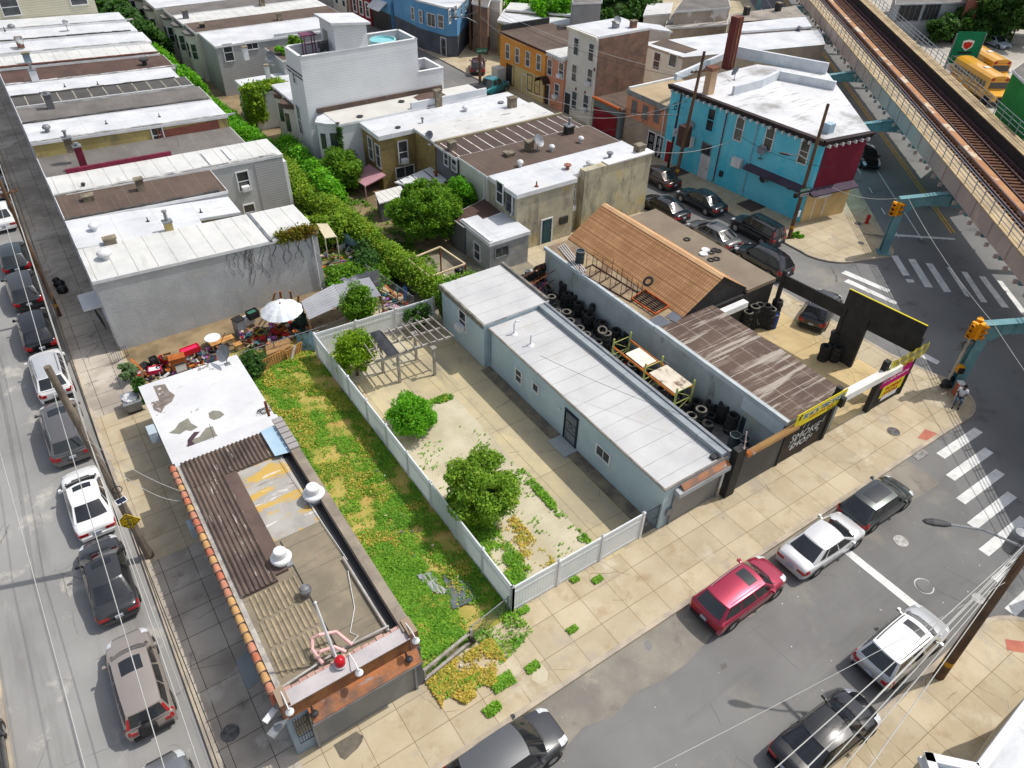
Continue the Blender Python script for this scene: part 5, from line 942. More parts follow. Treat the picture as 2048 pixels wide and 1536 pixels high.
# perimeter frames and signs
FB = thing('tyre_shop_gate', 'dark roller shutter gate with rusty hood beside the grey building', 'gate', (26.3, 14.7, SW))
m = MB(); m.box(24.6, 28.1, 14.72, 14.8, .14, 2.95); m.build('roller_shutter', SHD, FB)
m = MB(); m.box(23.95, 24.6, 14.55, 14.95, .1, 3.5); m.build('post', BLK, FB)
m = MB(); P = [[(x, 14.56+.2*math.cos(t), 2.95+.22*math.sin(t)) for t in (math.pi*(1.0-k/8) for k in range(9))] for x in (24.62, 28.5)]; m.grid(P, False); m.grid(P, True); m.add([P[0][k] for k in range(9)], [tuple(range(9))]); m.build('hood', mat('hood_rusty', S(206, 170, 110), S(186, 140, 96), s=.5, stains=((.5, S(210, 130, 70), .52, .6, None, .8), (.6, S(225, 226, 228), .6, .63, None, .9))), FB)
m = MB(); m.tube([(24.6, 14.75, 3.5), (24.65, 14.9, 4.3)], .03, 6); m.tube([(24.5, 14.6, 3.1), (24.35, 14.6, 3.6), (24.5, 14.7, 3.9)], .05, 6); m.build('conduit', mat('pinkish_pipe', S(214, 190, 180)), FB)
SGY = mat('banner_yellow', S(240, 222, 36), S(232, 212, 30), s=1, fine=.03, rough=.6); INKB = mat('ink_blue', S(30, 100, 150), fine=0); INKK = mat('ink_black', (.02, .02, .02), fine=0); INKW = mat('ink_white', S(240, 242, 242), fine=.02); INKR = mat('ink_red', S(200, 50, 40), fine=.05); INKP = mat('ink_magenta', S(214, 0, 126), S(200, 0, 118), s=1, fine=.03); INKG = mat('ink_grey', S(140, 140, 138), fine=.05)
MP = thing('mural_panel', 'black wall panel with white spray lettering under a yellow shop banner', 'wall', (30.0, 14.7, SW)); F = Fr((28.1, 14.72), (31.9, 14.72))
m = MB(); F.box(m, 0, 3.8, .14, 3.0, -.1, .0); m.build('panel', mat('mural_brown', S(72, 64, 56), S(40, 38, 38), s=.5, fine=.08), MP)
m = MB(); F.box(m, 3.7, 3.95, .12, 3.95, -.2, .08); F.box(m, -.08, .06, .12, 3.0, -.15, .05); m.build('post', BLK, MP)
def graffiti(s_, size, a, z, sh): text_mesh(s_, size, F, a, z, .01, INKK, MP, 'graffiti', sh, 1.0, 'LEFT', .003); text_mesh(s_, size*.96, F, a+.02, z+.02, .016, INKW, MP, 'graffiti', sh, 1.0, 'LEFT', .003)
graffiti('SMOKE', .78, .55, 1.45, .25); graffiti('SHOP', .66, .75, .82, .25)
m = MB()
for k in range(26): a = .5+random.random()*2.7; z = .75+random.random()*1.5; m.hexa([F.p(a, z, .012), F.p(a+.05, z-.02, .012), F.p(a+.05, z-.02, .004), F.p(a, z, .004), F.p(a+.13, z+.22, .012), F.p(a+.15, z+.2, .012), F.p(a+.15, z+.2, .004), F.p(a+.13, z+.22, .004)])
m.build('spray_strokes', mat('mint_paint', S(214, 230, 220), fine=.02), MP)
YB = thing('yellow_banner', 'yellow banner with blue block lettering above the black mural panel', 'banner', (30, 14.6, 2.95)); FY = Fr((28.15, 14.48), (32.25, 14.48))
m = MB(); FY.box(m, .0, 4.1, 2.95, 3.95, -.03, 0); m.build('cloth', SGY, YB)
text_mesh('BLACK TIRE SHOP', .5, FY, .55, 3.42, .012, INKB, YB, shear=.2, sx=.82); text_mesh('BLACK TIRE SHOP', .5, FY, .53, 3.44, .004, INKW, YB, shear=.2, sx=.82); text_mesh('NEW & USED TIRES', .17, FY, 1.1, 3.2, .006, INKR, YB, shear=.15, sx=1.4); text_mesh('215-426-2829', .2, FY, 2.7, 2.99, .006, INKK, YB)
m = MB(); 
for a, z, b, c in ((.2, 3.5, .36, 3.85), (.36, 3.5, .2, 3.7), (.18, 3.72, .42, 3.8)): m.beam(FY.p(a, z, .008), FY.p(b, c, .008), .05, .012)
m.build('emblem', INKK, YB)
OH = thing('entrance_beam', 'white boxed beam over the open entrance of the tyre shop forecourt', 'beam', (34.5, 14.6, 3))
m = MB(); m.hexa([(31.95, 14.4, 3.0), (37.6, 14.4, 2.85), (37.6, 14.85, 2.85), (31.95, 14.85, 3.0), (31.95, 14.45, 3.4), (37.6, 14.45, 3.2), (37.6, 14.85, 3.25), (31.95, 14.85, 3.45)]); m.build('box', mat('beam_white', S(236, 234, 228), S(215, 212, 205), s=1, fine=.06), OH); m = MB(); m.box(31.75, 32.05, 14.25, 14.95, 2.9, 3.5); m.build('end_plate', BLK, OH)
SP = thing('sign_panel', 'pink and yellow credit advert panel on black posts at the forecourt corner', 'sign', (37.7, 14.7, SW)); F = Fr((36.15, 14.7), (39.35, 14.7))
m = MB(); F.box(m, -.1, .25, .1, 3.9, -.25, .05); F.box(m, 3.1, 3.3, .1, 3.6, -.2, .05); F.box(m, .2, 3.15, .12, .5, -.1, .0); m.build('post', BLK, SP)
m = MB(); F.box(m, .25, 3.1, .5, 2.75, -.06, .03); m.build('panel', INKK, SP); m = MB(); F.box(m, .25, 3.1, 1.75, 2.75, .03, .04); m.build('pink_field', INKP, SP); m = MB(); F.box(m, .7, 2.85, .85, 1.75, .03, .042); m.build('yellow_field', SGY, SP)
m = MB(); F.box(m, 1.0, 2.5, .55, .9, .03, .05); m.build('white_field', INKW, SP)
text_mesh('All credit welcome.', .33, F, .4, 2.12, .045, INKW, SP, sx=.98); text_mesh('PAYMENT', .42, F, 1.0, 1.3, .05, INKR, SP, sx=.85, shear=.2); text_mesh('OPTIONS', .42, F, .9, .92, .05, INKR, SP, sx=.85, shear=.2)
YB2 = thing('yellow_banner', 'crumpled yellow and grey banner above the pink advert panel', 'banner', (38, 14.6, 2.85)); F = Fr((36.4, 14.62), (40.2, 14.62)); m = MB(); P = []
for k in range(20): a = k/19*3.75; P.append([F.p(a, z, .04*math.sin(k*1.7+z*4)) for z in (2.85, 3.1, 3.4, 3.8)])
m.grid(P, True); m.grid([[p+F.n*-.02 for p in r] for r in P]); m.build('cloth', mat('banner_yellow_worn', S(226, 210, 70), S(200, 190, 110), s=1), YB2)
text_mesh('BLACK TIRE SHOP', .42, F, .5, 3.4, .06, INKG, YB2, sx=.85, shear=.2); text_mesh('BEST PRICES', .25, F, .9, 2.95, .06, INKR, YB2, sx=1.1)
FN = thing('forecourt_frame', 'black timber frame with sign backs along the side street edge of the forecourt', 'fence', (38.9, 19.4, SW)); F = Fr((39.35, 14.8), (38.45, 24.2)); L = F.len
m = MB()
for a in (.05, L-4.7, L-.15, L-6.2): F.box(m, a-.12, a+.12, .1, 4.3, -.12, .12)
m.build('post', BLK, FN); m = MB(); F.box(m, 0, L, 3.1, 4.0, -.05, .05); m.build('header', BLK, FN)
m = MB(); F.box(m, L-6.2, L-4.7, .1, 4.1, -.06, .06); m.build('panel', BLK, FN)
m = MB(); F.box(m, .0, 4.9, 3.95, 5.15, -.14, -.08); m.build('sign_back', BLK, FN); m = MB()
for k in range(9): F.box(m, .0+k*.6, .05+k*.6, 3.95, 5.12, -.08, -.02)
for z in (3.95, 4.5, 5.08): F.box(m, 0, 4.9, z, z+.05, -.08, -.02)
m.build('sign_battens', BLK, FN); m = MB(); F.box(m, 0, 4.9, 5.15, 5.19, -.15, -.07); m.build('sign_trim', SGY, FN)
# ================================================================ vehicles
TYRE = mat('tyre_rubber', (.022, .022, .023), (.035, .034, .033), s=4, rough=.85, fine=.1)
RIMM = mat('rim_alloy', (.42, .43, .44), (.34, .35, .36), s=4, rough=.35, metal=.7, fine=.03)
CGL = mat('car_glass', (.012, .014, .016), (.02, .023, .026), s=1, rough=.04, fine=0, spec=.9)
PLAS = mat('black_trim', (.02, .02, .022), (.028, .028, .03), s=3, rough=.6, fine=.05)
RLENS = mat('red_lens', (.42, .012, .018), (.32, .01, .015), s=5, rough=.15, fine=0, spec=.6); ALENS = mat('amber_lens', (.75, .25, .03), rough=.2, fine=0); HLENS = mat('head_lens', (.62, .64, .66), (.5, .52, .54), s=6, rough=.1, fine=0, spec=.8)
PLATE = mat('licence_plate', (.42, .44, .46), (.3, .34, .42), s=9, rough=.5, fine=0)
def paint(n, c, metal=.35, rough=.28): return mat('paint_'+n, c, tuple(x*.93 for x in c), s=.8, rough=rough, metal=metal, fine=.02, fs=60, coat=.7, spec=.5)
def lerp(a, b, t): return a+(b-a)*t
def smooth(x, X, Y):
    for i in range(len(X)-1):
        if x <= X[i+1]: t = (x-X[i])/(X[i+1]-X[i]); t = t*t*(3-2*t)*.6+t*.4; return lerp(Y[i], Y[i+1], t)
    return Y[-1]
KIND = dict(  # L W H belt  cowl roof_front roof_rear rear_base deck
 sedan=dict(L=4.85, W=1.84, H=1.45, belt=.92, cowl=.27, rf=.43, rr=.70, rb=.87, deck=.97, hood=.93, nose=.66),
 coupe=dict(L=4.7, W=1.82, H=1.42, belt=.9, cowl=.28, rf=.44, rr=.68, rb=.92, deck=.98, hood=.9, nose=.64),
 suv=dict(L=4.7, W=1.88, H=1.72, belt=1.07, cowl=.25, rf=.39, rr=.865, rb=.975, deck=1.08, hood=1.06, nose=.82),
 boxy=dict(L=4.6, W=1.82, H=1.75, belt=1.08, cowl=.26, rf=.38, rr=.93, rb=.985, deck=1.08, hood=1.04, nose=.84),
 hatch=dict(L=4.35, W=1.82, H=1.55, belt=.98, cowl=.26, rf=.42, rr=.82, rb=.97, deck=1.0, hood=.98, nose=.72),
 van=dict(L=5.1, W=1.98, H=1.78, belt=1.05, cowl=.20, rf=.36, rr=.93, rb=.99, deck=1.06, hood=1.04, nose=.78),
 pickup=dict(L=5.6, W=1.98, H=1.86, belt=1.15, cowl=.27, rf=.36, rr=.58, rb=.62, deck=1.15, hood=1.12, nose=.92))
def car(name, label, kind, col, x, y, hd, cat='car', group=None, sunroof=False, rails=False, roofc=None, plate=True, scale=1.0, spare=False, wiper=True, rim=None):
    K = dict(KIND[kind]); L, W, H = K['L']*scale, K['W']*scale, K['H']*scale
    root = thing(name, label, cat, (0, 0, 0), group); hw = W/2
    T = [0, .015, .06, .16, K['cowl'], .5, .72, K['rb'], .955, .988, 1.0]
    wv = [.70, .80, .91, .975, 1, 1, 1, .985, .95, .90, .84]
    zs = [K['nose']-.16, K['nose']-.03, K['nose']+.06, K['hood']-.07, K['belt']-.03, K['belt'], K['belt']+.01, K['deck']-.03, K['deck']-.05, K['deck']-.1, K['deck']-.22]
    zc = [K['nose']-.12, K['nose']+.03, K['nose']+.12, K['hood']+.0, K['hood']+.06, K['belt']+.06, K['belt']+.06, K['deck']+.03, K['deck']+.01, K['deck']-.05, K['deck']-.18]
    zb = [.36, .26, .22, .2, .2, .2, .2, .22, .25, .28, .36]
    def st(t): return smooth(t, T, wv)*hw, smooth(t, T, zs)*scale, smooth(t, T, zc)*scale, smooth(t, T, zb)*scale
    SS = [0, .2, .34, .42, .5, .62, .8, .93, 1.0]
    def sec(t, s):
        w_, z1, z2, z0 = st(t); Y = [0, .55*w_, .88*w_, .965*w_, 1.0*w_, 1.0*w_, .985*w_, .95*w_, .8*w_]; Z = [z2, z2-.012, z1, z1-.06, z1-.16, lerp(z0, z1, .55), lerp(z0, z1, .22), z0+.04, z0]
        for i in range(len(SS)-1):
            if s <= SS[i+1]+1e-9: k = (s-SS[i])/(SS[i+1]-SS[i]); return lerp(Y[i], Y[i+1], k), lerp(Z[i], Z[i+1], k)
        return Y[-1], Z[-1]
    X = lambda t: L*(.5-t)
    def hp(t, s, sd, o=0.0):
        y, z = sec(t, s); p = Vector((X(t), y*sd, z))
        if o:
            y2, z2 = sec(t, min(1, s+.02)); y1, z1 = sec(t, max(0, s-.02)); d = Vector((0, y2-y1, z2-z1)); n = Vector((0, -d.z, d.y)); n = n if n.y > 0 or (abs(n.y) < 1e-6 and n.z > 0) else -n
            n = n.normalized(); p += Vector((0, n.y*sd*o, n.z*o))
        return p
    ts = sorted(set([0, .006, .015, .03, .06, .1, .16, .22, K['cowl'], .35, .42, .5, .6, .72, .8, K['rb'], .93, .955, .975, .988, .995, 1.0])); ss = [0, .1, .2, .28, .34, .38, .42, .46, .5, .62, .8, .93, 1.0]
    m = MB(); ring = []
    for t in ts: ring.append([hp(t, s, 1) for s in reversed(ss)] + [hp(t, s, -1) for s in ss[1:]])
    m.grid(ring, False); n = len(ring[0])
    m.add(ring[0], [tuple(range(n))]); m.add(ring[-1], [tuple(range(n-1, -1, -1))]); body = m.build('body', col, root, smooth=True)
    # greenhouse
    tb0, tb1, t0, t1 = K['cowl']-.01, K['rb'], K['rf'], K['rr']; zb0 = K['belt']*scale+.0; zr = H
    wb = hw*.93; wr = hw*.73
    def B(u, rear=False):
        t = tb1 if rear else tb0; y = (2*u-1)*wb*(.93 if rear else .97); bow = .16*(1-(2*u-1)**2) if not rear else .07*(1-(2*u-1)**2)
        return Vector((X(t)+(bow if not rear else -bow), y, (K['deck']*scale-.0 if rear else zb0+.02)))
    def Rf(u, rear=False):
        t = t1 if rear else t0; bow = .09*(1-(2*u-1)**2)
        return Vector((X(t)+(bow if not rear else -bow*1.1), (2*u-1)*wr*(.94 if rear else 1), zr-.06+.06*(1-(2*u-1)**2)-(.04 if rear and kind in ('suv', 'van', 'hatch', 'boxy') else 0)))
    def side(u, v, sd):
        a = lerp(B(0 if sd < 0 else 1), B(0 if sd < 0 else 1, True), u); b = lerp(Rf(0 if sd < 0 else 1), Rf(0 if sd < 0 else 1, True), u); p = lerp(a, b, v); bl = math.sin(math.pi*min(1, max(0, u)))*.06; p.y += sd*bl*(1-v*.7); p.z += .03*math.sin(math.pi*u)*v; return p
    def front(u, v): return lerp(B(u), Rf(u), v)
    def rear(u, v): return lerp(B(u, True), Rf(u, True), v)
    def roof(u, v): p = lerp(Rf(u), Rf(u, True), v); p.z += .05*math.sin(math.pi*v); 
    def roof(u, v):
        p = lerp(Rf(u), Rf(u, True), v); k = math.sin(math.pi*v); p.z += .03*k+.02*k*(1-(2*u-1)**2); e = (2*u-1); p.y += .06*.3*k*(1 if e > .99 else -1 if e < -.99 else e); return p
    def patchf(f, u0, u1, v0, v1, nu, nv, o=0.0):
        P = []
        for i in range(nu+1):
            r = []
            for j in range(nv+1):
                u, v = lerp(u0, u1, i/nu), lerp(v0, v1, j/nv); p = f(u, v)
                if o:
                    e = .01; n_ = (f(u+e, v)-f(u-e, v)).cross(f(u, v+e)-f(u, v-e)); n_.normalize(); c = Vector((0, 0, zb0*.8)); 
                    if n_.dot(p-Vector((X((tb0+tb1)/2), 0, zb0*.7))) < 0: n_ = -n_
                    p = p+n_*o
                r.append(p)
            P.append(r)
        return P
    rc = roofc or col
    m = MB(); m.grid(patchf(front, 0, 1, 0, 1, 10, 4)); m.grid(patchf(rear, 0, 1, 0, 1, 10, 4), True)
    for sd in (-1, 1): m.grid(patchf(lambda u, v: side(u, v, sd), 0, 1, 0, 1, 12, 4), sd < 0)
    m.build('cabin', col, root)
    m = MB(); m.grid(patchf(roof, 0, 1, 0, 1, 10, 12), False); ro = m.build('roof', rc, root, smooth=True)
    def gl(nm, f, u0, u1, v0, v1, nu=8, nv=4, o=.012, mm=CGL): m = MB(); P = patchf(f, u0, u1, v0, v1, nu, nv, o); m.grid(P); return m.build(nm, mm, root, smooth=True)
    gl('windscreen', front, .05, .95, .04, .94); gl('rear_window', rear, .07, .93, .1 if kind not in ('sedan', 'coupe') else .06, .92)
    dv = {'sedan': (.06, .40, .44, .74, .78, .9), 'coupe': (.06, .5, .54, .8, .83, .9), 'pickup': (.06, .5, .55, .92)}.get(kind, (.05, .33, .36, .64, .67, .95))
    for sd in (-1, 1):
        f = lambda u, v: side(u, v, sd)
        for k in range(0, len(dv), 2): gl('side_window', f, dv[k], dv[k+1], .12, .88, 4, 3)
    if sunroof: gl('sunroof', roof, .2, .8, .1, .36 if sunroof is True else sunroof, 6, 3, .006)
    if rails:
        for u in (.06, .94): m = MB(); m.tube([roof(u, v)+Vector((0, 0, .055 if 0 < k < 8 else .005)) for k, v in enumerate([.06+.86*i/8 for i in range(9)])], .02, 6); m.build('roof_rail', GREYM if rails == 'silver' else PLAS, root)
    m = MB(); m.grid([[hp(t, s, sd, .006) for t in (K['cowl']-.045, K['cowl']+.005)] for sd, s in [(1, .3), (1, .15), (1, 0.0), (-1, .15), (-1, .3)]]); m.build('cowl', PLAS, root)
    # lower trim, seams, lights
    m = MB()
    for sd in (-1, 1):
        m.grid([[hp(t, s, sd, .006) for t in [.2+.6*i/8 for i in range(9)]] for s in (.8, .93)])
        for t in ((tb0+.13, (tb0+tb1)/2+.02, tb1-.1) if kind != 'pickup' else (.36, .5)): m.grid([[hp(t+d, s, sd, .004) for d in (-.0012, .0012)] for s in (.42, .5, .62, .8)])
    for s0 in (.02,): m.grid([[hp(t, s, sd, .004) for t in (K['cowl']-.055, K['cowl']-.051)] for sd, s in [(1, .33), (1, .15), (1, 0), (-1, .15), (-1, .33)]])
    m.build('body_seams', PLAS, root)
    m = MB()
    for sd in (-1, 1): m.grid([[hp(t, s, sd, .012) for t in (.945, .965, .985, .998)] for s in (.36, .42, .5, .56)])
    e = -L/2-.006; wz = hw*.86; zt = K['deck']*scale-.3
    tl = []
    for sd in (-1, 1):
        m = MB()
        if kind in ('suv', 'boxy', 'van', 'hatch', 'pickup'):
            m.grid([[hp(t, s, sd, .014) for t in (.95, .97, .99, 1.0)] for s in (.36, .42, .5, .6)]); m.box(e-.012, e+.03, sd*hw*.55, sd*hw*.80, zt-.1, zt+.1)
        else: m.grid([[hp(t, s, sd, .014) for t in (.94, .965, .985, 1.0)] for s in (.4, .45, .5, .56)]); m.box(e-.012, e+.03, sd*hw*.42, sd*hw*.82, zt-.06, zt+.1)
        if kind == 'boxy':
            f = lambda u, v: rear(u, v); m.grid(patchf(rear, .0 if sd < 0 else .93, .07 if sd < 0 else 1.0, .05, .75, 2, 4, .02))
        m.build('tail_light', RLENS, root)
    for sd in (-1, 1): m = MB(); m.grid([[hp(t, s, sd, .012) for t in (.012, .03, .06, .1)] for s in (.26, .34, .42)]); m.build('headlight', HLENS, root)
    m = MB(); m.box(L/2-.04, L/2+.012, -hw*.5, hw*.5, .45*scale, .62*scale); m.build('grille', PLAS, root)
    m = MB(); m.box(e-.05, e+.1, -hw*.8, hw*.8, .34, .52); m.build('rear_bumper', PLAS if kind in ('suv', 'boxy', 'hatch') else col, root)
    if plate: m = MB(); m.box(e-.065, e+.0, -.16, .16, .56 if kind in ('sedan', 'coupe') else .62, .7 if kind in ('sedan', 'coupe') else .76); m.build('licence_plate', PLATE, root)
    for sd in (-1, 1):
        t = K['cowl']+.055; m = MB(); p = Vector((X(t), sd*(hw+.07), zb0+.07)); m.hexa([p+Vector((a*.06, b*.1, c)) for c, k in ((-.07, 1), (.07, .8)) for a, b in ((-1, -k), (1.3, -k*.6), (1.3, k*.5), (-1, k))]); m.beam(p, (p.x, sd*hw*.9, zb0+.03), .05, .03); m.build('wing_mirror', col, root)
    if wiper: m = MB(); q = [front(u, .06)+Vector((.012, 0, .014)) for u in (.2, .45)]; m.tube(q, .008, 4); q = [front(u, .06)+Vector((.012, 0, .014)) for u in (.52, .8)]; m.tube(q, .008, 4); m.build('wiper', PLAS, root)
    R_ = .34*scale if kind not in ('pickup', 'suv', 'boxy') else .37*scale
    for t in (.185, .80):
        for sd in (-1, 1):
            c = (X(t), sd*(hw-.1), R_); wh = MB(); s_ = sd
            wh.lathe([(R_*.62, .115*s_), (R_*.95, .115*s_), (R_, .06*s_), (R_, -.1*s_), (R_*.6, -.1*s_)], c, 22, 'y'); w_ = wh.build('wheel', TYRE, root); 
            m = MB(); m.lathe([(0, .1*s_), (R_*.15, .105*s_), (R_*.2, .085*s_), (R_*.64, .1*s_)], c, 22, 'y')
            m.build('rim', rim or RIMM, w_)
            m = MB(); m.lathe([(R_*1.02, .02*s_+.085*s_), (R_*1.17, .02*s_+.085*s_)], (c[0], c[1], c[2]+.02), 22, 'y'); m.build('wheel_arch', PLAS, root)
    if spare: m = MB(); m.lathe([(0, .18), (.3, .18), (.34, .14), (.34, .0), (0, 0)], (e-.16, .12, .85), 24, 'x'); m.lathe([(0, -.02), (.28, -.02), (.33, .02), (.34, .05)], (e-.16, .12, .85), 24, 'x'); m.build('spare_wheel', PLAS, root)
    if kind == 'pickup':
        m = MB(); x0, x1 = X(.66), X(.985); m.box(x1, x0, -hw*.8, hw*.8, K['belt']*scale+.075, K['belt']*scale+.09); m.build('load_bed', PLAS, root)
    root.location = (x, y, 0); root.rotation_euler = (0, 0, math.radians(hd)); return root
PG = 'cars parked along the left street'
def lc(label, kind, col, yrear, xc=-3.2, **k): return car('parked_car', label, kind, col, xc, yrear+KIND[kind]['L']/2+.05, 90+random.uniform(-.8, .8), group=PG, **k)
PW = paint('white', (.78, .78, .78), .0); PS = paint('silver', (.55, .56, .57), .5); PB = paint('black', (.012, .013, .015), .2, .2); PDG = paint('dark_grey', (.06, .062, .066), .5); PGR = paint('grey', (.17, .165, .165), .5); PCH = paint('champagne', (.42, .37, .33), .5); PTE = paint('slate_teal', (.05, .065, .07), .5); PRD = paint('crimson', (.38, .02, .06), .45); PNV = paint('navy_black', (.012, .02, .028), .4); PBR = paint('brown_black', (.07, .05, .045), .5); PMG = paint('mid_grey', (.25, .26, .27), .5); PGN = paint('dark_green_grey', (.06, .07, .068), .6)
lc('white sedan in the row by the terraced houses, nearest the top left pole', 'sedan', PW, 64.9)
lc('pale silver hatchback near the left edge, in front of the white sedan', 'hatch', PS, 70.6)
lc('silver car at the left edge, farthest of the parked row', 'sedan', PMG, 76.6)
lc('slate coloured hatchback parked below the beige driveway gap', 'hatch', PTE, 57.2)
lc('dark grey crossover with red tail lights parked next to the trash bags', 'suv', PDG, 51.9)
lc('black crossover with tinted rear window, directly ahead of the white crossover', 'suv', PB, 46.2)
lc('white crossover with silver roof rails parked beside the junk strewn yard', 'suv', PW, 40.9, rails='silver', roofc=paint('silver_roof', (.62, .63, .64), .4))
lc('grey minivan with sunroof and chrome tailgate strip, half hidden by the leaning pole', 'van', PGR, 35.1, sunroof=.3, rails='silver', xc=-3.35)
lc('white sedan with dark sunroof parked beside the yellow warning sign', 'sedan', PW, 29.2, sunroof=True, xc=-3.3)
lc('dark grey sedan with bright red tail lights, below the white sunroof sedan', 'sedan', PDG, 23.9, sunroof=True, xc=-3.45)
lc('champagne boxy off roader with a spare wheel on its tailgate', 'boxy', PCH, 18.1, sunroof=True, spare=True, xc=-3.45)
lc('grey sedan cut off by the bottom edge of the photo, left side', 'sedan', PMG, 12.0, xc=-3.6)
car('parked_car', 'dark car at the left edge with only its wheel in view', 'sedan', PDG, -9.15+.0, 19.9, 90, group=PG)
FG = 'cars parked on the front street'
car('parked_car', 'dark grey crossover at the bottom edge beside the broken pavement', 'suv', PDG, 7.15, 9.75, 0, group=FG, roofc=paint('gunmetal_roof', (.14, .145, .15), .5))
car('parked_car', 'crimson crossover with dark sunroof by the white vinyl fence', 'suv', PRD, 20.0, 10.0, 1, group=FG, sunroof=.34, rails='silver')
car('parked_car', 'silver white sedan in front of the black shutter gate', 'sedan', paint('pearl', (.66, .66, .66), .3), 25.55, 9.75, 0, group=FG)
car('parked_car', 'dark green grey hatchback nearest the crosswalk, with sun glint on its roof', 'hatch', PGN, 30.0, 9.9, 0, group=FG, sunroof=.8)
car('parked_car', 'light silver crossover with white roof beside the wooden pole at the lower right', 'suv', PS, 23.9, 4.35, 0, group=FG, roofc=PW, sunroof=.26, rails=True)
car('parked_car', 'black sedan in the bottom right corner with wires crossing over it', 'sedan', PB, 18.0, 3.7, -2, group=FG)
MGp = 'cars parked on the street by the turquoise building'
for lb, kd, c, x, y, k in (('black sedan behind the shingled roof, next to the stained end wall', 'sedan', PB, 43.6, 40.2, {}), ('grey sedan with shiny rear window seen over the brown side roof', 'sedan', PGR, 43.7, 34.6, dict(sunroof=.25)), ('black van like off roader with roof rails beside the black timber frame', 'suv', PB, 43.9, 29.6, dict(rails=True)),
    ('brown black sedan beside the tall wooden pole', 'sedan', PBR, 47.4, 45.2, {}), ('navy black sedan between the pole and the black off roader', 'sedan', PNV, 47.3, 39.5, {}), ('black off roader beside the turquoise wall with the brown cellar hatch', 'boxy', PB, 47.3, 33.2, {})):
    car('parked_car', lb, kd, c, x, y, 90, group=MGp, **k)
car('parked_car', 'black van like off roader standing inside the tyre shop forecourt', 'suv', PB, 42.2, 22.9, 22, rails='silver')
q = av(16.5, 3.0); car('parked_car', 'dark car nosing out under the railway behind the maroon corner', 'sedan', PB, q.x+1.5, q.y+1.5, 50.6+180)
car('parked_car', 'maroon hatchback at the corner by the orange house', 'hatch', paint('maroon', (.09, .03, .04), .4), 50.2, 80.6, 57); car('pickup_truck', 'old teal pickup truck behind the white roofs', 'pickup', paint('teal', (.02, .2, .24), .2), 47.0, 72.8, 20, cat='pickup')
car('parked_car', 'pale pink silver sedan on the far street at the top', 'sedan', paint('pinkish', (.5, .42, .42), .4), 41.6, 114.2, 95); car('pickup_truck', 'black pickup truck on the far street at the top', 'pickup', PDG, 42.7, 119.6, 95, cat='pickup')
car('parked_car', 'pale blue sedan alone in the car park across the railway', 'sedan', paint('pale_blue', (.5, .58, .66), .3), 120.0, 53.6, 255)
car('parked_car', 'white car under the sheet roofs on the diagonal street at the top', 'hatch', PW, 62.5, 92.6, 55)
# school buses
YEL = paint('school_yellow', (.78, .38, .015), 0, .4)
def bus(label, x, y, hd, L=9.5):
    r = thing('school_bus', label, 'school bus', (0, 0, 0), 'yellow school buses in the car park'); w_ = 1.2; hx = L/2-1.5
    m = MB(); P = []
    for xx in (-L/2, hx): P.append([(xx, y_, z) for y_, z in ((-w_, .5), (-w_, 2.3), (-w_*.93, 2.75), (-w_*.6, 2.98), (0, 3.05), (w_*.6, 2.98), (w_*.93, 2.75), (w_, 2.3), (w_, .5))])
    m.grid(P, True); m.add(P[0], [tuple(range(9))]); m.add(P[1], [tuple(range(8, -1, -1))]); m.build('body', YEL, r)
    m = MB(); m.hexa([(hx, -1.05, .5), (L/2, -.9, .5), (L/2, .9, .5), (hx, 1.05, .5), (hx, -1.05, 1.55), (L/2, -.85, 1.3), (L/2, .85, 1.3), (hx, 1.05, 1.55)]); m.build('bonnet', YEL, r)
    m = MB(); m.box(hx, hx+.02, -1.05, 1.05, 1.65, 2.35); m.build('windscreen', CGL, r)
    k = -L/2+.4
    while k < hx-.7:
        for sd in (-1, 1): m = MB(); m.box(k, k+.58, sd*(w_+.012), sd*(w_-.02), 1.65, 2.25); m.build('side_window', CGL, r)
        k += .72
    m = MB(); 
    for sd in (-1, 1):
        for z in (1.05, 1.45): m.box(-L/2, hx, sd*(w_+.015), sd*w_, z, z+.06)
    m.build('black_stripe', PLAS, r)
    m = MB(); m.box(hx-.02, hx+.05, -.62, .62, 2.48, 2.8); hdr = m.build('header_board', YEL, r); F = Fr((hx+.05, -.62), (hx+.05, .62)); text_mesh('SCHOOL BUS', .2, F, .06, 2.56, .0, INKK, r)
    for sd in (-1, 1): m = MB(); m.box(hx-.02, hx+.06, sd*.68, sd*1.02, 2.48, 2.8); m.build('warning_light', RLENS, r)
    m = MB(); m.box(L/2, L/2+.05, -.5, .5, .65, 1.15); m.build('grille', PLAS, r); m = MB(); m.box(L/2-.05, L/2+.15, -1.15, 1.15, .4, .6); m.build('bumper', PLAS, r)
    for xx in (hx+.4, -L/2+2.3):
        for sd in (-1, 1): m = MB(); m.lathe([(0, .13*sd), (.3, .12*sd), (.48, .12*sd), (.5, 0), (.5, -.1*sd), (.3, -.1*sd)], (xx, sd*1.05, .5), 18, 'y'); m.build('wheel', TYRE, r)
    m = MB(); m.obox((0, 0), .6, .6, 3.03, 3.1); m.build('roof_hatch', WHT, r)
    r.location = (x, y, SW); r.rotation_euler = (0, 0, math.radians(hd))
bus('yellow school bus nearest the railway railing', 97.5, 43.2, 238); bus('yellow school bus behind the green banner, second from the railway', 104.2, 46.6, 238)
car('parked_car', 'yellow van squeezed between the school bus and the green building', 'van', YEL, 99.2, 39.8, 238); car('parked_car', 'white van behind the rear school bus', 'van', PW, 109, 47.5, 238)
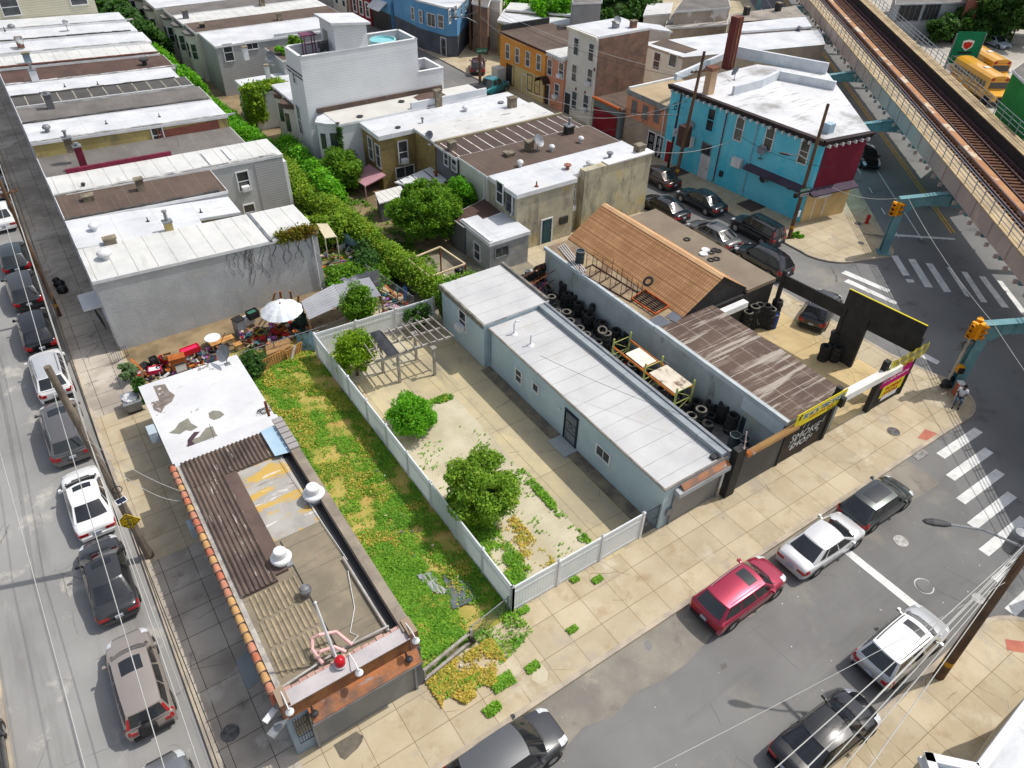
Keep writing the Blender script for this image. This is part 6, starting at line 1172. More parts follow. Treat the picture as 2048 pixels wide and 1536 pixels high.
# ================================================================ fences round the vacant plot
VIN = mat('white_vinyl', S(250, 252, 253, .95), S(242, 246, 248, .95), s=.8, rough=.45, fine=.02, lines=[('xy', .16, .012, S(190, 200, 206), .6)])
def translucent(m, f, tint):
    P = m.node_tree.nodes['Principled BSDF']; b = NB(m); tr = b.n('BsdfTranslucent'); mx = b.n('MixShader'); mx.inputs[0].default_value = f; b.l(b.mix(1.0, P.inputs['Base Color'].links[0].from_socket, tint, 'MULTIPLY'), tr.inputs[0]); b.l(P.outputs[0], mx.inputs[1]); b.l(tr.outputs[0], mx.inputs[2]); b.l(mx.outputs[0], m.node_tree.nodes['Material Output'].inputs[0]); return m
translucent(VIN, .35, (1, 1, 1))
def vinyl(name, label, pts, h=1.8, n=None, top=.0):
    r = thing(name, label, 'fence', (*pts[0], SW))
    for A, B in zip(pts, pts[1:]):
        F = Fr(A, B); k = max(1, round(F.len/2.35)); d = F.len/k
        for i in range(k+1):
            m = MB(); a = i*d; F.box(m, a-.065, a+.065, SW, SW+h+.05, -.065, .065); p = [F.p(a-.085, SW+h+.05, .085), F.p(a+.085, SW+h+.05, .085), F.p(a+.085, SW+h+.05, -.085), F.p(a-.085, SW+h+.05, -.085), F.p(a, SW+h+.15, 0)]; m.add(p, [(0, 1, 4), (1, 2, 4), (2, 3, 4), (3, 0, 4), (3, 2, 1, 0)]); m.build('post', WHT, r)
        for i in range(k):
            m = MB(); a = i*d+.065; b = (i+1)*d-.065; F.box(m, a, b, SW+.06, SW+h-.1, -.02, .02); F.box(m, a, b, SW+h-.14, SW+h, -.035, .035); F.box(m, a, b, SW+h-.5, SW+h-.38, -.035, .035); F.box(m, a, b, SW+.04, SW+.2, -.035, .035); m.build('panel', VIN, r)
    return r
vinyl('vinyl_fence', 'white vinyl fence along the front pavement and the weedy side of the gravel plot', [(18.55, 15.1), (11.0, 15.1), (11.0, 36.9)])
vinyl('vinyl_fence', 'white vinyl fence at the back of the gravel plot behind the pergola', [(11.0, 37.0), (19.2, 36.6)])
g = thing('iron_gate', 'dark iron bar gate between the white fence and the grey building', 'gate', (19.0, 15.1, SW)); m = MB()
for k in range(11): m.tube([(18.72+k*.085, 15.1, .2), (18.72+k*.085, 15.1, 1.9)], .013, 5)
for z in (.25, 1.05, 1.85): m.beam((18.68, 15.1, z), (19.6, 15.1, z), .035)
for x in (18.68, 19.6): m.beam((x, 15.1, .14), (x, 15.1, 1.92), .04)
m.build('bars', mat('iron_grey', S(92, 100, 112), rough=.5), g); m = MB(); m.lathe([(0, -.04), (.035, 0), (0, .04)], (18.75, 15.03, 1.05), 10); m.build('handle', GREYM, g)
# chain link fence at the front of the weeds
MESHM = mat('chain_link_wire', S(120, 120, 118), rough=.5, fine=0)
def chain(name, label, A, B, h, posts, step=.22, rail=GREYM, cat='fence', wood=False):
    r = thing(name, label, cat, (*A, SW)); F = Fr(A, B); m = MB(); n = int(F.len/step)
    for i in range(-int(h/step), n+1):
        for s in (1, -1):
            a0, a1 = (i*step, i*step+h) if s > 0 else (i*step+h, i*step); z0, z1 = SW+.05, SW+h
            aa = [a0, a1]; zz = [z0, z1]
            lo, hi = 0.0, F.len
            def clip(a, z, a2, z2):
                if a < lo: t = (lo-a)/(a2-a); return lo, z+(z2-z)*t
                if a > hi: t = (hi-a)/(a2-a); return hi, z+(z2-z)*t
                return a, z
            if max(aa) <= lo or min(aa) >= hi: continue
            p = clip(a0, z0, a1, z1); q = clip(a1, z1, a0, z0); m.beam(F.p(*p), F.p(*q), .008)
    m.build('mesh', MESHM, r)
    for a in posts: m = MB(); m.tube([F.p(a, .1), F.p(a, SW+h+.05)], .035, 7); m.build('post', rail, r)
    m = MB(); m.tube([F.p(0, SW+h), F.p(F.len, SW+h)], .025, 6); m.build('rail', rail, r); return r
r = thing('timber_rail', 'low broken timber rails along the weeds beside the corner workshop', 'fence', (7.5, 14.6, SW)); m = MB(); m.beam((6.15, 14.35, .95), (8.6, 14.75, 1.0), .12, .1); m.beam((6.15, 14.3, .35), (8.6, 14.7, .4), .12, .1); m.build('rail', GWOOD, r); m = MB(); m.beam((8.6, 14.72, .1), (8.65, 14.75, 1.25), .12); m.beam((6.2, 14.35, .1), (6.2, 14.35, 1.05), .1); m.build('post', GWOOD, r)
m = MB(); m.tube([(8.6, 14.75, 1.1), (8.62, 14.78, .7), (8.7, 14.7, .35), (8.55, 14.7, .2)], [.05, .12, .16, .05], 8); tag(m.build('plastic_bag', mat('black_plastic', (.02, .02, .022), rough=.3), loc=(8.6, 14.7, SW)), 'black plastic bag hung on the timber post', 'bag')
chain('chain_link_fence', 'short chain link gate leaning between the timber post and the white fence', (8.7, 14.85), (10.9, 15.2), 1.1, (.05, 2.15))
# ================================================================ poles and wires
POLE = mat('pole_wood', S(122, 94, 70), S(88, 68, 54), s=.8, fine=.2, fs=20, stains=((1.5, S(70, 54, 44), .55, .7, (4, 4, .3), .7),)); POLEG = mat('pole_grey_wood', S(140, 128, 112), S(105, 96, 86), s=.8, fine=.2, stains=((1.5, S(80, 72, 64), .55, .7, (4, 4, .3), .7),))
WIRE = mat('wire_grey', S(190, 190, 186), rough=.5, fine=0); WIREB = mat('wire_black', (.02, .02, .02), rough=.6, fine=0)
def pole(label, base, top, r0=.16, m_=POLE, arms=(), tr=None, band=True):
    b = Vector(base); t = Vector(top); p = thing('utility_pole', label, 'utility pole', b); m = MB(); k = 6; m.tube([b.lerp(t, i/k) for i in range(k+1)], [r0*(1-.35*i/k) for i in range(k+1)], 12); m.build('pole', m_, p)
    if band:
        m = MB(); q0, q1 = b.lerp(t, .08), b.lerp(t, .105); m.tube([q0, q1], [r0*.99, r0*.985], 12); m.build('marker_band', mat('amber_band', S(220, 160, 50)), p)
    for (h, w_, dx, dy) in arms:
        q = b.lerp(t, h); m = MB(); m.beam(q-Vector((dx, dy, 0))*w_, q+Vector((dx, dy, 0))*w_, .1, .12)
        for s in (-.9, -.45, .45, .9): e = q+Vector((dx, dy, 0))*w_*s; m.lathe([(.03, .05), (.045, .1), (.03, .2), (0, .22)], e, 8)
        m.build('cross_arm', m_, p)
    if tr: q = b.lerp(t, tr); m = MB(); m.lathe([(0, -.5), (.28, -.48), (.3, .45), (.2, .52), (0, .54)], q+Vector((.45, 0, 0)), 16); m.build('transformer', GREYM, p)
    return p
def lamp(p, q, e, label=None):
    m = MB(); m.tube([q, Vector(q).lerp(Vector(e), .6)+Vector((0, 0, .25)), Vector(e)], .045, 7); a = m.build('lamp_arm', GREYM, p); d = (Vector(e)-Vector(q)); d.z = 0; d.normalize(); s = Vector((d.y, -d.x, 0)); m = MB(); P = []
    for t, w_, h in ((-.1, .08, .05), (.1, .14, .09), (.5, .17, .1), (.75, .12, .06), (.85, .03, .02)): c = Vector(e)+d*t; P.append([c+s*w_*math.cos(k)+Vector((0, 0, h*math.sin(k))) for k in (2*math.pi*j/10 for j in range(11))])
    m.grid(P); m.add(P[0][:10], [tuple(range(10))]); m.build('lamp_head', mat('lamp_dark', (.05, .05, .055), rough=.5), a)
PA = pole('leaning wooden pole with the yellow warning sign beside the white sunroof sedan', (-1.62, 26.9, SW), (-2.05, 27.7, 11.2), .2, POLEG, band=False)
PB_ = pole('wooden pole by the terraced houses with a coil of cable, nearest the top left corner', (-1.75, 50.4, SW), (-1.7, 49.6, 10.2), .15, POLE, ((.9, .7, 1, 0),))
PC = pole('big dark wooden pole in the lower right beside the silver crossover', (24.28, 2.7, SW), (24.75, 3.0, 11.5), .22, POLE, ((.93, 1.1, 0, 1),))
lamp(PC, (24.5, 2.9, 8.3), (22.35, 4.95, 9.0)); m = MB(); m.lathe([(0, 0), (.28, .02), (.3, .9), (.22, 1.0), (0, 1.02)], (24.95, 3.4, 7.4), 16); m.build('transformer', GREYM, PC); m = MB(); m.tube([(24.6+.5*math.cos(t), 3.1, 7.6+.5*math.sin(t)) for t in (2*math.pi*k/14 for k in range(12))], .02, 5); m.build('cable_loop', WIREB, PC)
q = at(1578, 476, SW)
PD = pole('wooden pole at the corner in front of the turquoise building with street name signs', q, (q.x+.35, q.y+.25, 10.8), .17, POLE)
lamp(PD, (q.x+.25, q.y+.2, 6.4), (q.x-.6, q.y+1.6, 6.7))
SGN = mat('sign_green', S(20, 110, 80), fine=0, rough=.5)
def signplate(p, c, w_, h, az, m_, txt=None, tm=None, ts=.2, border=None, name='sign'):
    az = math.radians(az); u = Vector((math.cos(az), math.sin(az), 0)); A = Vector(c)-u*w_/2; B = Vector(c)+u*w_/2; F = Fr(A, B, c[2]); m = MB(); F.box(m, 0, w_, -h/2, h/2, -.015, .015); s = m.build(name, m_, p)
    if border: m = MB(); [F.box(m, *b, .015, .02) for b in ((.03, w_-.03, -h/2+.03, -h/2+.06), (.03, w_-.03, h/2-.06, h/2-.03), (.03, .06, -h/2+.06, h/2-.06), (w_-.06, w_-.03, -h/2+.06, h/2-.06))]; m.build('border', border, s)
    if txt: 
        L = txt.split('\n')
        for i, l in enumerate(L): text_mesh(l, ts, F, w_/2, (len(L)/2-i-.5)*ts*1.05-ts*.36, .018, tm or INKW, s, 'lettering', align='CENTER', sx=.9)
    return s
c = at(1606, 378, 4.4); signplate(PD, (c.x, c.y-.2, 4.4), 1.0, .32, -10, SGN, 'HART LN', INKW, .24); signplate(PD, (c.x, c.y-.25, 4.02), .9, .3, -10, INKK, 'ONE WAY', INKW, .16, INKW); c = at(1595, 425, 2.2)
m = MB(); m.box(q.x-.05, q.x+.2, q.y-.22, q.y-.17, 2.1, 2.6); m.build('notice', INKW, PD); c = at(1593, 390, 4.1); m = MB(); m.box(c.x-.2, c.x+.2, c.y-.12, c.y+.12, 3.9, 4.25); m.build('pedestrian_signal', INKK, PD)
q = at(1350, 362, SW); PE = pole('tall wooden pole before the turquoise wall with a brown box and crossarm near its top', q, (q.x+.6, q.y-.2, 11.4), .18, POLE, ((.86, .9, 1, -.2),)); m = MB(); m.box(q.x+.25, q.x+.95, q.y-.1, q.y+.9, 3.2, 5.0); m.build('junction_box', mat('box_brown', S(84, 62, 54)), PE)
q = at(1336, 335, SW); PF_ = pole('short dark wooden pole behind the tall one, with a white plate', q, (q.x+.2, q.y, 7.0), .13, mat('pole_dark', S(70, 56, 48)), band=False); signplate(PF_, (q.x, q.y-.2, 3.6), .5, .75, -10, INKW, '25', INKK, .35); m = MB()
for k in range(3): m.tube([(q.x-.3+.18*math.cos(t), q.y, 5.8+.18*math.sin(t)+.05*k) for t in (2*math.pi*j/12 for j in range(13))], .02, 5)
m.beam((q.x-.6, q.y, 6.2), (q.x+.9, q.y, 6.2), .06); m.build('cable_coil', WIREB, PF_)
q = at(960, 182, SW); PG_ = pole('wooden pole on the corner by the teal pickup with a green street sign', q, (q.x, q.y, 11.2), .17, POLE, band=False); signplate(PG_, (q.x+.1, q.y-.25, 4.6), 1.3, .5, -15, SGN, 'HART LN', INKW, .3); lamp(PG_, (q.x, q.y, 7.3), (q.x-2.0, q.y+1.2, 8.0))
q = at(941, 100, SW); PH = pole('wooden pole beside the blue corner house', q, (q.x, q.y, 12), .18, POLE, band=False)
for px, py, lb, h in ((700, 62, 'slim pole in front of the dark red house at the top', 9), (1843, 55, 'dark pole across the railway before the grey industrial building', 8), (2035, 62, 'pole at the top right corner by the trees', 9)): q = at(px, py, SW); P_ = pole(lb, q, (q.x+.2, q.y, h), .15, POLE, band=False)
q = at(548, 38, SW) if False else at(650, 40, SW); m = MB(); m.tube([q, (q.x, q.y, 7)], .06, 8); LS = thing('street_lamp', 'thin grey street lamp on the far street beside the pink silver sedan', 'street lamp', q); m.build('post', GREYM, LS); lamp(LS, (q.x, q.y, 7), (q.x-1.4, q.y, 7.3))
# warning sign on the leaning pole
s = thing('warning_sign', 'yellow diamond sign reading DEAF CHILD AREA on the leaning pole', 'sign', (-1.6, 26.6, 3.1)); c = at(257, 1043, 3.1); az = math.radians(-14); u = Vector((math.cos(az), math.sin(az), 0)); F = Fr(c-u, c+u, 3.1); m = MB(); r_ = .52
P = [F.p(1+r_*a, r_*b, d) for d in (.02, -.0) for a, b in ((0, -1), (1, 0), (0, 1), (-1, 0))]; m.add(P, [(0, 1, 2, 3), (7, 6, 5, 4), (0, 4, 5, 1), (1, 5, 6, 2), (2, 6, 7, 3), (3, 7, 4, 0)]); m.build('plate', mat('sign_yellow', S(248, 206, 20), fine=0, rough=.5), s)
m = MB(); m.add([F.p(1+k*a, k*b, .024) for k in (.47, .43) for a, b in ((0, -1), (1, 0), (0, 1), (-1, 0))], [(0, 1, 5, 4), (1, 2, 6, 5), (2, 3, 7, 6), (3, 0, 4, 7)]); m.build('border', INKK, s)
for i, t in enumerate(('DEAF', 'CHILD', 'AREA')): text_mesh(t, .22, F, 1, .14-i*.2, .024, INKK, s, align='CENTER', sx=.95)
m = MB(); c2 = at(242, 1001, 4.4); m.obox((c2.x, c2.y), .45, .35, 4.35, 4.4, .2); m.build('solar_panel', INKW, PA); m = MB(); m.obox((c2.x, c2.y), .38, .28, 4.4, 4.41, .2); m.build('solar_cells', mat('solar', (.02, .03, .06), rough=.2), PA); m = MB(); c3 = at(234, 980, 4.9); m.tube([(c3.x+.2*math.cos(t), c3.y, 4.9+.2*math.sin(t)) for t in (2*math.pi*k/14 for k in range(15))], .02, 5); m.build('cable_coil', WIREB, PA)
WN = [0]
def wire(label, A, B, sag=.5, r=.014, m_=None, n=14, group=None):
    A, B = Vector(A), Vector(B); pts = [A.lerp(B, i/n)-Vector((0, 0, sag*4*(i/n)*(1-i/n))) for i in range(n+1)]; m = MB(); m.tube(pts, r, 5); return tag(m.build('overhead_wire', m_ or WIRE, loc=A), label, 'wire', group)
LG = 'wires running along the left street'
for k, (x, z, mm) in enumerate(((-2.35, 9.2, WIRE), (-1.75, 8.6, WIRE), (-1.5, 7.6, WIREB), (-1.85, 7.2, WIRE), (-1.6, 6.9, WIREB), (-4.6, 9.0, WIRE))):
    lb = 'overhead wire strung along the left street from pole to pole'
    if k == 5: lb = 'pale wire above the middle of the left street, far stretch'
    wire(lb, (x, 27.2, z), (x+.2, 50, z-.2), .25, .016, mm, group=LG if k < 5 else None); wire(lb if k < 5 else 'pale wire above the middle of the left street, near stretch', (x, 27.2, z), (x-.3+(.25*k), -8, z), .3, .016, mm, group=LG if k < 5 else None)
    if k < 5: wire(lb, (x+.2, 50, z-.2), (x+.2, 85, z), .4, .016, mm, group=LG)
wire('service wire from the leaning pole to the corner workshop wall', (-1.9, 27.3, 7.6), (.7, 26.6, 3.5), .4); wire('second service wire from the leaning pole curving to the workshop wall', (-1.8, 27.2, 6.8), (.7, 26.2, 3.3), .9)
wire('service wire sloping over the grey building roof to its front corner', (24.5, 14.7, 4.2), (19.4, 25, 4.6), .3, .01, WIREB)
RGP = 'wires fanning out from the big lower right pole'
for k, (px, z) in enumerate(((1490, 9), (1560, 8.6), (1600, 8.2), (1640, 7.6), (1700, 7.2), (1560, 9.3))): wire('wire running from the big lower right pole down past the black sedan', (24.6, 3.0, z), at(px, 1590, z), .15, .017, WIRE, group=RGP)
wire('long thin wire crossing the front street to the bottom edge', at(2010, 1165, 8), at(1230, 1575, 8), .2, .01)
wire('pale cable from the railway bracket crossing the avenue', av(0, .2, 4.9), av(-16.5, .2, 4.9), .35, .02); wire('pale cable running on from the second railway column', av(-16.5, .2, 4.9), av(-34, 1, 4.8), .3, .02); wire('sagging cable from the corner pole to the first railway column', (50.2, 29.6, 5.0), av(0, .2, 4.9), .5, .02)
wire('sagging service cable from the corner pole along the turquoise wall', (49.4, 29.4, 6.8), (51.4, 40.0, 5.2), .5, .018, WIREB); wire('sagging service cable from the wall bracket to the concrete end house', (51.4, 40.0, 5.2), (42.3, 42, 5.2), .7, .02)
q = at(1232, 228, 5)
for k in range(4): wire(('pale service cable from the tall pole to the dark brown roof', 'black service cable from the tall pole to the striped brown roof', 'pale service cable from the tall pole to the flaking white roof', 'black service cable from the tall pole to the olive brick house')[k], (48.6, 44.3+.1*k, 8-.6*k), (41.8, (47, 51, 54.5, 58.0)[k], 5.3), .7, .016, WIRE if k % 2 else WIREB)
wire('black cable from the red garage to the tall pole', (50.6, 56, 3.6), (48.4, 44.5, 6.3), .6, .025, WIREB); wire('long cable above the second street toward the far pole', (48.5, 44.4, 9.6), (46.8, 74.7, 9.4), .8, .016); wire('second long cable above the second street toward the far pole', (48.8, 44.4, 9.2), (47.1, 74.7, 9.0), 1.0, .016, WIREB)
wire('cable from the far corner pole toward the orange house', (46.8, 74.7, 8), (50.4, 70, 5.4), .5); wire('cable from the far corner pole to the blue corner house', (46.8, 74.7, 8.6), (50, 87.4, 5.6), .6)
# ================================================================ signals, hydrant, street things
YSG = mat('signal_yellow', S(246, 172, 20), S(236, 158, 16), s=2, rough=.45, fine=.03)
def sighead(p, c, az, n=3):
    az = math.radians(az); f = Vector((math.cos(az), math.sin(az), 0)); s = Vector((-f.y, f.x, 0)); c = Vector(c); m = MB(); 
    m.obox((c.x, c.y), .22, .36, c.z-.18*n, c.z+.18*n, az)
    for k in range(n):
        z = c.z+(k-(n-1)/2)*.36; P = []
        for d, r in ((.11, .15), (.36, .16)): P.append([c+f*d+s*r*math.cos(t)+Vector((0, 0, z-c.z+r*math.sin(t))) for t in (math.pi*(-.1+1.2*j/10) for j in range(11))])
        m.grid(P); m.grid(P, True)
    h = m.build('signal_head', YSG, p); m = MB()
    for k in range(n):
        z = c.z+(k-(n-1)/2)*.36; q = c+f*.115; m.add([q+s*.13*math.cos(t)+Vector((0, 0, z-c.z+.13*math.sin(t))) for t in (2*math.pi*j/14 for j in range(14))], [tuple(range(14))])
    m.build('signal_lens', INKK, h)
b = at(1890, 772, SW); t = at(1926, 655, 4.9); SIG = thing('traffic_signal', 'pole with a cluster of yellow traffic signal heads at the corner of the tyre shop', 'traffic light', b); m = MB(); m.tube([b, (b.x, b.y, 4.9)], .07, 10); m.lathe([(.2, 0), (.18, .2), (.08, .35)], b, 12); m.build('pole', mat('pole_beige', S(200, 190, 170)), SIG)
for dx, dy, az in ((-.28, .0, 180), (.0, -.3, -90), (.28, .05, 20)): sighead(SIG, (b.x+dx, b.y+dy, 4.5), az)
signplate(SIG, (b.x-.05, b.y+.12, 3.2), .7, .7, -35, GREYM)
b2 = av(0, -.45, 4.1); S2 = thing('traffic_signal', 'yellow traffic signal heads fixed to the first railway column by the turquoise building', 'traffic light', b2)
for dx, dy, az in ((-.25, -.1, 200), (-.0, -.35, -80)): sighead(S2, (b2.x+dx, b2.y+dy, 4.0), az)
m = MB(); m.beam((b2.x, b2.y, 4.0), av(0, -.1, 4.0), .06); m.build('bracket', GREYM, S2)
b3 = av(-16.7, -.35, 1.6); S3 = thing('pedestrian_signal', 'small yellow pedestrian signal low on the second railway column', 'traffic light', b3); m = MB(); m.obox((b3.x, b3.y), .3, .34, 1.3, 1.8, .9); m.build('case', YSG, S3); m = MB(); m.obox((b3.x-.12, b3.y-.14), .2, .3, 1.35, 1.7, .9); m.build('screen', INKK, S3)
c = av(-16.5, -.5, 3.4); W1 = thing('one_way_sign', 'black and white arrow sign on the second railway column', 'sign', c); signplate(W1, (c.x-.1, c.y-.1, 3.4), .9, .32, -20, INKK, 'ONE WAY', INKW, .17, INKW)
q = at(1733, 446, SW); HY = thing('fire_hydrant', 'red fire hydrant on the shaded pavement beside the avenue', 'hydrant', q); m = MB(); m.lathe([(.18, 0), (.18, .05), (.13, .08), (.13, .55), (.17, .57), (.16, .66), (.08, .76), (0, .8)], q, 14); m.lathe([(0, -.26), (.07, -.26), (.07, .26), (0, .26)], (q.x, q.y, q.z+.42), 10, 'x'); m.build('body', mat('hydrant_red', (.5, .02, .02), rough=.5), HY)
def lid(px, py, r, m_, lb, z=.01, name='manhole_cover'): q = at(px, py, z); m = MB(); m.lathe([(0, .012), (r*.8, .012), (r*.82, .006), (r*.9, .006), (r*.92, .012), (r, .012), (r, 0)], q, 24); return tag(m.build(name, m_, loc=q), lb, 'manhole cover')
IRON = mat('cast_iron', S(120, 118, 116), S(80, 78, 77), s=5, fine=.25, fs=40); IRONL = mat('worn_iron', S(205, 202, 198), S(150, 148, 145), s=5, fine=.3, fs=40)
lid(1802, 1082, .36, IRONL, 'pale manhole cover in the front street near the crosswalk'); lid(1787, 863, .36, IRON, 'manhole cover in the beige corner pavement', SW+.005); lid(460, 1466, .36, IRON, 'dark manhole cover in the pavement near the bottom left', SW+.009); lid(1957, 1197, .3, IRONL, 'white speckled manhole cover beside the crosswalk'); lid(1851, 1171, .42, ASPH, 'white painted ring around a sealed cover in the front street'); lid(1716, 447, .3, IRON, 'dark manhole cover in the pavement beside the hydrant', SW+.005); lid(1722, 486, .25, IRON, 'small dark cover in the pavement beside the first railway column', SW+.005)
m = MB(); q = at(1848, 1172, .02); m.tube([(q.x+.42*math.cos(t), q.y+.42*math.sin(t), .016) for t in (2*math.pi*k/24 for k in range(22))], .03, 4); struct('road_marking', m, WHITE)
for px, py, lb in ((1838, 908, 'storm drain grate at the kerb beside the corner crosswalk'), (1977, 1256, 'storm drain grate at the kerb by the big lower right pole'), (1730, 700, 'storm drain grate at the kerb behind the tyre shop sign')):
    q = at(px, py, .02); m = MB(); m.box(q.x-.5, q.x+.5, q.y-.3, q.y+.3, .004, .014); o = tag(m.build('drain_grate', MATS['dark_metal'], loc=q), lb, 'drain'); m = MB()
    for k in range(10): m.box(q.x-.48+k*.1, q.x-.42+k*.1, q.y-.28, q.y+.28, .015, .03)
    m.build('bars', IRONL, o)
HT = mat('hatch_brown', S(92, 74, 66), S(78, 64, 58), s=2)
for px, py, lb in ((1502, 411, 'brown cellar hatch in the pavement by the turquoise wall'), (1352, 343, 'brown cellar hatch in the pavement at the foot of the tall pole')): q = at(px, py, SW); m = MB(); m.box(q.x-.9, q.x+.9, q.y-.9, q.y+.9, SW-.01, SW+.03); tag(m.build('cellar_hatch', HT, loc=q), lb, 'hatch')
# green school banner over the car park
BN = thing('school_banner', 'tall green school banner with a crest on posts beside the school buses', 'banner', at(1890, 130, SW)); A = at(1890, 128, 1.2); B = at(1938, 118, 1.2); F = Fr((99.3, 48.9), (102.3, 47.0)); W_ = F.len; m = MB(); F.box(m, 0, W_, 1.9, 5.6, -.04, 0); m.build('cloth', mat('banner_green', S(14, 128, 88), S(12, 118, 80), fine=.03), BN); m = MB(); F.box(m, 0, W_, 1.2, 1.88, -.04, 0); m.build('white_strip', INKW, BN)
m = MB(); P = [F.p(W_*a, 1.9+3.7*b, .012) for a, b in ((.3, .72), (.5, .76), (.7, .72), (.68, .52), (.5, .4), (.32, .52))]; m.add(P, [(5, 4, 3, 2, 1, 0)]); m.build('crest', INKW, BN); m = MB(); P = [F.p(W_*a, 1.9+3.7*b, .02) for a, b in ((.34, .66), (.5, .69), (.66, .66), (.64, .54), (.5, .45), (.36, .54))]; m.add(P, [(5, 4, 3, 2, 1, 0)]); m.build('crest', INKR, BN)
m = MB(); F.box(m, W_*.25, W_*.75, 3.1, 3.3, .01, .02); m.build('ribbon', INKK, BN); text_mesh('CHARTER SCHOOL', .37, F, W_/2, 2.6, .02, INKW, BN, align='CENTER', sx=.95); text_mesh('215-288-2001', .24, F, W_/2, 2.2, .02, INKW, BN, align='CENTER'); text_mesh('NOW ENROLLING', .3, F, W_/2, 1.4, .02, INKR, BN, align='CENTER')
m = MB(); F.box(m, -.1, 0, .1, 5.4, -.08, .05); F.box(m, W_, W_+.1, .1, 5.4, -.08, .05); m.build('post', GREYM, BN)
m = MB(); 
wl = thing('retaining_wall', 'low grey retaining wall along the far side of the car park', 'wall', (118, 60, SW)); A, B = at(1790, 72, 0), at(2120, 98, 0); F = Fr((A.x, A.y), (B.x, B.y)); F.box(m, 0, F.len, .1, 1.4, -.3, 0); m.build('face', mat('lot_wall', S(170, 168, 164), S(140, 138, 135), s=.4, stains=((.5, S(215, 212, 206), .58, .63, None, .8),)), wl); m = MB(); F.box(m, 0, F.len, 1.4, 1.5, -.35, .05); m.build('coping', WHT, wl)
chain('chain_link_fence', 'chain link fence between the car park and the railway', tuple(av(38, 18)[:2]), tuple(av(66, 18)[:2]), 2.2, [k*2.5 for k in range(12)], .8)
# ================================================================ vegetation
def leafm(name, c1, c2, c3=None, isl=.35):
    m = mat(name, c1, c2, s=.9, rough=.6, fine=0, isl=isl, spec=.25, spread=.15, stains=((1.3, c3, .56, .68, None, .7),) if c3 else ())
    return translucent(m, .42, (1, 1, .55))
LG1 = leafm('leaf_green', S(126, 172, 44), S(90, 140, 38), S(168, 182, 56)); LG2 = leafm('leaf_bright', S(126, 196, 44), S(92, 166, 36), S(156, 204, 56)); LG3 = leafm('leaf_yellow_green', S(160, 196, 64), S(112, 160, 50), S(184, 192, 76)); LG4 = leafm('leaf_dark', S(84, 126, 56), S(60, 100, 48), S(104, 142, 60)); LGV = leafm('leaf_vine', S(160, 192, 58), S(118, 162, 50), S(196, 192, 76)); LGR = leafm('leaf_ivy_rust', S(120, 132, 40), S(150, 116, 44), S(84, 120, 36))
BARK = mat('bark', S(110, 94, 76), S(80, 68, 56), s=3, fine=.2)
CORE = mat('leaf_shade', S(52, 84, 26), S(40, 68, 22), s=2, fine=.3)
def blobpts(c, r, n, clumps=26, cr=.42, hollow=.55, flatb=-.6):
    c = np.array(c); r = np.array(r, float); d = RNG.normal(size=(clumps, 3)); d /= np.linalg.norm(d, axis=1)[:, None]; d[:, 2] = np.maximum(d[:, 2], flatb); rad = hollow+(1-hollow)*RNG.random(clumps)**.5
    C = c+d*r*rad[:, None]*.82; w_ = RNG.random(clumps)*.8+.5; k = RNG.choice(clumps, n, p=w_/w_.sum()); q = RNG.normal(size=(n, 3)); q /= np.linalg.norm(q, axis=1)[:, None]; q *= (RNG.random(n)**.45)[:, None]
    P = C[k]+q*(np.mean(r)*cr)*w_[k][:, None]*np.array([1, 1, .8]); return P, C
def bloba(m, c, r, n=10, jag=.18):
    for i in range(1):
        P = []
        for a in range(9):
            th = math.pi*a/8; P.append([(c[0]+r[0]*math.sin(th)*math.cos(t)*(1+random.uniform(-jag, jag)), c[1]+r[1]*math.sin(th)*math.sin(t)*(1+random.uniform(-jag, jag)), c[2]-r[2]*math.cos(th)) for t in (2*math.pi*b/n for b in range(n))])
        for q in P: q.append(q[0])
        m.grid(P, True)
def tree(name, label, base, c, r, n, size, lm, clumps=30, cat='tree', trunk=True, core=.62, cr=.42, tr=.12):
    t = thing(name, label, cat, base); P, C = blobpts(c, r, n, clumps, cr); P[:, 2] = np.maximum(P[:, 2], base[2]+.05)
    V, F = leaves(n, P, size, flat=.4); cw = npmesh('crown', V, F, lm, t)
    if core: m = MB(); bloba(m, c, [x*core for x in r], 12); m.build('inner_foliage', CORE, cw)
    if trunk:
        m = MB(); b = Vector(base); cc = Vector(c); m.tube([b-Vector((0, 0, .1)), b.lerp(cc, .4)+Vector((.05, 0, 0)), cc+Vector((0, 0, r[2]*.3))], [tr, tr*.75, tr*.3], 8)
        for k in range(5): e = Vector(C[k]); s0 = b.lerp(cc, .45+.1*k); m.tube([s0, s0.lerp(e, .5)+Vector((0, 0, .1)), e], [tr*.5, tr*.35, tr*.12], 6)
        m.build('trunk', BARK, t)
    return t
Z = SW
tree('bush', 'round bright green bush on the gravel beside the white fence', (12.9, 27.9, Z), (12.9, 27.9, 1.15), (1.45, 1.5, 1.15), 13000, .08, LG2, 60, 'bush', True, .5, .32, .06)
tree('small_tree', 'broad yellow green tree with ragged crown in the gravel plot', (12.75, 20.6, Z), (12.75, 20.6, 2.2), (2.05, 2.05, 1.95), 21000, .085, LG3, 80, core=.45, cr=.27)
tree('small_tree', 'bright yellow green tree leaning over the fence beside the pergola', (12.3, 34.0, Z), (12.3, 34.0, 1.9), (1.25, 1.4, 1.6), 9500, .085, leafm('leaf_lime', S(150, 184, 36), S(110, 158, 30), S(176, 196, 50)), 40, core=.4)
tree('small_tree', 'upright dark green tree behind the white fence by the shed', (14.5, 37.9, Z), (14.5, 37.9, 2.3), (1.0, 1.0, 1.75), 8000, .085, LG1, 40, core=.45)
tree('shrub', 'thin leafy shrub at the back fence beside the grey building', (17.6, 36.0, Z), (17.6, 36.0, 1.3), (1.1, .8, .9), 1300, .11, LG4, 18, 'shrub', core=0)
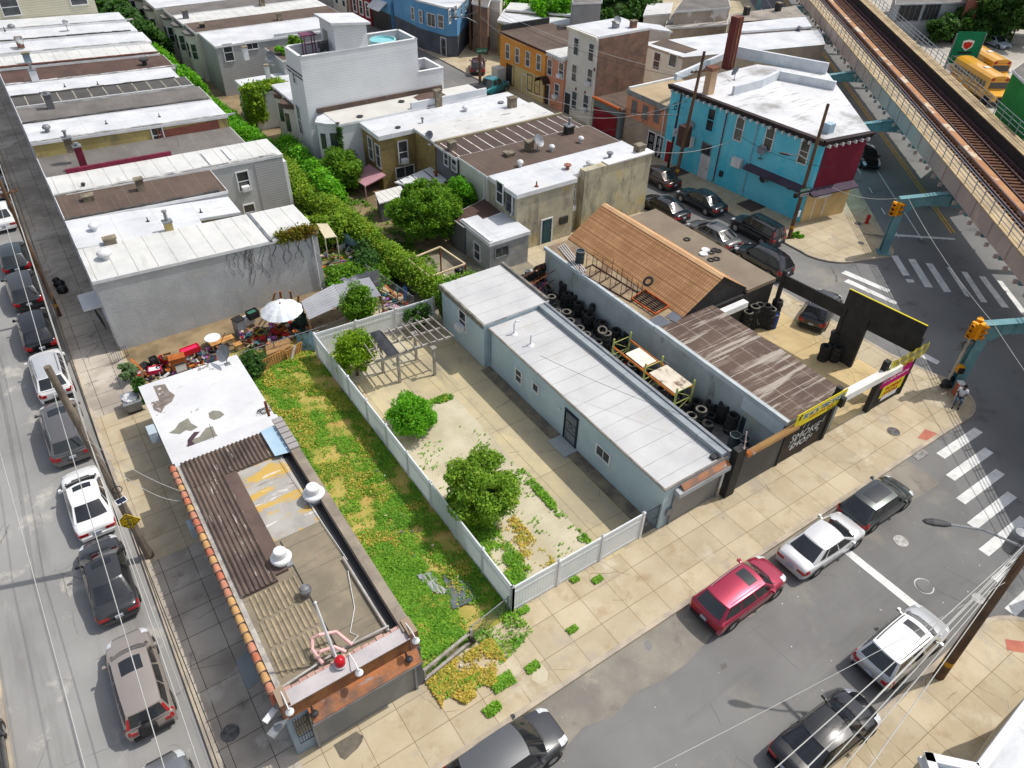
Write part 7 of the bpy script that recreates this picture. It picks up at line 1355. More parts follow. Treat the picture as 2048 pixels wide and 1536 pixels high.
tree('big_tree', 'large dense green tree in the back yards behind the alley hedge', (24.2, 46.6, Z), (24.2, 46.6, 2.7), (3.0, 3.2, 2.4), 30000, .12, LG1, 110, core=.48, cr=.24, tr=.2)
tree('small_tree', 'light green tree growing against the white flaking rear wall', (27.4, 47.2, Z), (27.6, 47.2, 2.6), (1.2, 1.6, 2.2), 9000, .11, LG2, 44, core=.35)
tree('tree', 'green tree beside the porch of the low white clapboard house', (22.2, 58.3, Z), (22.2, 58.3, 2.1), (1.9, 2.6, 1.9), 12000, .13, LG1, 60, core=.42, cr=.3)
tree('fig_bush', 'bush with large pale leaves beside the pink porch roof', (25.2, 52.2, Z), (25.2, 52.2, 1.0), (1.1, 1.0, .8), 900, .26, LG2, 14, 'bush', False, .4)
def hedge(label, pts, w_, h, n, lm, size=.15, name='vine_hedge', cat='hedge'):
    t = thing(name, label, cat, (*pts[len(pts)//2], Z)); P = []; seg = [(Vector((*a, 0)), Vector((*b, 0))) for a, b in zip(pts, pts[1:])]; L = [((b-a).length) for a, b in seg]; tot = sum(L)
    m = MB(); 
    for a, b in seg:
        k = max(1, int((b-a).length/.8))
        for i in range(k): q = a.lerp(b, (i+.5)/k); hh = h*random.uniform(.92, 1.02); bloba(m, (q.x, q.y, Z+hh*.34), (w_*.33, .85, hh*.36), 9, .3)
    nn = (n//14); 
    s = RNG.random(nn)*tot; cum = np.cumsum([0]+L)
    for v in s:
        i = min(len(L)-1, int(np.searchsorted(cum, v)-1)); a, b = seg[i]; q = a.lerp(b, (v-cum[i])/L[i]); d = (b-a).normalized(); sd = Vector((d.y, -d.x, 0)); an = RNG.random()*math.pi; hh = h*(.88+.1*math.sin(v*.7)+.05*math.sin(v*2.3)+.05*RNG.random()); o = sd*math.cos(an)*w_*.5; P.append((q.x+o.x, q.y+o.y, Z+hh*.35+hh*.6*math.sin(an)*RNG.uniform(.7, 1)))
    P = np.array(P); P = np.repeat(P, 14, 0)+RNG.normal(size=(len(P)*14, 3))*np.array([.22, .22, .17]); P[:, 2] = np.maximum(P[:, 2], Z+.03)
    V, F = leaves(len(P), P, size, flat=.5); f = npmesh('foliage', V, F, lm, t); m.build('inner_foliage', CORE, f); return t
hedge('vine covered fence along the alley, nearest stretch behind the grey building', [(20.3, 37.9), (20.0, 42.5), (19.3, 50)], 1.15, 2.2, 30000, LGV, .105)
hedge('vine covered fence along the alley, long middle stretch beside the big tree', [(19.3, 50), (18.6, 57), (18.9, 66)], 1.3, 2.2, 30000, LGV, .11)
hedge('bright green vines beside the low white clapboard house in the alley', [(19.8, 54), (20.6, 60), (20.2, 66.5)], 1.5, 2.7, 20000, LG2, .13)
hedge('green vines along the alley behind the ivy covered garage', [(18.7, 67), (18.2, 76), (17.6, 84)], 1.6, 2.1, 18000, LG2, .15)
hedge('tall bright vines in the alley behind the red brown roof', [(17.3, 84.5), (16.8, 92), (16.4, 99)], 2.2, 3.6, 18000, LG2, .19)
hedge('dark green trees filling the far end of the alley', [(16.6, 99), (16.2, 110), (16.4, 126)], 4.2, 5.5, 18000, LG4, .3, 'tree_belt', 'trees')
hedge('ivy hanging over the yard wall behind the end house', [(15.6, 50.4), (18.2, 49.0)], 1.2, 2.6, 5000, LGV)
hedge('dark bushy weeds in the yard behind the ivy topped end house', [(15.0, 44.2), (19.0, 43.2)], 2.2, 1.1, 5000, LG1, .14, 'bush', 'bush')
hedge('bright weeds behind the tarp by the metal shed', [(14.6, 42.6), (17.6, 42.4)], 1.6, .9, 4000, LG2, .12, 'bush', 'bush')
hedge('dark bush beneath the seamed roof of the end house, by the alley', [(17.8, 43.5), (19.1, 46.5)], 1.4, 1.5, 4000, LG4, .13, 'bush', 'bush')
hedge('climbing plant spilling on the back corner of the grey building roof', [(19.3, 36.2), (22.2, 36.0)], .7, 3.4, 3600, LG1, .1, 'vine', 'vine')
hedge('leafy bush at the pallet fence near the white roof edge', [(6.6, 37.2), (7.4, 38.2)], 1.1, 1.1, 2200, LG4, .11, 'bush', 'bush')
# ivy over roofs and walls
Pq = [(12.0+2.5*RNG.random(), 44.1+.5*RNG.random()**2, 4.55+.55*RNG.random()) for _ in range(260)]; Pq = np.repeat(np.array(Pq), 14, 0)+RNG.normal(size=(260*14, 3))*np.array([.14, .12, .12]); vines('ivy', 'reddish green ivy sprawling over the rear roof edge of the end house', Pq, len(Pq), .1, LGR, 'ivy')
V_ = MB()
for k in range(26):
    x = random.uniform(8.5, 14.2); z = 4.7; p = [(x, 44.17, z)]
    for j in range(random.randint(5, 11)): x += random.uniform(-.18, .16); z -= random.uniform(.12, .3); p.append((x, 44.175, z))
    V_.tube(p, .012, 4)
tag(V_.build('bare_vines', mat('vine_stem', S(96, 84, 76), fine=0), loc=(11, 44.17, 2)), 'bare brown vine stems on the blank grey stucco wall', 'vine')
Pq = np.array([(20.5+RNG.random()*3.6, 75.1+RNG.random()*1.8, 3.9+.35*RNG.random()) for _ in range(300)]+[(20.45+RNG.random()*1.1, 74.9+RNG.random()*.25, 1.2+2.6*RNG.random()) for _ in range(150)]+[(23.4+RNG.random()*.5, 75, .6+3.2*RNG.random()) for _ in range(90)]+[(20.4, 75+RNG.random()*3, .6+3.2*RNG.random()) for _ in range(160)]); Pq = np.repeat(Pq, 12, 0)+RNG.normal(size=(len(Pq)*12, 3))*.16; vines('ivy', 'thick green ivy draped over the white garage like house', Pq, len(Pq), .17, LGV, 'ivy')
Pq = np.array([(23.1+.2*RNG.random(), 60.0-.1*RNG.random(), .5+4.4*RNG.random()) for _ in range(110)]); Pq = np.repeat(Pq, 10, 0)+RNG.normal(size=(len(Pq)*10, 3))*.1; vines('ivy', 'strip of dark ivy climbing the corner of the low white clapboard house', Pq, len(Pq), .12, LG4, 'ivy')
for (x, y, z, h, lb, lm) in ((26.5, 81, 5.35, .8, 'small green plants growing on the dark low roof', LG2), (28.2, 82.3, 5.35, 1.1, 'tall plant on the low dark roof by the grey clapboard house', LG1)): tree('roof_plant', lb, (x, y, z), (x, y, z+h*.5), (.9, .8, h*.6), 500, .18, lm, 10, 'plant', False, .5)
# background trees
for (px, py, zc, r, n, lm, lb) in ((1110, 22, 4.5, (4, 3, 3), 2500, LG2, 'bright tree against the plain grey rendered block'), (1240, 30, 4, (6, 4, 3.6), 4000, LG4, 'dark spreading tree right of the plain grey block'), (1200, 20, 3, (3, 2, 2), 1200, LG4, 'small dark tree at the foot of the grey block'),
    (1930, 45, 2.5, (4, 3, 2.2), 3000, LG4, 'leafy tree behind the car park wall, left one'), (1985, 48, 2.5, (4.5, 3, 2.4), 3000, LG4, 'leafy tree behind the car park wall, above the pale blue car'), (1890, 58, 2, (3, 2, 1.8), 1800, LG4, 'low bushy tree behind the car park wall, nearest the grey building'), (2050, 15, 5, (5, 4, 4), 3500, LG4, 'tall dark tree in the top right corner'), (1995, 5, 5, (5, 4, 3.5), 3500, LG4, 'dark tree at the top edge near the right corner'),
    (1255, 4, 5, (5, 4, 4), 2500, LG4, 'dark tree at the top edge beside the dark red band'), (1040, 6, 4, (3, 3, 3), 1000, LG2, 'small tree behind the white roofs on the diagonal street')):
    q = at(px, py, zc); tree('tree', lb, (q.x, q.y, SW), q, r, int(n*2), .28, lm, 40, core=.5, cr=.3)
for (px, py, r, n, lb, lm) in ((745-500, 745, 0, 0, '', None),):
    q = at(250, 742, .9); tree('potted_plant', 'pale silvery shrub by the railing at the front of the junk yard', (q.x, q.y, SW), (q.x, q.y, .8), (.55, .6, .7), 900, .13, leafm('leaf_silver', S(140, 165, 120), S(110, 140, 95)), 14, 'plant', False, .4)
q = at(1590, 474, SW); tree('weed_clump', 'bright weeds at the foot of the corner pole', (q.x, q.y, SW), (q.x+.1, q.y, .25), (.7, .5, .3), 500, .13, LG2, 10, 'weeds', False, .3)
q = at(985, 168, SW); tree('weed_clump', 'green weeds on the pavement by the orange house', (q.x, q.y, SW), (q.x, q.y, .5), (1.3, .8, .6), 700, .2, LG2, 12, 'weeds', False, .5)
# ---- weeds on the vacant plot
def nz(x, y): return np.sin(x*1.7+1.3*np.sin(y*.9))*np.sin(y*1.3+1.1*np.sin(x*1.1+2))+.5*np.sin(x*3.9+y*2.7)*np.sin(y*4.3-x*1.9)
def weeds(label, x0, x1, y0, y1, n, size, lm, thr=-.2, hmax=.22, z=SW, f=None, name='weeds'):
    x = x0+RNG.random(n)*(x1-x0); y = y0+RNG.random(n)*(y1-y0); k = nz(x, y) > thr+RNG.normal(size=n)*.35
    if f is not None: k &= f(x, y)
    x, y = x[k], y[k]; h = hmax*RNG.random(len(x))*(.5+.5*np.clip(nz(x*.7+4, y*.7), 0, 1)); V, F = leaves(len(x), np.stack([x, y, z+.03+h], 1), size, flat=1.6); o = npmesh(name, V, F, lm, None, loc=((x0+x1)/2, (y0+y1)/2, z)); return tag(o, label, 'weeds', kind='stuff')
GR1 = leafm('weed_green', S(146, 196, 62), S(112, 170, 50), S(180, 200, 76), .3); GR2 = leafm('weed_yellow', S(224, 196, 96), S(206, 196, 84), S(226, 186, 112), .3)
weeds('low green weeds covering the narrow vacant plot', 6.15, 10.95, 14.9, 38.5, 80000, .058, GR1, -.2, .15); weeds('dry yellow grass among the weeds of the vacant plot', 6.15, 10.9, 15.5, 38, 52000, .055, GR2, -.05, .2, f=lambda x, y: nz(x*.8+3, y*.6+7) > .1)
weeds('lush clover at the front of the vacant plot', 6.2, 9.2, 15.2, 21, 26000, .065, GR1, -.9, .2, f=lambda x, y: x < 9.4-.3*np.abs(y-18))
weeds('yellowing weeds on the pavement beside the timber rails', 6.2, 9.5, 12.6, 14.5, 7000, .075, GR2, -.45, .16, f=lambda x, y: (y > 12.9+.35*np.abs(x-7.6)-.3+.35*np.sin(x*5))); weeds('green sprigs among the pavement weeds', 6.2, 11.2, 12.8, 15.0, 3000, .075, GR1, -.1, .18, f=lambda x, y: y > 13.1+.3*np.abs(x-8)-.3)
weeds('green weeds along the white fence inside the gravel plot', 11.05, 13.0, 15.3, 21.5, 9000, .085, GR1, -.35, .22); weeds('sparse tufts on the gravel plot', 11.3, 16.2, 15.4, 29, 1700, .08, GR1, .55, .12); weeds('yellow dry weeds in the near corner of the gravel plot', 11.1, 14.2, 15.3, 19.5, 5000, .07, GR2, -.1, .1)
weeds('green strip of weeds along the edge of the concrete drive', 15.95, 16.4, 15.6, 22, 1500, .085, GR1, .1, .18); weeds('green strip of weeds across the patio edge', 12.8, 16.2, 28.9, 29.5, 1600, .085, GR1, -.1, .2)
for (px, py, r) in ((1005, 1365, .5), (985, 1420, .35), (1065, 1335, .3), (1145, 1260, .22), (1195, 1160, .25), (1150, 1160, .2), (1047, 1222, .25)):
    q = at(px, py, SW); weeds('green weeds growing from pavement cracks', q.x-r, q.x+r, q.y-r*.6, q.y+r*.6, int(900*r), .07, GR1, -2, .12, SW)
weeds('ground cover weeds in the back yards along the alley', 15.6, 23, 42.4, 58, 9000, .13, LG1, -.1, .3)
# ================================================================ tyres
TOPC = mat('tyre_dusty', S(150, 142, 128), S(110, 104, 96), s=4, fine=.2, rough=.95)
def tyremb(R_=.34, r=.2, w_=.22):
    m = MB(); m.lathe([(r, .01), (R_*.9, 0), (R_, .035), (R_, w_-.035), (R_*.9, w_), (r, w_-.01), (r-.02, w_*.5)], (0, 0, 0), 22, closed=True); return m
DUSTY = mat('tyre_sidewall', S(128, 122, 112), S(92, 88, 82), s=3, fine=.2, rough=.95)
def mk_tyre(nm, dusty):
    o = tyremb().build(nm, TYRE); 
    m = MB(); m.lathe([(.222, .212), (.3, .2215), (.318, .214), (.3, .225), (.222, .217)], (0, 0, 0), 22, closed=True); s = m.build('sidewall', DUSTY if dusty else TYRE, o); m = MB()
    for k in range(22): t = 2*math.pi*k/22; m.obox((.341*math.cos(t), .341*math.sin(t)), .012, .05, .04, .18, t)
    m.build('tread', TYRE, o); return o
proto = {}
def tyre(x, y, z, label, dusty, tilt=None, group='tyres stacked at the tyre shop', s=1.0, first=[0, 0]):
    key = bool(dusty)
    if key not in proto: o = mk_tyre('tyre', dusty); proto[key] = o; r = o; r['group'] = group
    else: r = dup(proto[key], (x, y, z), random.uniform(0, 3), group=group)
    r.location = (x, y, z); r['label'] = label; r['category'] = 'tyre'; r.scale = (s, s, s)
    if tilt: r.rotation_euler = tilt
    return r
def stack(px, py, ztop, lb, dusty, base=SW, n=None):
    q = at(px, py, ztop); n = n or max(1, round((ztop-base)/.222))
    for k in range(n):
        z = base+k*.222; top = k == n-1
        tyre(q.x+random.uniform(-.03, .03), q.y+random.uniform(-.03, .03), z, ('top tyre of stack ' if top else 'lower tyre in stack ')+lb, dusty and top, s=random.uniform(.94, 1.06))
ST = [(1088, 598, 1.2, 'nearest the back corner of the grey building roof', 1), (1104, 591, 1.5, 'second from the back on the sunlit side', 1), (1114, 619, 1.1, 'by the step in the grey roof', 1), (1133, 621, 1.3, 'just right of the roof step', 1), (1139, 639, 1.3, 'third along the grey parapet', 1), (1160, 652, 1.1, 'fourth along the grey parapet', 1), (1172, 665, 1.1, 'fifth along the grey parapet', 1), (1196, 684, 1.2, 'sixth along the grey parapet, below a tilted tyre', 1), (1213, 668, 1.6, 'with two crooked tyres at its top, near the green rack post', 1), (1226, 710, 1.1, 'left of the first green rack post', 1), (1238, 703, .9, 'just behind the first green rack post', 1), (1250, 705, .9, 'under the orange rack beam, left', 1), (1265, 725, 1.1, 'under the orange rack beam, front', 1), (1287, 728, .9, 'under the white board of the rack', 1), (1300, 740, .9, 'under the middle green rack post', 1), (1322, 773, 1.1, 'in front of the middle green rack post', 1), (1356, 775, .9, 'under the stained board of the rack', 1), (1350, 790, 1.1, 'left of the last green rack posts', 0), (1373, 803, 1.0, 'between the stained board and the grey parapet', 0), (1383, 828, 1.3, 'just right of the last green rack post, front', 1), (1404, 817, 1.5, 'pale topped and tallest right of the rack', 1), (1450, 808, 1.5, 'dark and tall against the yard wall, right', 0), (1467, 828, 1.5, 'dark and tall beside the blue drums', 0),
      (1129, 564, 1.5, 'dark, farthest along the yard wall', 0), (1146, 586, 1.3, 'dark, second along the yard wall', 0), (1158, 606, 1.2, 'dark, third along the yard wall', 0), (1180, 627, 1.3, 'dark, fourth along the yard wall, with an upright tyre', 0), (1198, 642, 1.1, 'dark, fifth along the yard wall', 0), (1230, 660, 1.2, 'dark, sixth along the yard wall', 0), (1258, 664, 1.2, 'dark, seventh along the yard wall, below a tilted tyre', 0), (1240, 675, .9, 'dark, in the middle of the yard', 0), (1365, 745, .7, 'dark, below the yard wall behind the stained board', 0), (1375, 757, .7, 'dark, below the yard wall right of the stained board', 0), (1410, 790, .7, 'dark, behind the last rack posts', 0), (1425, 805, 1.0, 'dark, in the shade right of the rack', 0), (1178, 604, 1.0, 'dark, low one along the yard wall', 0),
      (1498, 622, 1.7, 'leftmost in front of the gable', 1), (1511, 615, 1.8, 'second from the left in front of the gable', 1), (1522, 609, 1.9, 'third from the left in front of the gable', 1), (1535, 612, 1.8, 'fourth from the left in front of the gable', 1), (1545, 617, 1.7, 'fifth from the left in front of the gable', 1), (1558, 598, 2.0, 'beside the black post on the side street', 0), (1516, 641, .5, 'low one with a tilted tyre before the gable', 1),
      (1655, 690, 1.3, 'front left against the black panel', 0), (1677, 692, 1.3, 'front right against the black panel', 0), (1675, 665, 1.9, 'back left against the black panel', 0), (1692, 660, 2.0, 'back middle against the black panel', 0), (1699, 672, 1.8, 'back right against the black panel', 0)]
for k, (x, y, n) in enumerate(((27.75, 33.2, 5), (27.75, 30.9, 4), (27.7, 29.2, 5), (27.75, 27.2, 4), (27.7, 25.4, 3), (27.0, 34.2, 4), (26.3, 33.9, 3), (26.9, 31.6, 3), (26.6, 29.4, 2), (26.5, 27.0, 2), (27.6, 20.4, 3), (27.5, 19.2, 3), (26.6, 18.6, 4), (25.2, 33.0, 3), (24.7, 31.6, 3))):
    for j in range(n): tyre(x+random.uniform(-.06, .06), y+random.uniform(-.06, .06), SW+.222*j, 'dark tyre in the crowded stacks along the shaded yard wall', 0, group='tyres crowded along the shaded yard wall', s=random.uniform(.92, 1.08))
for a in ST: stack(*a)
for (px, py, z, t, lb, d) in ((1093, 578, .7, (.7, .3, 0), 'single tilted tyre at the back of the yard', 1), (1181, 616, 1.4, (1.35, .2, .3), 'upright tyre showing its face against the yard wall', 0), (1204, 663, 1.65, (.35, -.2, 0), 'tilted tyre sliding off the crooked stack', 1), (1273, 655, 1.3, (1.2, .6, 0), 'tilted tyre on the dark heap by the green rack', 0), (1284, 748, .75, (1.2, .3, .4), 'tyre standing on edge under the rack', 1), (1512, 640, .75, (1.2, 0, .3), 'tyre standing on edge before the gable', 1)): q = at(px, py, z); tyre(q.x, q.y, z, lb, d, t)
for k in range(5): q = at(1045+9*k, 556-2*k, 1.0); tyre(q.x, q.y, 1.0, 'tyre hung on edge in the middle row of the rusty pipe rack', 0, (math.pi/2, 0, -.3), 'tyres on the rusty rack at the back of the yard')
for k in range(6): q = at(1075+8*k, 536-3*k, 1.6); tyre(q.x, q.y, 1.5, 'tyre on edge in the upper row of the rusty pipe rack', 0, (math.pi/2, 0, -.3), 'tyres on the rusty rack at the back of the yard')
for k in range(5): q = at(1083+9*k, 550-2*k, .6); tyre(q.x, q.y, .5, 'tyre on edge in the lower row of the rusty pipe rack', 0, (math.pi/2, 0, -.3), 'tyres on the rusty rack at the back of the yard')
RR = thing('tyre_rack', 'rusty pipe rack holding rows of tyres at the back of the yard', 'rack', (26.5, 36, SW)); m = MB()
for a, b in (((1033, 560), (1120, 510)), ((1050, 575), (1130, 525))):
    A, B = at(*a, 2.0), at(*b, 2.0)
    for z in (.3, 1.1, 1.9): m.tube([(A.x, A.y, z), (B.x, B.y, z)], .03, 6)
    for q in (A, A.lerp(B, .5), B): m.tube([(q.x, q.y, .1), (q.x, q.y, 2.2)], .03, 6)
m.build('frame', RUST, RR)
# wheel rims and loose tyres on roofs
for (px, py, z, lb) in ((1297, 562, 3.9, 'thin tyre lying on the orange shingles'),): q = at(px, py, z); r = tyre(q.x, q.y, z-.05, lb, 0, (0, -.67, 0), 'loose tyres on the shop roofs', .95); r.scale = (1.05, 1.05, .35)
for k, (px, py) in enumerate(((1374, 479), (1422, 505), (1430, 500), (1436, 502), (1422, 520), (1433, 518))): q = at(px, py, 3.32); r = tyre(q.x, q.y, 3.31, ('flat loop of rubber alone on the taupe side roof', 'black ring in the pair lying on the taupe side roof')[min(k, 1)], 0, None, 'loose tyres on the shop roofs', .9); r.scale = (.75, .75, .3)
for px, py in ((1411, 501), (1407, 509)): q = at(px, py, 3.31); m = MB(); m.lathe([(0, .08), (.2, .06), (.3, .1), (.32, .0), (0, .0)], q, 16); tag(m.build('wheel_cover', WHT, loc=q), 'white wheel cover lying on the taupe side roof', 'wheel cover', 'wheel covers on the side roof')
# drums
DRM = mat('drum_blue_black', S(52, 66, 74), S(40, 50, 56), s=2, rough=.4)
def drum(px, py, ztop, lb, h=1.0, m_=None, base=SW, rim=GREYM, r=.3): q = at(px, py, ztop); d = thing('drum', lb, 'drum', (q.x, q.y, base)); m = MB(); m.lathe([(r, 0), (r, h*.33), (r*1.04, h*.35), (r, h*.37), (r, h*.64), (r*1.04, h*.66), (r, h*.68), (r, h), (r*.9, h), (r*.88, h-.05), (0, h-.05)], (q.x, q.y, base), 22); m.build('body', m_ or DRM, d); m = MB(); m.lathe([(r*.93, h), (r*1.03, h-.01), (r*1.04, h+.03), (r*.95, h+.03)], (q.x, q.y, base), 22, closed=True); m.build('rim', rim, d); return d
drum(1495, 832, 1.5, 'left blue black drum by the yard wall', 1.4); drum(1510, 841, 1.5, 'right blue black drum by the yard wall', 1.4); drum(1472, 868, 1.3, 'open drum with a pale rim behind the rusty hood', 1.1); drum(1490, 875, 1.2, 'second open drum behind the rusty hood', 1.0); drum(1551, 628, 1.2, 'blue drum beside the tyre stacks before the gable', 1.1, mat('drum_blue', S(24, 60, 130), rough=.4))
drum(1161, 503, 4.0, 'black drum with pale lid standing on the tan felt roof strip', .95, DRM, 3.1)
# steel rack frames and metal on the felt strip
FRK = mat('frame_brown', S(70, 46, 40), S(50, 36, 34), s=3)
t = thing('bar_rack', 'row of brown steel frames standing on the tan felt roof strip', 'frame', (29.6, 31.5, 3.1)); m = MB(); A, B = at(1158, 545, 3.1), at(1262, 605, 3.1); C_, D = at(1185, 530, 3.1), at(1282, 590, 3.1)
for (P, Q) in ((A, B), (C_, D), (A, C_), (B, D)): m.beam(P+Vector((0, 0, .04)), Q+Vector((0, 0, .04)), .06)
for k in range(6):
    P, Q = A.lerp(B, k/5), C_.lerp(D, k/5); m.beam(P+Vector((0, 0, .05)), Q+Vector((0, 0, .05)), .05)
    for q in (P, Q, P.lerp(Q, .5)): hh = random.uniform(.8, 1.35); m.tube([q, q+Vector((random.uniform(-.03, .03), 0, hh))], .022, 5)
    if k < 2: m.tube([Q+Vector((0, 0, .95)), C_.lerp(D, (k+1)/5)+Vector((0, 0, .95))], .018, 5)
m.build('bars', FRK, t)
t = thing('steel_rack', 'flat rusty orange rack with bars lying on the tan felt roof strip', 'rack', at(1300, 605, 3.12)); q = [at(a, b, 3.25) for a, b in ((1263, 597), (1290, 580), (1338, 612), (1310, 628))]; m = MB()
for i in range(4): m.beam(q[i], q[(i+1) % 4], .06, .12)
m.build('frame', mat('rust_orange', S(214, 110, 50), S(150, 74, 40), s=3, fine=.2), t); m = MB()
for k in range(1, 7): m.beam(q[0].lerp(q[3], k/7) if False else q[0].lerp(q[1], k/7), q[3].lerp(q[2], k/7), .05, .05)
for k in range(1, 4): m.beam(q[0].lerp(q[3], k/4)-Vector((0, 0, .06)), q[1].lerp(q[2], k/4)-Vector((0, 0, .06)), .06)
m.build('bars', FRK, t)
for k in range(4): A, B = at(1117+4*k, 493-2*k, 3.2), at(1160+4*k, 545-k, 3.2); m = MB(); m.beam(A, B, .07, .03); tag(m.build('metal_strip', mat('zinc_strip', S(216, 216, 218), rough=.4, metal=.3), loc=A), 'one of four long pale metal strips lying on the tan felt strip', 'metal strip', 'metal strips on the felt roof')
# pallet rack in the yard
RK = thing('pallet_rack', 'green and orange pallet rack standing over the tyres in the yard', 'rack', at(1300, 745, SW)); OR_ = mat('rack_orange', S(228, 130, 40), S(200, 110, 40), s=2, rough=.5); GN = mat('rack_green', S(186, 190, 110), S(160, 168, 96), s=2, rough=.5)
fx, bx = 25.75, 27.1; ys = [25.3, 21.6, 17.9]
ys = [at(1243, 730, .2).y, at(1307, 778, .2).y, at(1377, 822, .2).y]; m = MB(); mo = MB()
for y in ys:
    for x in (fx, bx): m.beam((x, y, .12), (x, y, 2.6), .09, .09)
    for z in (.6, 1.4, 2.3): m.beam((fx, y, z), (bx, y, z), .04)
    m.beam((fx, y, .6), (bx, y, 1.4), .035); m.beam((bx, y, 1.4), (fx, y, 2.3), .035)
    m.build('upright', GN, RK) if False else None
m.build('upright', GN, RK)
for x in (fx, bx): mo.beam((x, ys[0], 2.0), (x, ys[2], 2.0), .05, .12)
for y in (ys[1]+.3, ys[2]+.3): mo.beam((fx, y, 2.0), (bx, y, 2.0), .05, .1)
mo.build('beam', OR_, RK)
m = MB(); m.box(fx+.1, bx-.15, ys[1]+.3, ys[0]-1.0, 2.07, 2.12); tag(m.build('board', mat('board_white', S(240, 236, 222), S(226, 220, 204), s=1), loc=(26.4, ys[1]+1, 2.07)), 'clean white board lying on the upper rack beams', 'board')
m = MB(); m.box(fx+.05, bx+.1, ys[2]+.15, ys[1]-.3, 2.07, 2.12); tag(m.build('board', mat('board_stained', S(226, 216, 200), S(206, 194, 176), s=1.5, fine=.15, stains=((1.2, S(110, 84, 60), .54, .62, None, .9),)), loc=(26.4, ys[2]+1, 2.07)), 'dirt stained board lying on the lower half of the rack', 'board')
RDP = mat('red_paint', S(200, 30, 36), rough=.4)
for (a, b, lb) in (((1243, 730), (1305, 778), 'long red bar on the ground along the grey parapet'), ((1322, 792), (1336, 802), 'short red bar on the ground below the rack')): A, B = at(*a, .35), at(*b, .35); m = MB(); m.beam(A, B, .1, .1); m.beam(A+Vector((.0, 0, .0)), A+Vector((.45, 0, .0)), .08); tag(m.build('red_bar', RDP, loc=A), lb, 'bar')
q = at(1405, 720-8, 1.0); m = MB(); m.lathe([(0, 0), (.5, .02), (.55, .1), (.5, .12), (0, .06)], at(1345, 722, 1.2), 20); tag(m.build('basin', WHT, loc=at(1345, 722, 1.2)), 'white oval basin leaning at the yard wall behind the white board', 'basin')
# ================================================================ pergola, beam frame
PE_ = thing('pergola', 'grey wooden pergola with a few dark roof sheets over the gravel plot', 'pergola', (15.3, 33, SW)); c = [(12.95, 34.3), (12.75, 32.0), (17.75, 31.7), (17.6, 34.0)]; z = 2.35; m = MB()
V3 = lambda p, z_: Vector((p[0], p[1], z_))
for a, b in ((0, 3), (1, 2)): m.beam(V3(c[a], z), V3(c[b], z), .1, .16)
A, B = V3(c[0], z).lerp(V3(c[1], z), .5), V3(c[3], z).lerp(V3(c[2], z), .5); m.beam(A, B, .08, .12); m.build('beam', GWOOD, PE_); m = MB()
for k in range(11): p, q = V3(c[0], z+.12).lerp(V3(c[3], z+.12), k/10), V3(c[1], z+.12).lerp(V3(c[2], z+.12), k/10); d = (q-p).normalized()*.2; m.beam(p-d, q+d, .05, .1)
m.build('rafter', GWOOD, PE_)
for (px, py) in ((800, 765), (870, 750), (767, 745), (833, 720)): q = at(px, py, SW); m = MB(); m.beam(q, (q.x, q.y, z-.05), .14); m.obox((q.x, q.y), .3, .3, z-.18, z-.06); m.build('post', GWOOD, PE_)
m = MB(); n = 40; P = []
for kk in (0, 1): P.append([V3(c[kk], z+.2).lerp(V3(c[3-kk], z+.2), .14+.14*i/n)+Vector((0, (.2 if kk == 0 else -.2), .02*math.sin(i*1.6))) for i in range(n+1)])
m.grid(P); m.build('roof_sheet', mat('dark_sheet', S(92, 94, 98), S(80, 82, 86), s=2, rough=.5), PE_)
t = thing('beam_frame', 'square frame of pale timber beams on posts at the end of the alley', 'frame', (21.4, 40, SW)); c = [(19.9, 41.4), (22.7, 41.8), (23.0, 38.8), (20.1, 38.6)]; m = MB(); CRM = mat('cream_timber', S(226, 206, 170), S(200, 180, 146), s=2)
for i in range(4): m.beam(V3(c[i], 2.2), V3(c[(i+1) % 4], 2.2), .1)
m.build('beam', CRM, t)
for p in c: m = MB(); m.tube([V3(p, .1), V3(p, 2.2)], .06, 7); m.build('post', RUST, t)
q = at(918, 545, .5); m = MB(); m.lathe([(0, .0), (.3, .1), (.36, .35), (.3, .5), (.12, .6), (0, .62)], (q.x, q.y, .35), 18); m.tube([(q.x, q.y, .1), (q.x, q.y, .4)], .1, 8); tag(m.build('kettle_barbecue', mat('black_enamel', (.02, .02, .022), rough=.15), loc=q), 'round black kettle barbecue beside the timber frame', 'barbecue')
m = MB(); q = [at(a, b, .45) for a, b in ((860, 560), (885, 548), (905, 557), (880, 572))]; m.prism([(p.x, p.y) for p in q], .13, .5); tag(m.build('low_table', mat('table_cream', S(228, 216, 180)), loc=q[0]), 'cream topped low block beside the timber frame posts', 'table')
# ================================================================ junk yard
t = thing('parasol', 'white garden parasol open over the junk yard', 'parasol', (10.2, 40.3, SW)); c = Vector((10.2, 40.3, 2.35)); m = MB(); n = 10; P = [[c+Vector((0, 0, .25))]*(n*4+1)]
for f in (.25, .5, .75, 1): P.append([c+Vector((1.35*f*math.cos(a)*(1-.06*(1-abs(math.cos(n*a/2)))), 1.35*f*math.sin(a)*(1-.06*(1-abs(math.cos(n*a/2)))), .25-.55*f*f-.04*abs(math.sin(n*a/2))*f)) for a in (2*math.pi*k/(n*4) for k in range(n*4+1))])
m.grid(P, True); m.grid([[p-Vector((0, 0, .01)) for p in r] for r in P]); m.build('canopy', mat('parasol_white', S(232, 236, 240), S(216, 222, 228), s=1, rough=.7, fine=.03), t); m = MB(); m.tube([(c.x, c.y, .1), (c.x, c.y, 2.6)], .03, 8); m.lathe([(0, 2.58), (.06, 2.6), (0, 2.75)], (c.x, c.y, 0), 10); m.build('pole', WOOD, t)
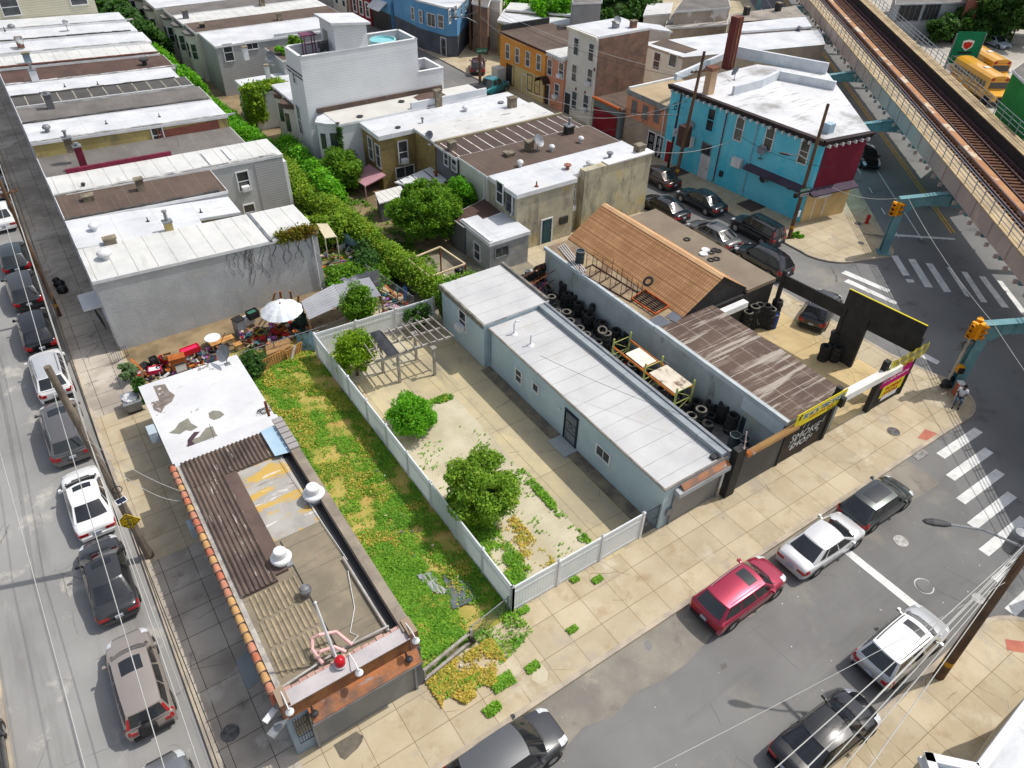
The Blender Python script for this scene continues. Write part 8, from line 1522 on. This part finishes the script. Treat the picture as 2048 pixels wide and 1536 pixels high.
for k in range(10): a = 2*math.pi*k/10; m = MB(); m.tube([c+Vector((0, 0, .245)), c+Vector((1.3*math.cos(a), 1.3*math.sin(a), -.3))], .012, 4); m.build('rib', GREYM, t)
SHT = mat('shed_sheet', S(156, 158, 164), S(140, 142, 150), s=.8, rough=.5, fine=.06)
t = thing('metal_shed', 'open shed with two grey corrugated roof sheets in the junk yard', 'shed', (14, 40, SW))
for pts in ([(602, 602), (668, 568), (692, 606), (618, 640)], [(668, 570), (738, 554), (763, 592), (690, 608)]):
    q = [at(a, b, 2.15) for a, b in pts]; q[2].z = q[3].z = 1.95; q = [at(pts[i][0], pts[i][1], q[i].z) for i in range(4)]; m = MB(); n = 36; P = []
    for k in range(n+1): P.append([q[0].lerp(q[3], k/n)+Vector((0, 0, .025*math.sin(k*1.6))), q[1].lerp(q[2], k/n)+Vector((0, 0, .025*math.sin(k*1.6)))])
    m.grid(P); m.build('roof_sheet', SHT, t)
    for p in q: m = MB(); m.beam((p.x, p.y, .1), (p.x, p.y, p.z-.03), .09); m.build('post', WOOD, t)
def cloth(name, label, px, z, m_, amp=.12, n=10, cat='tarpaulin', thick=True):
    q = [at(a, b, zz) for (a, b), zz in zip(px, z)]; P = []
    for i in range(n+1):
        r = []
        for j in range(n+1): p = q[0].lerp(q[1], i/n).lerp(q[3].lerp(q[2], i/n), j/n); r.append(p+Vector((0, 0, amp*(math.sin(i*1.9+j*.7)*.5+random.uniform(-.4, .4))))+Vector((random.uniform(-.03, .03),)*3))
        P.append(r)
    m = MB(); m.grid(P); m.grid([[p-Vector((0, 0, .012)) for p in r] for r in P], True); return tag(m.build(name, m_, loc=q[0], smooth=True), label, cat)
TPG = mat('tarp_grey', S(176, 178, 180), S(150, 152, 156), s=1.2, rough=.5); TPB = mat('tarp_beige', S(196, 182, 160), S(160, 148, 130), s=1.5, rough=.5)
cloth('tarpaulin', 'grey tarpaulin draped behind the corrugated shed', [(680, 560), (757, 538), (760, 575), (700, 572)], [1.5, 2.4, 1.0, 1.4], TPG, .2); cloth('tarpaulin', 'crumpled beige sheet hanging under the shed roof', [(630, 635), (680, 615), (682, 636), (636, 648)], [1.6, 1.8, .7, .4], TPB, .12)
cloth('tarpaulin', 'blue tarpaulin hung on the rear yard fence', [(682, 460), (715, 485), (714, 496), (684, 486)], [1.7, 1.6, .4, .4], mat('tarp_blue', S(140, 180, 196), S(110, 156, 176), s=2), .05); cloth('tarpaulin', 'grey plastic sheet lying in the weeds near the front of the vacant plot', [(832, 1150), (862, 1145), (900, 1190), (870, 1185)], [.3, .3, .25, .3], TPG, .08); cloth('tarpaulin', 'dark plastic sheet lying beside the white fence in the weeds', [(885, 1150), (935, 1165), (960, 1195), (905, 1220)], [.25, .25, .22, .28], mat('tarp_slate', S(110, 116, 124), S(84, 90, 98), s=2, rough=.4), .06)
cloth('tarpaulin', 'blue bag hung at the corner of the chain link fence by the alley', [(808, 570), (816, 580), (812, 600), (806, 602)], [1.5, 1.5, .6, .6], mat('tarp_bright_blue', S(50, 120, 190), rough=.5), .04); cloth('netting', 'blue green netting over the fence beside the pallet planter', [(590, 672), (632, 660), (636, 700), (600, 700)], [1.4, 1.2, .3, .3], mat('net_teal', S(90, 116, 128), S(70, 92, 84), s=2), .1, cat='net')
chain('chain_link_fence', 'chain link fence along the junk yard and the alley behind the shed', (18.2, 37.6), (17.3, 43.0), 1.7, (0, 1.8, 3.6, 5.4), .3); chain('chain_link_fence', 'pipe and wire fence between the junk yard and the vacant plot', (6.4, 38.4), (17.8, 38.3), 1.15, (0, 2.4, 4.8, 7.2, 9.6), .3)
PAL = mat('pallet_wood', S(206, 156, 92), S(170, 120, 70), s=2, fine=.15)
def pallet(label, F, a0, a1, h, d=.12):
    t = thing('pallet', label, 'pallet', F.p((a0+a1)/2, 0)); m = MB(); n = int((a1-a0)/.16)
    for k in range(n): a = a0+(k+.1)*(a1-a0)/n; F.box(m, a, a+.11, .13, h+random.uniform(-.03, .03), 0, .025)
    m.build('slat', PAL, t); m = MB()
    for z in (.25, h*.55, h-.1): F.box(m, a0, a1, z, z+.09, -.05, 0)
    m.build('rail', PAL, t); return t
A, B = at(528, 742, SW), at(575, 718, SW); F = Fr((A.x, A.y), (B.x, B.y)); pallet('upright pallet forming the front of the planter in the weeds', F, 0, F.len, .95); A, B = at(575, 722, SW), at(608, 702, SW); F = Fr((A.x, A.y), (B.x, B.y)); pallet('pallet leaning beside the planter with a white plank on it', F, 0, F.len, .9); m = MB(); A, B = at(582, 722, .15), at(590, 690, 1.0); m.beam(A, B, .12, .03); tag(m.build('plank', WHT, loc=A), 'white plank leaning on the pallet in the weeds', 'plank')
m = MB(); A = at(560, 690, .9); q = [at(a, b, .9) for a, b in ((530, 690), (578, 672), (582, 690), (533, 708))]; m.prism([(p.x, p.y) for p in q], .15, .82); tag(m.build('planter', mat('cardboard', S(176, 138, 92), S(150, 116, 78), s=2), loc=A), 'brown board box behind the upright pallet', 'planter')
def boxj(name, label, px, py, z, w_, d, h, m_, rz=0, cat='box', open_=False, inner=None):
    q = at(px, py, z+h*.5); t = thing(name, label, cat, (q.x, q.y, z)); m = MB()
    if open_:
        ca, sa = math.cos(rz), math.sin(rz)
        for (cx, cy, dx, dy) in ((0, -d/2, w_, .04), (0, d/2, w_, .04), (-w_/2, 0, .04, d), (w_/2, 0, .04, d)): m.obox((q.x+cx*ca-cy*sa, q.y+cx*sa+cy*ca), dx, dy, z, z+h, rz)
        m.obox((q.x, q.y), w_, d, z, z+.03, rz); m.build('sides', m_, t); m = MB(); m.obox((q.x, q.y), w_*.92, d*.92, z+.03, z+h*.8, rz); m.build('contents', inner or BLK, t)
    else:
        m.obox((q.x, q.y), w_, d, z, z+h, rz); m.build('body', m_, t); m = MB(); m.obox((q.x, q.y), w_+.04, d+.04, z+h, z+h+.05, rz); m.build('top', inner or m_, t)
    return t
PK = mat('pink_crate', S(236, 50, 100), rough=.45, fine=.04); RDC = mat('red_crate', S(206, 24, 44), rough=.45, fine=.04); ORW = mat('orange_wood', S(190, 110, 50), S(160, 88, 40), s=2); JD = mat('junk_dark', S(50, 48, 50), S(34, 33, 36), s=3)
J = [('crate', 'long pink and red plastic crate by the blank stucco wall', 380, 700, .75, 1.1, .45, .35, RDC, .1, 'crate', True, PK), ('crate', 'pink tub at the front of the junk yard', 310, 740, .3, .7, .5, .3, PK, -.2, 'tub', True, WHT), ('cabinet', 'orange wooden cabinet standing in the junk yard', 357, 727, SW, .9, .55, 1.0, ORW, -.1, 'cabinet', False, ORW), ('crate', 'red edged crate left of the orange cabinet', 328, 718, .4, .4, .5, .4, RDC, .3, 'crate', True, JD), ('crate', 'blue plastic basket near the white roof edge', 418, 718, .3, .6, .35, .2, mat('blue_plastic', S(70, 100, 130), rough=.5), .1, 'basket', True, JD), ('box', 'black square bin beside the stucco wall', 308, 722, .3, .4, .4, .5, JD, .2, 'bin', True, BLK), ('suitcase', 'dark flat case leaning at the front of the junk yard', 285, 735, .2, .8, .5, .15, JD, .5, 'case', False, None), ('box', 'cardboard carton beside the orange cabinet', 335, 712, .9, .5, .3, .3, mat('carton', S(190, 150, 100)), -.1, 'box', True, JD), ('picture_frame', 'framed dark panel leaning on the cabinet', 362, 735, .6, .6, .1, .5, WHT, 0, 'frame', False, JD), ('cooler', 'white cooler box near the shed', 497, 640, .3, .7, .45, .5, WHT, .3, 'cooler', False, None), ('appliance', 'grey upright appliance by the wall left of the parasol', 480, 655, .1, .6, .6, 1.3, GREYM, .3, 'appliance', False, JD), ('crate', 'green edged dark crate beside the appliance', 505, 628, .8, .7, .5, .5, JD, .2, 'crate', True, mat('green_tub', S(60, 120, 100))), ('box', 'wooden box under the parasol', 560, 660, .3, .5, .4, .5, ORW, .4, 'box', True, JD), ('box', 'pink and white bundle box beside the chain link fence', 790, 620, .2, .5, .5, .4, mat('bundle_pink', S(220, 190, 196), S(180, 150, 150), s=6), .3, 'bundle', False, None), ('cabinet', 'tall dark green cabinet between the parasol and the shed', 603, 648, .1, .6, .5, 1.4, mat('dark_green', S(50, 70, 60)), .3, 'cabinet', False, None), ('crate', 'yellow plastic crate in the junk by the parasol', 523, 668, .5, .55, .5, .35, mat('yellow_crate', S(176, 160, 30), rough=.5), .5, 'crate', True, JD), ('box', 'white tub in the yard behind the end house', 682, 492, .2, .5, .4, .45, WHT, .2, 'tub', True, JD), ('box', 'grey barrel box by the blue tarpaulin', 668, 482, .2, .6, .5, .6, GREYM, 0, 'box', False, None), ('box', 'cream bucket box near the blue tarpaulin', 700, 505, .2, .5, .4, .3, mat('cream_plastic', S(220, 214, 196)), .4, 'box', True, JD), ('bench', 'long tan board bench inside the chain link fence', 785, 590, .3, .55, 2.2, .2, mat('tan_board', S(206, 190, 150)), .35, 'bench', False, None)]
for a in J: boxj(*a)
def plank(label, a, za, b, zb, w_=.14, m_=PAL, name='plank'): A, B = at(*a, za), at(*b, zb); m = MB(); m.beam(A, B, w_, .03); return tag(m.build(name, m_, loc=A), label, 'plank')
for k, (a, b, za, zb, lb) in enumerate((((545, 605), (550, 585), .5, 2.4, 'leaning plank behind the parasol, leftmost'), ((562, 600), (560, 583), .5, 2.5, 'wide leaning plank behind the parasol'), ((583, 598), (580, 582), .5, 2.5, 'thin leaning plank behind the parasol'), ((596, 608), (597, 590), .6, 2.3, 'orange board leaning between the parasol and the shed'), ((604, 620), (605, 600), .8, 2.2, 'board on edge beside the shed roof'), ((480, 740), (525, 715), .8, .8, 'long plank lying above the pallet planter'), ((478, 733), (523, 708), .9, .9, 'second long plank lying above the pallet planter'), ((305, 760), (262, 718), .3, .5, 'yellow timber lying across the front of the junk yard'), ((282, 770), (262, 728), .5, .5, 'second yellow timber at the front fence of the junk yard'), ((300, 768), (275, 752), .3, .4, 'white pole lying in the junk near the front'), ((440, 690), (450, 665), .3, 1.5, 'upright stake by the bench in the junk yard'), ((490, 680), (498, 650), .3, 1.6, 'orange handled tool leaning in the junk'), ((497, 685), (510, 655), .3, 1.6, 'red handled tool leaning in the junk'), ((800, 600), (770, 570), .5, .9, 'pale board lying by the chain link fence'))): plank(lb, a, za, b, zb, .14 if k not in (11, 12, 9, 10) else .05, (PAL, ORW, WOOD)[k % 3])
def table(label, px, py, z, w_, d, h, m_, rz=0, name='table'):
    q = at(px, py, z+h); t = thing(name, label, name.replace('_', ' '), (q.x, q.y, z)); m = MB(); m.obox((q.x, q.y), w_, d, z+h-.04, z+h, rz); m.build('top', m_, t); ca, sa = math.cos(rz), math.sin(rz)
    for sx in (-1, 1):
        for sy in (-1, 1): x, y = sx*(w_/2-.06), sy*(d/2-.06); m = MB(); m.obox((q.x+x*ca-y*sa, q.y+x*sa+y*ca), .06, .06, z, z+h-.04, rz); m.build('leg', m_, t)
table('yellow wooden bench table by the stucco wall', 443, 680, SW, 1.5, .5, .6, PAL, .1); table('small yellow stool beside the bench table', 475, 687, SW, .5, .4, .5, PAL, .1, 'stool')
q = at(425, 676, .7); t = thing('round_table', 'round white table top tilted beside the yellow bench', 'table', (q.x, q.y, SW)); m = MB(); m.lathe([(0, .7), (.5, .7), (.5, .74), (0, .75)], (q.x, q.y, 0), 24); m.build('top', WHT, t); m = MB(); m.tube([(q.x, q.y, .12), (q.x, q.y, .7)], .05, 8); m.build('leg', GREYM, t)
m = MB(); q = at(525, 682, .35); m.lathe([(.36, .0), (.4, .02), (.4, .16), (.36, .18), (.3, .16), (.3, .02)], (q.x, q.y, .3), 24, closed=True); tag(m.build('ring_pool', mat('rim_white', S(220, 222, 224)), loc=q), 'white rimmed round tub beside the pallet planter', 'tub')
CL = [mat('junk_'+n, c, s=4, fine=.2) for n, c in (('red', S(180, 40, 44)), ('cream', S(220, 206, 176)), ('teal', S(60, 120, 130)), ('black', S(40, 40, 42)), ('white', S(226, 226, 226)), ('orange', S(216, 130, 60)), ('brown', S(120, 90, 66)), ('purple', S(176, 110, 180)), ('grey', S(130, 130, 132)))]
def debris(name, label, reg, n, smin=.05, smax=.22, zr_=(.13, .5)):
    m = MB()
    for k in range(n):
        u, v = random.random(), random.random(); a = [reg[0][i]*(1-u)+reg[1][i]*u for i in (0, 1)]; b = [reg[3][i]*(1-u)+reg[2][i]*u for i in (0, 1)]; z = random.uniform(*zr_); q = at(a[0]*(1-v)+b[0]*v, a[1]*(1-v)+b[1]*v, z); m.mi = random.randrange(len(CL)) if name != 'litter' else random.choice((1, 4, 8)); s = random.uniform(smin, smax)
        if k % 3: d = Vector((random.uniform(-1, 1), random.uniform(-1, 1), random.uniform(-.4, .6))).normalized(); m.beam(q-d*s, q+d*s, s*random.uniform(.2, 1.1), s*random.uniform(.1, .8))
        else: m.lathe([(0, 0), (s*.7, 0), (s*.8, s*.9), (s*.65, s*.9), (0, s*.3)], q, 9)
    q = at(*reg[0], .2); return tag(m.build(name, CL, loc=q), label, 'debris', kind='stuff')
debris('debris', 'heap of mixed household junk along the stucco wall', [(270, 745), (440, 690), (460, 722), (285, 765)], 260); debris('debris', 'dark heap of junk under the parasol', [(475, 660), (600, 640), (640, 665), (500, 705)], 260, .06, .25, (.13, .8)); debris('debris', 'scattered junk between the shed and the chain link fence', [(765, 590), (815, 575), (820, 640), (770, 640)], 90, .05, .25, (.13, .7)); debris('debris', 'scraps on the rear yard behind the end house', [(640, 500), (720, 490), (720, 520), (620, 550)], 60, .05, .22, (.13, .5)); debris('litter', 'white litter scattered among the weeds', [(640, 800), (720, 760), (930, 1180), (860, 1200)], 26, .03, .09, (.2, .3)); debris('litter', 'pale litter scattered on the pavement weeds', [(860, 1370), (1030, 1240), (1040, 1260), (900, 1390)], 40, .02, .07, (.16, .2))
debris('rubble', 'tyre and scrap heap in the dark corner of the tyre yard', [(1030, 560), (1110, 520), (1130, 560), (1060, 600)], 90, .08, .3, (.13, .7))
# railing with steps at the end house, bins and bags on the pavement
t = thing('stair_railing', 'black iron railing around the steps of the end house', 'railing', (0, 42.5, SW)); m = MB()
for a, b in (((185, 610), (205, 640)), ((218, 710), (250, 692))):
    A, B = at(*a, .9), at(*b, .9)
    for z in (.2, .9): m.tube([(A.x, A.y, z), (B.x, B.y, z)], .015, 5)
    for k in range(9): q = A.lerp(B, k/8); m.tube([(q.x, q.y, .13), (q.x, q.y, .95)], .012, 4)
m.build('bars', DARKM, t)
drum(168, 592, .9, 'black rubbish bin by the steps of the end house', .8, JD, SW, GREYM, .28); m = MB()
for (px, py, z, r) in ((119, 568, .3, .38), (125, 580, .25, .4), (112, 560, .55, .25)): q = at(px, py, z); bloba(m, (q.x, q.y, z), (r, r, r*.8), 10, .12)
tag(m.build('bin_bags', mat('bag_black', (.015, .015, .017), rough=.25, fine=0), loc=at(119, 572, SW), smooth=True), 'pile of black bin bags at the kerb with a white one on top', 'bin bags')
q = at(262, 800, .8); t = thing('trash_cart', 'grey open cart full of white rubbish by the workshop wall', 'cart', (q.x, q.y, SW)); boxm = MB(); boxm.hexa([(q.x-.35, q.y-.45, .3), (q.x+.35, q.y-.45, .3), (q.x+.35, q.y+.45, .3), (q.x-.35, q.y+.45, .3), (q.x-.48, q.y-.6, .95), (q.x+.48, q.y-.6, .95), (q.x+.48, q.y+.6, .95), (q.x-.48, q.y+.6, .95)]); boxm.build('tub', GREYM, t); m = MB(); bloba(m, (q.x, q.y, .98), (.4, .5, .2), 12, .2); m.build('rubbish', WHT, t); m = MB(); m.lathe([(0, -.4), (.14, -.4), (.14, .4), (0, .4)], (q.x, q.y-.3, .27), 12, 'x'); m.build('wheel', TYRE, t)
q = at(285, 790, .8); tree('potted_plant', 'dark potted plant with red flowers between the cart and the workshop roof', (q.x, q.y, SW), (q.x, q.y, 1.1), (.35, .9, .9), 500, .12, LG4, 10, 'plant', False, .5)
# ================================================================ person on a chair at the corner
SKIN = mat('skin', (.12, .06, .04), (.1, .05, .035), rough=.6, fine=0); SHIRT = mat('white_shirt', S(236, 238, 244), S(220, 224, 232), s=4, rough=.9, fine=.03); JEAN = mat('jeans', S(84, 100, 120), S(66, 80, 98), s=5, fine=.15); SHOE = mat('black_shoes', (.015, .015, .016), fine=0); CAP = mat('cap_black', (.012, .012, .014), fine=0)
def skin(name, pts, edges, rad, m_, parent, sub=2, root=0):
    me = bpy.data.meshes.new(name); me.from_pydata(pts, edges, []); o = bpy.data.objects.new(name, me); COL.objects.link(o); o.modifiers.new('s', 'SKIN'); sk = me.skin_vertices[0].data
    for i, r in enumerate(rad): sk[i].radius = r if isinstance(r, tuple) else (r, r)
    sk[root].use_root = True; sb = o.modifiers.new('u', 'SUBSURF'); sb.levels = sub; sb.render_levels = sub; dg = bpy.context.evaluated_depsgraph_get(); nm = bpy.data.meshes.new_from_object(o.evaluated_get(dg)); bpy.data.objects.remove(o); nm.name = name
    nm.materials.clear(); nm.materials.append(m_); nm.polygons.foreach_set('use_smooth', [True]*len(nm.polygons)); q = bpy.data.objects.new(name, nm); COL.objects.link(q); q.parent = parent; ORG[q.name] = Vector((0, 0, 0)); return q
pq = at(1914, 806, SW); RZ = math.radians(200)
per = thing('person', 'seated person in white shirt, blue jeans and black cap at the street corner', 'person', (0, 0, 0))
# local: facing +x, seat at z .45
body = skin('body', [(0, 0, .52), (-.03, 0, .7), (-.06, 0, .92), (-.07, 0, 1.06), (-.03, 0, 1.16), (.0, 0, 1.27), (-.08, .19, 1.02), (-.08, -.19, 1.02), (.0, .25, .78), (.0, -.25, .78), (.2, .16, .7), (.22, -.1, .68), (.02, .1, .5), (.02, -.1, .5), (.44, .14, .52), (.46, -.12, .52), (.47, .16, .12), (.62, -.14, .1)],
    [(0, 1), (1, 2), (2, 3), (3, 4), (4, 5), (2, 6), (2, 7), (6, 8), (7, 9), (8, 10), (9, 11), (0, 12), (0, 13), (12, 14), (13, 15), (14, 16), (15, 17)], [.13, .135, .15, .07, .055, .1, .065, .065, .045, .045, .032, .032, .09, .09, .065, .065, .045, .045], SKIN, per)
skin('shirt', [(0, 0, .5), (-.03, 0, .7), (-.06, 0, .92), (-.07, 0, 1.03), (-.08, .2, 1.0), (-.08, -.2, 1.0), (-.02, .26, .82), (-.02, -.26, .82)], [(0, 1), (1, 2), (2, 3), (2, 4), (2, 5), (4, 6), (5, 7)], [.16, .165, .18, .1, .095, .095, .075, .075], SHIRT, per)
skin('trousers', [(0, 0, .5), (.02, .11, .5), (.02, -.11, .5), (.44, .14, .52), (.46, -.12, .52), (.47, .16, .16), (.61, -.14, .14)], [(0, 1), (0, 2), (1, 3), (2, 4), (3, 5), (4, 6)], [.14, .11, .11, .085, .085, .06, .06], JEAN, per)
for (x, y) in ((.5, .16), (.65, -.14)): skin('shoe', [(x-.04, y, .05), (x+.08, y, .04), (x+.2, y, .03)], [(0, 1), (1, 2)], [.05, .05, .035], SHOE, per)
m = MB(); bloba(m, (0, 0, 1.29), (.1, .08, .12), 14, .0); m.add([(.1, -.015, 1.29), (.125, 0, 1.265), (.1, .015, 1.29), (.095, 0, 1.31)], [(0, 1, 2), (0, 2, 3), (0, 3, 1), (1, 3, 2)])
for s in (-1, 1): m.obox((-.0, s*.083), .03, .02, 1.265, 1.315)
m.build('head', SKIN, per, smooth=True); m = MB()
for s in (-1, 1): m.obox((.093, s*.03), .012, .022, 1.295, 1.307)
m.obox((.093, 0), .012, .045, 1.225, 1.232); m.build('face_marks', CAP, per); m = MB(); m.lathe([(.108, 1.31), (.105, 1.36), (.07, 1.41), (0, 1.425)], (-.005, 0, 0), 16); m.add([(.07, -.08, 1.325), (.19, -.05, 1.315), (.19, .05, 1.315), (.07, .08, 1.325)], [(0, 1, 2, 3)]); m.build('cap', CAP, per)
for (hx, hy, hz) in ((.22, .15, .69), (.24, -.09, .67)):
    m = MB(); d = Vector((.8, -.3 if hy > 0 else .3, -.2)).normalized(); u = Vector((d.y, -d.x, .2)).normalized()
    for k in range(5): st = Vector((hx, hy, hz))+u*(k-2)*.018; L = (.05, .075, .08, .072, .055)[k]; m.tube([st, st+d*L*.6, st+d*L+Vector((0, 0, -.025))], [.01, .009, .007], 6)
    m.tube([Vector((hx, hy, hz))-d*.03, Vector((hx, hy, hz))+d*.02], [.03, .034], 8); m.build('hand', SKIN, per)
per.location = (pq.x, pq.y, SW); per.rotation_euler = (0, 0, RZ)
ch = thing('plastic_chair', 'white plastic armchair under the seated person at the corner', 'chair', (0, 0, 0)); m = MB(); m.obox((0, 0), .46, .46, .38, .42); m.build('seat', WHT, ch); m = MB(); m.hexa([(-.24, -.22, .42), (-.2, -.22, .42), (-.2, .22, .42), (-.24, .22, .42), (-.36, -.24, .95), (-.33, -.24, .95), (-.33, .24, .95), (-.36, .24, .95)]); m.build('backrest', WHT, ch)
for x in (-.2, .2):
    for y in (-.2, .2): m = MB(); m.tube([(x, y, .4), (x*1.15, y*1.15, .0)], .022, 6); m.build('leg', WHT, ch)
for y in (-.26, .26): m = MB(); m.tube([(-.24, y, .64), (.2, y, .64), (.22, y, .4)], .02, 6); m.build('arm', WHT, ch)
ch.location = (pq.x-.02*math.cos(RZ), pq.y, SW); ch.rotation_euler = (0, 0, RZ)
q = at(1893, 770, .3); m = MB(); m.lathe([(.3, .2), (.34, .0), (.1, -.02), (.08, .2), (.3, .25)], (q.x, q.y, .3), 14); m.tube([(q.x-.6, q.y, .5), (q.x+.6, q.y+.1, .55)], .16, 8); m.tube([(q.x+.55, q.y-.1, .15), (q.x+.6, q.y+.1, .9), (q.x+.4, q.y+.4, .95)], .03, 6); tag(m.build('covered_scooter', mat('cover_black', (.02, .02, .022), rough=.6), loc=q), 'dark scooter under a cover at the corner beside the signal pole', 'scooter')
q = at(1925, 775, .8); boxj('news_box', 'orange and white box standing against the second railway column', 1917, 778, SW, .4, .35, .9, mat('box_orange', S(206, 120, 84)), .9, 'box', False, WHT)
q = at(1668, 708, SW); t = thing('cardboard_sheet', 'flattened carton lying before the tyre stacks in the forecourt', 'cardboard', q); m = MB(); m.obox((q.x+.6, q.y), 1.0, .5, SW+.02, SW+.06, -.5); m.obox((q.x+.5, q.y+.05), .8, .3, SW+.06, SW+.12, -.2); m.build('sheet', mat('carton_tan', S(206, 176, 110)), t)
m = MB(); m.beam((18.0, 15.9, .2), (18.25, 15.35, 1.25), .25, .06); tag(m.build('leaning_board', mat('pinkish_board', S(200, 180, 176)), loc=(18, 15.6, SW)), 'pale board leaning on the inside of the white fence near the iron gate', 'board')
# small litter on the roads
m = MB()
for k in range(60): x, y = random.uniform(2, 34), random.uniform(3.6, 10.6); s = random.uniform(.02, .06); m.obox((x, y), s, s*.7, .005, .02, random.random()*3)
tag(m.build('litter', WHT, loc=(15, 7, 0)), 'specks of white litter on the front street', 'litter', kind='stuff')
for (pts, m_, nm) in (([(1065, 1335), (1085, 1328), (1096, 1345), (1094, 1362), (1078, 1368), (1064, 1360)], GRAV, 'broken_paving'), ([(1288, 1285), (1296, 1279), (1304, 1286), (1304, 1297), (1298, 1303), (1290, 1297)], ASPHD, 'road_patch'), ([(667, 1490), (712, 1463), (727, 1472), (724, 1484), (716, 1496), (690, 1520), (680, 1515)], mat('patch_asphalt', S(120, 112, 100), S(98, 92, 84), s=3, fine=.3, fs=30), 'road_patch'), ([(1440, 1350-20), (1452, 1325), (1455, 1335), (1444, 1340)], mat('oil', S(110, 106, 102)), 'road_patch')):
    q = [at(a, b, SW+.007 if nm != 'road_patch' or pts[0][0] < 700 else .008) for a, b in pts]; n = len(q); A = sum(q[i].x*q[(i+1) % n].y-q[(i+1) % n].x*q[i].y for i in range(n)); m = MB(); m.add(q if A > 0 else q[::-1], [tuple(range(n))]); struct('pavement' if nm == 'broken_paving' else 'road', m, m_)
# parapet building in the lower right corner
q = [at(a, b, 4) for a, b in ((1820, 1540), (1850, 1507), (1955, 1530), (2048, 1405))]
h = House('corner_building', 'white roofed building cut off by the lower right corner of the photo', [(q[1].x-2.5, q[1].y-3.2), (q[1].x+.6, -9), (32, -9), (31.5, -2), (q[3].x+1.4, q[3].y+.1), (q[2].x, q[2].y), (q[1].x, q[1].y)][::1], 3.7, wallm('wall_tan_se', S(200, 186, 160)), RW, 'building', oh=.05)
h.para([3, 4, 5, 6], .3, .2, RWP, WHT)
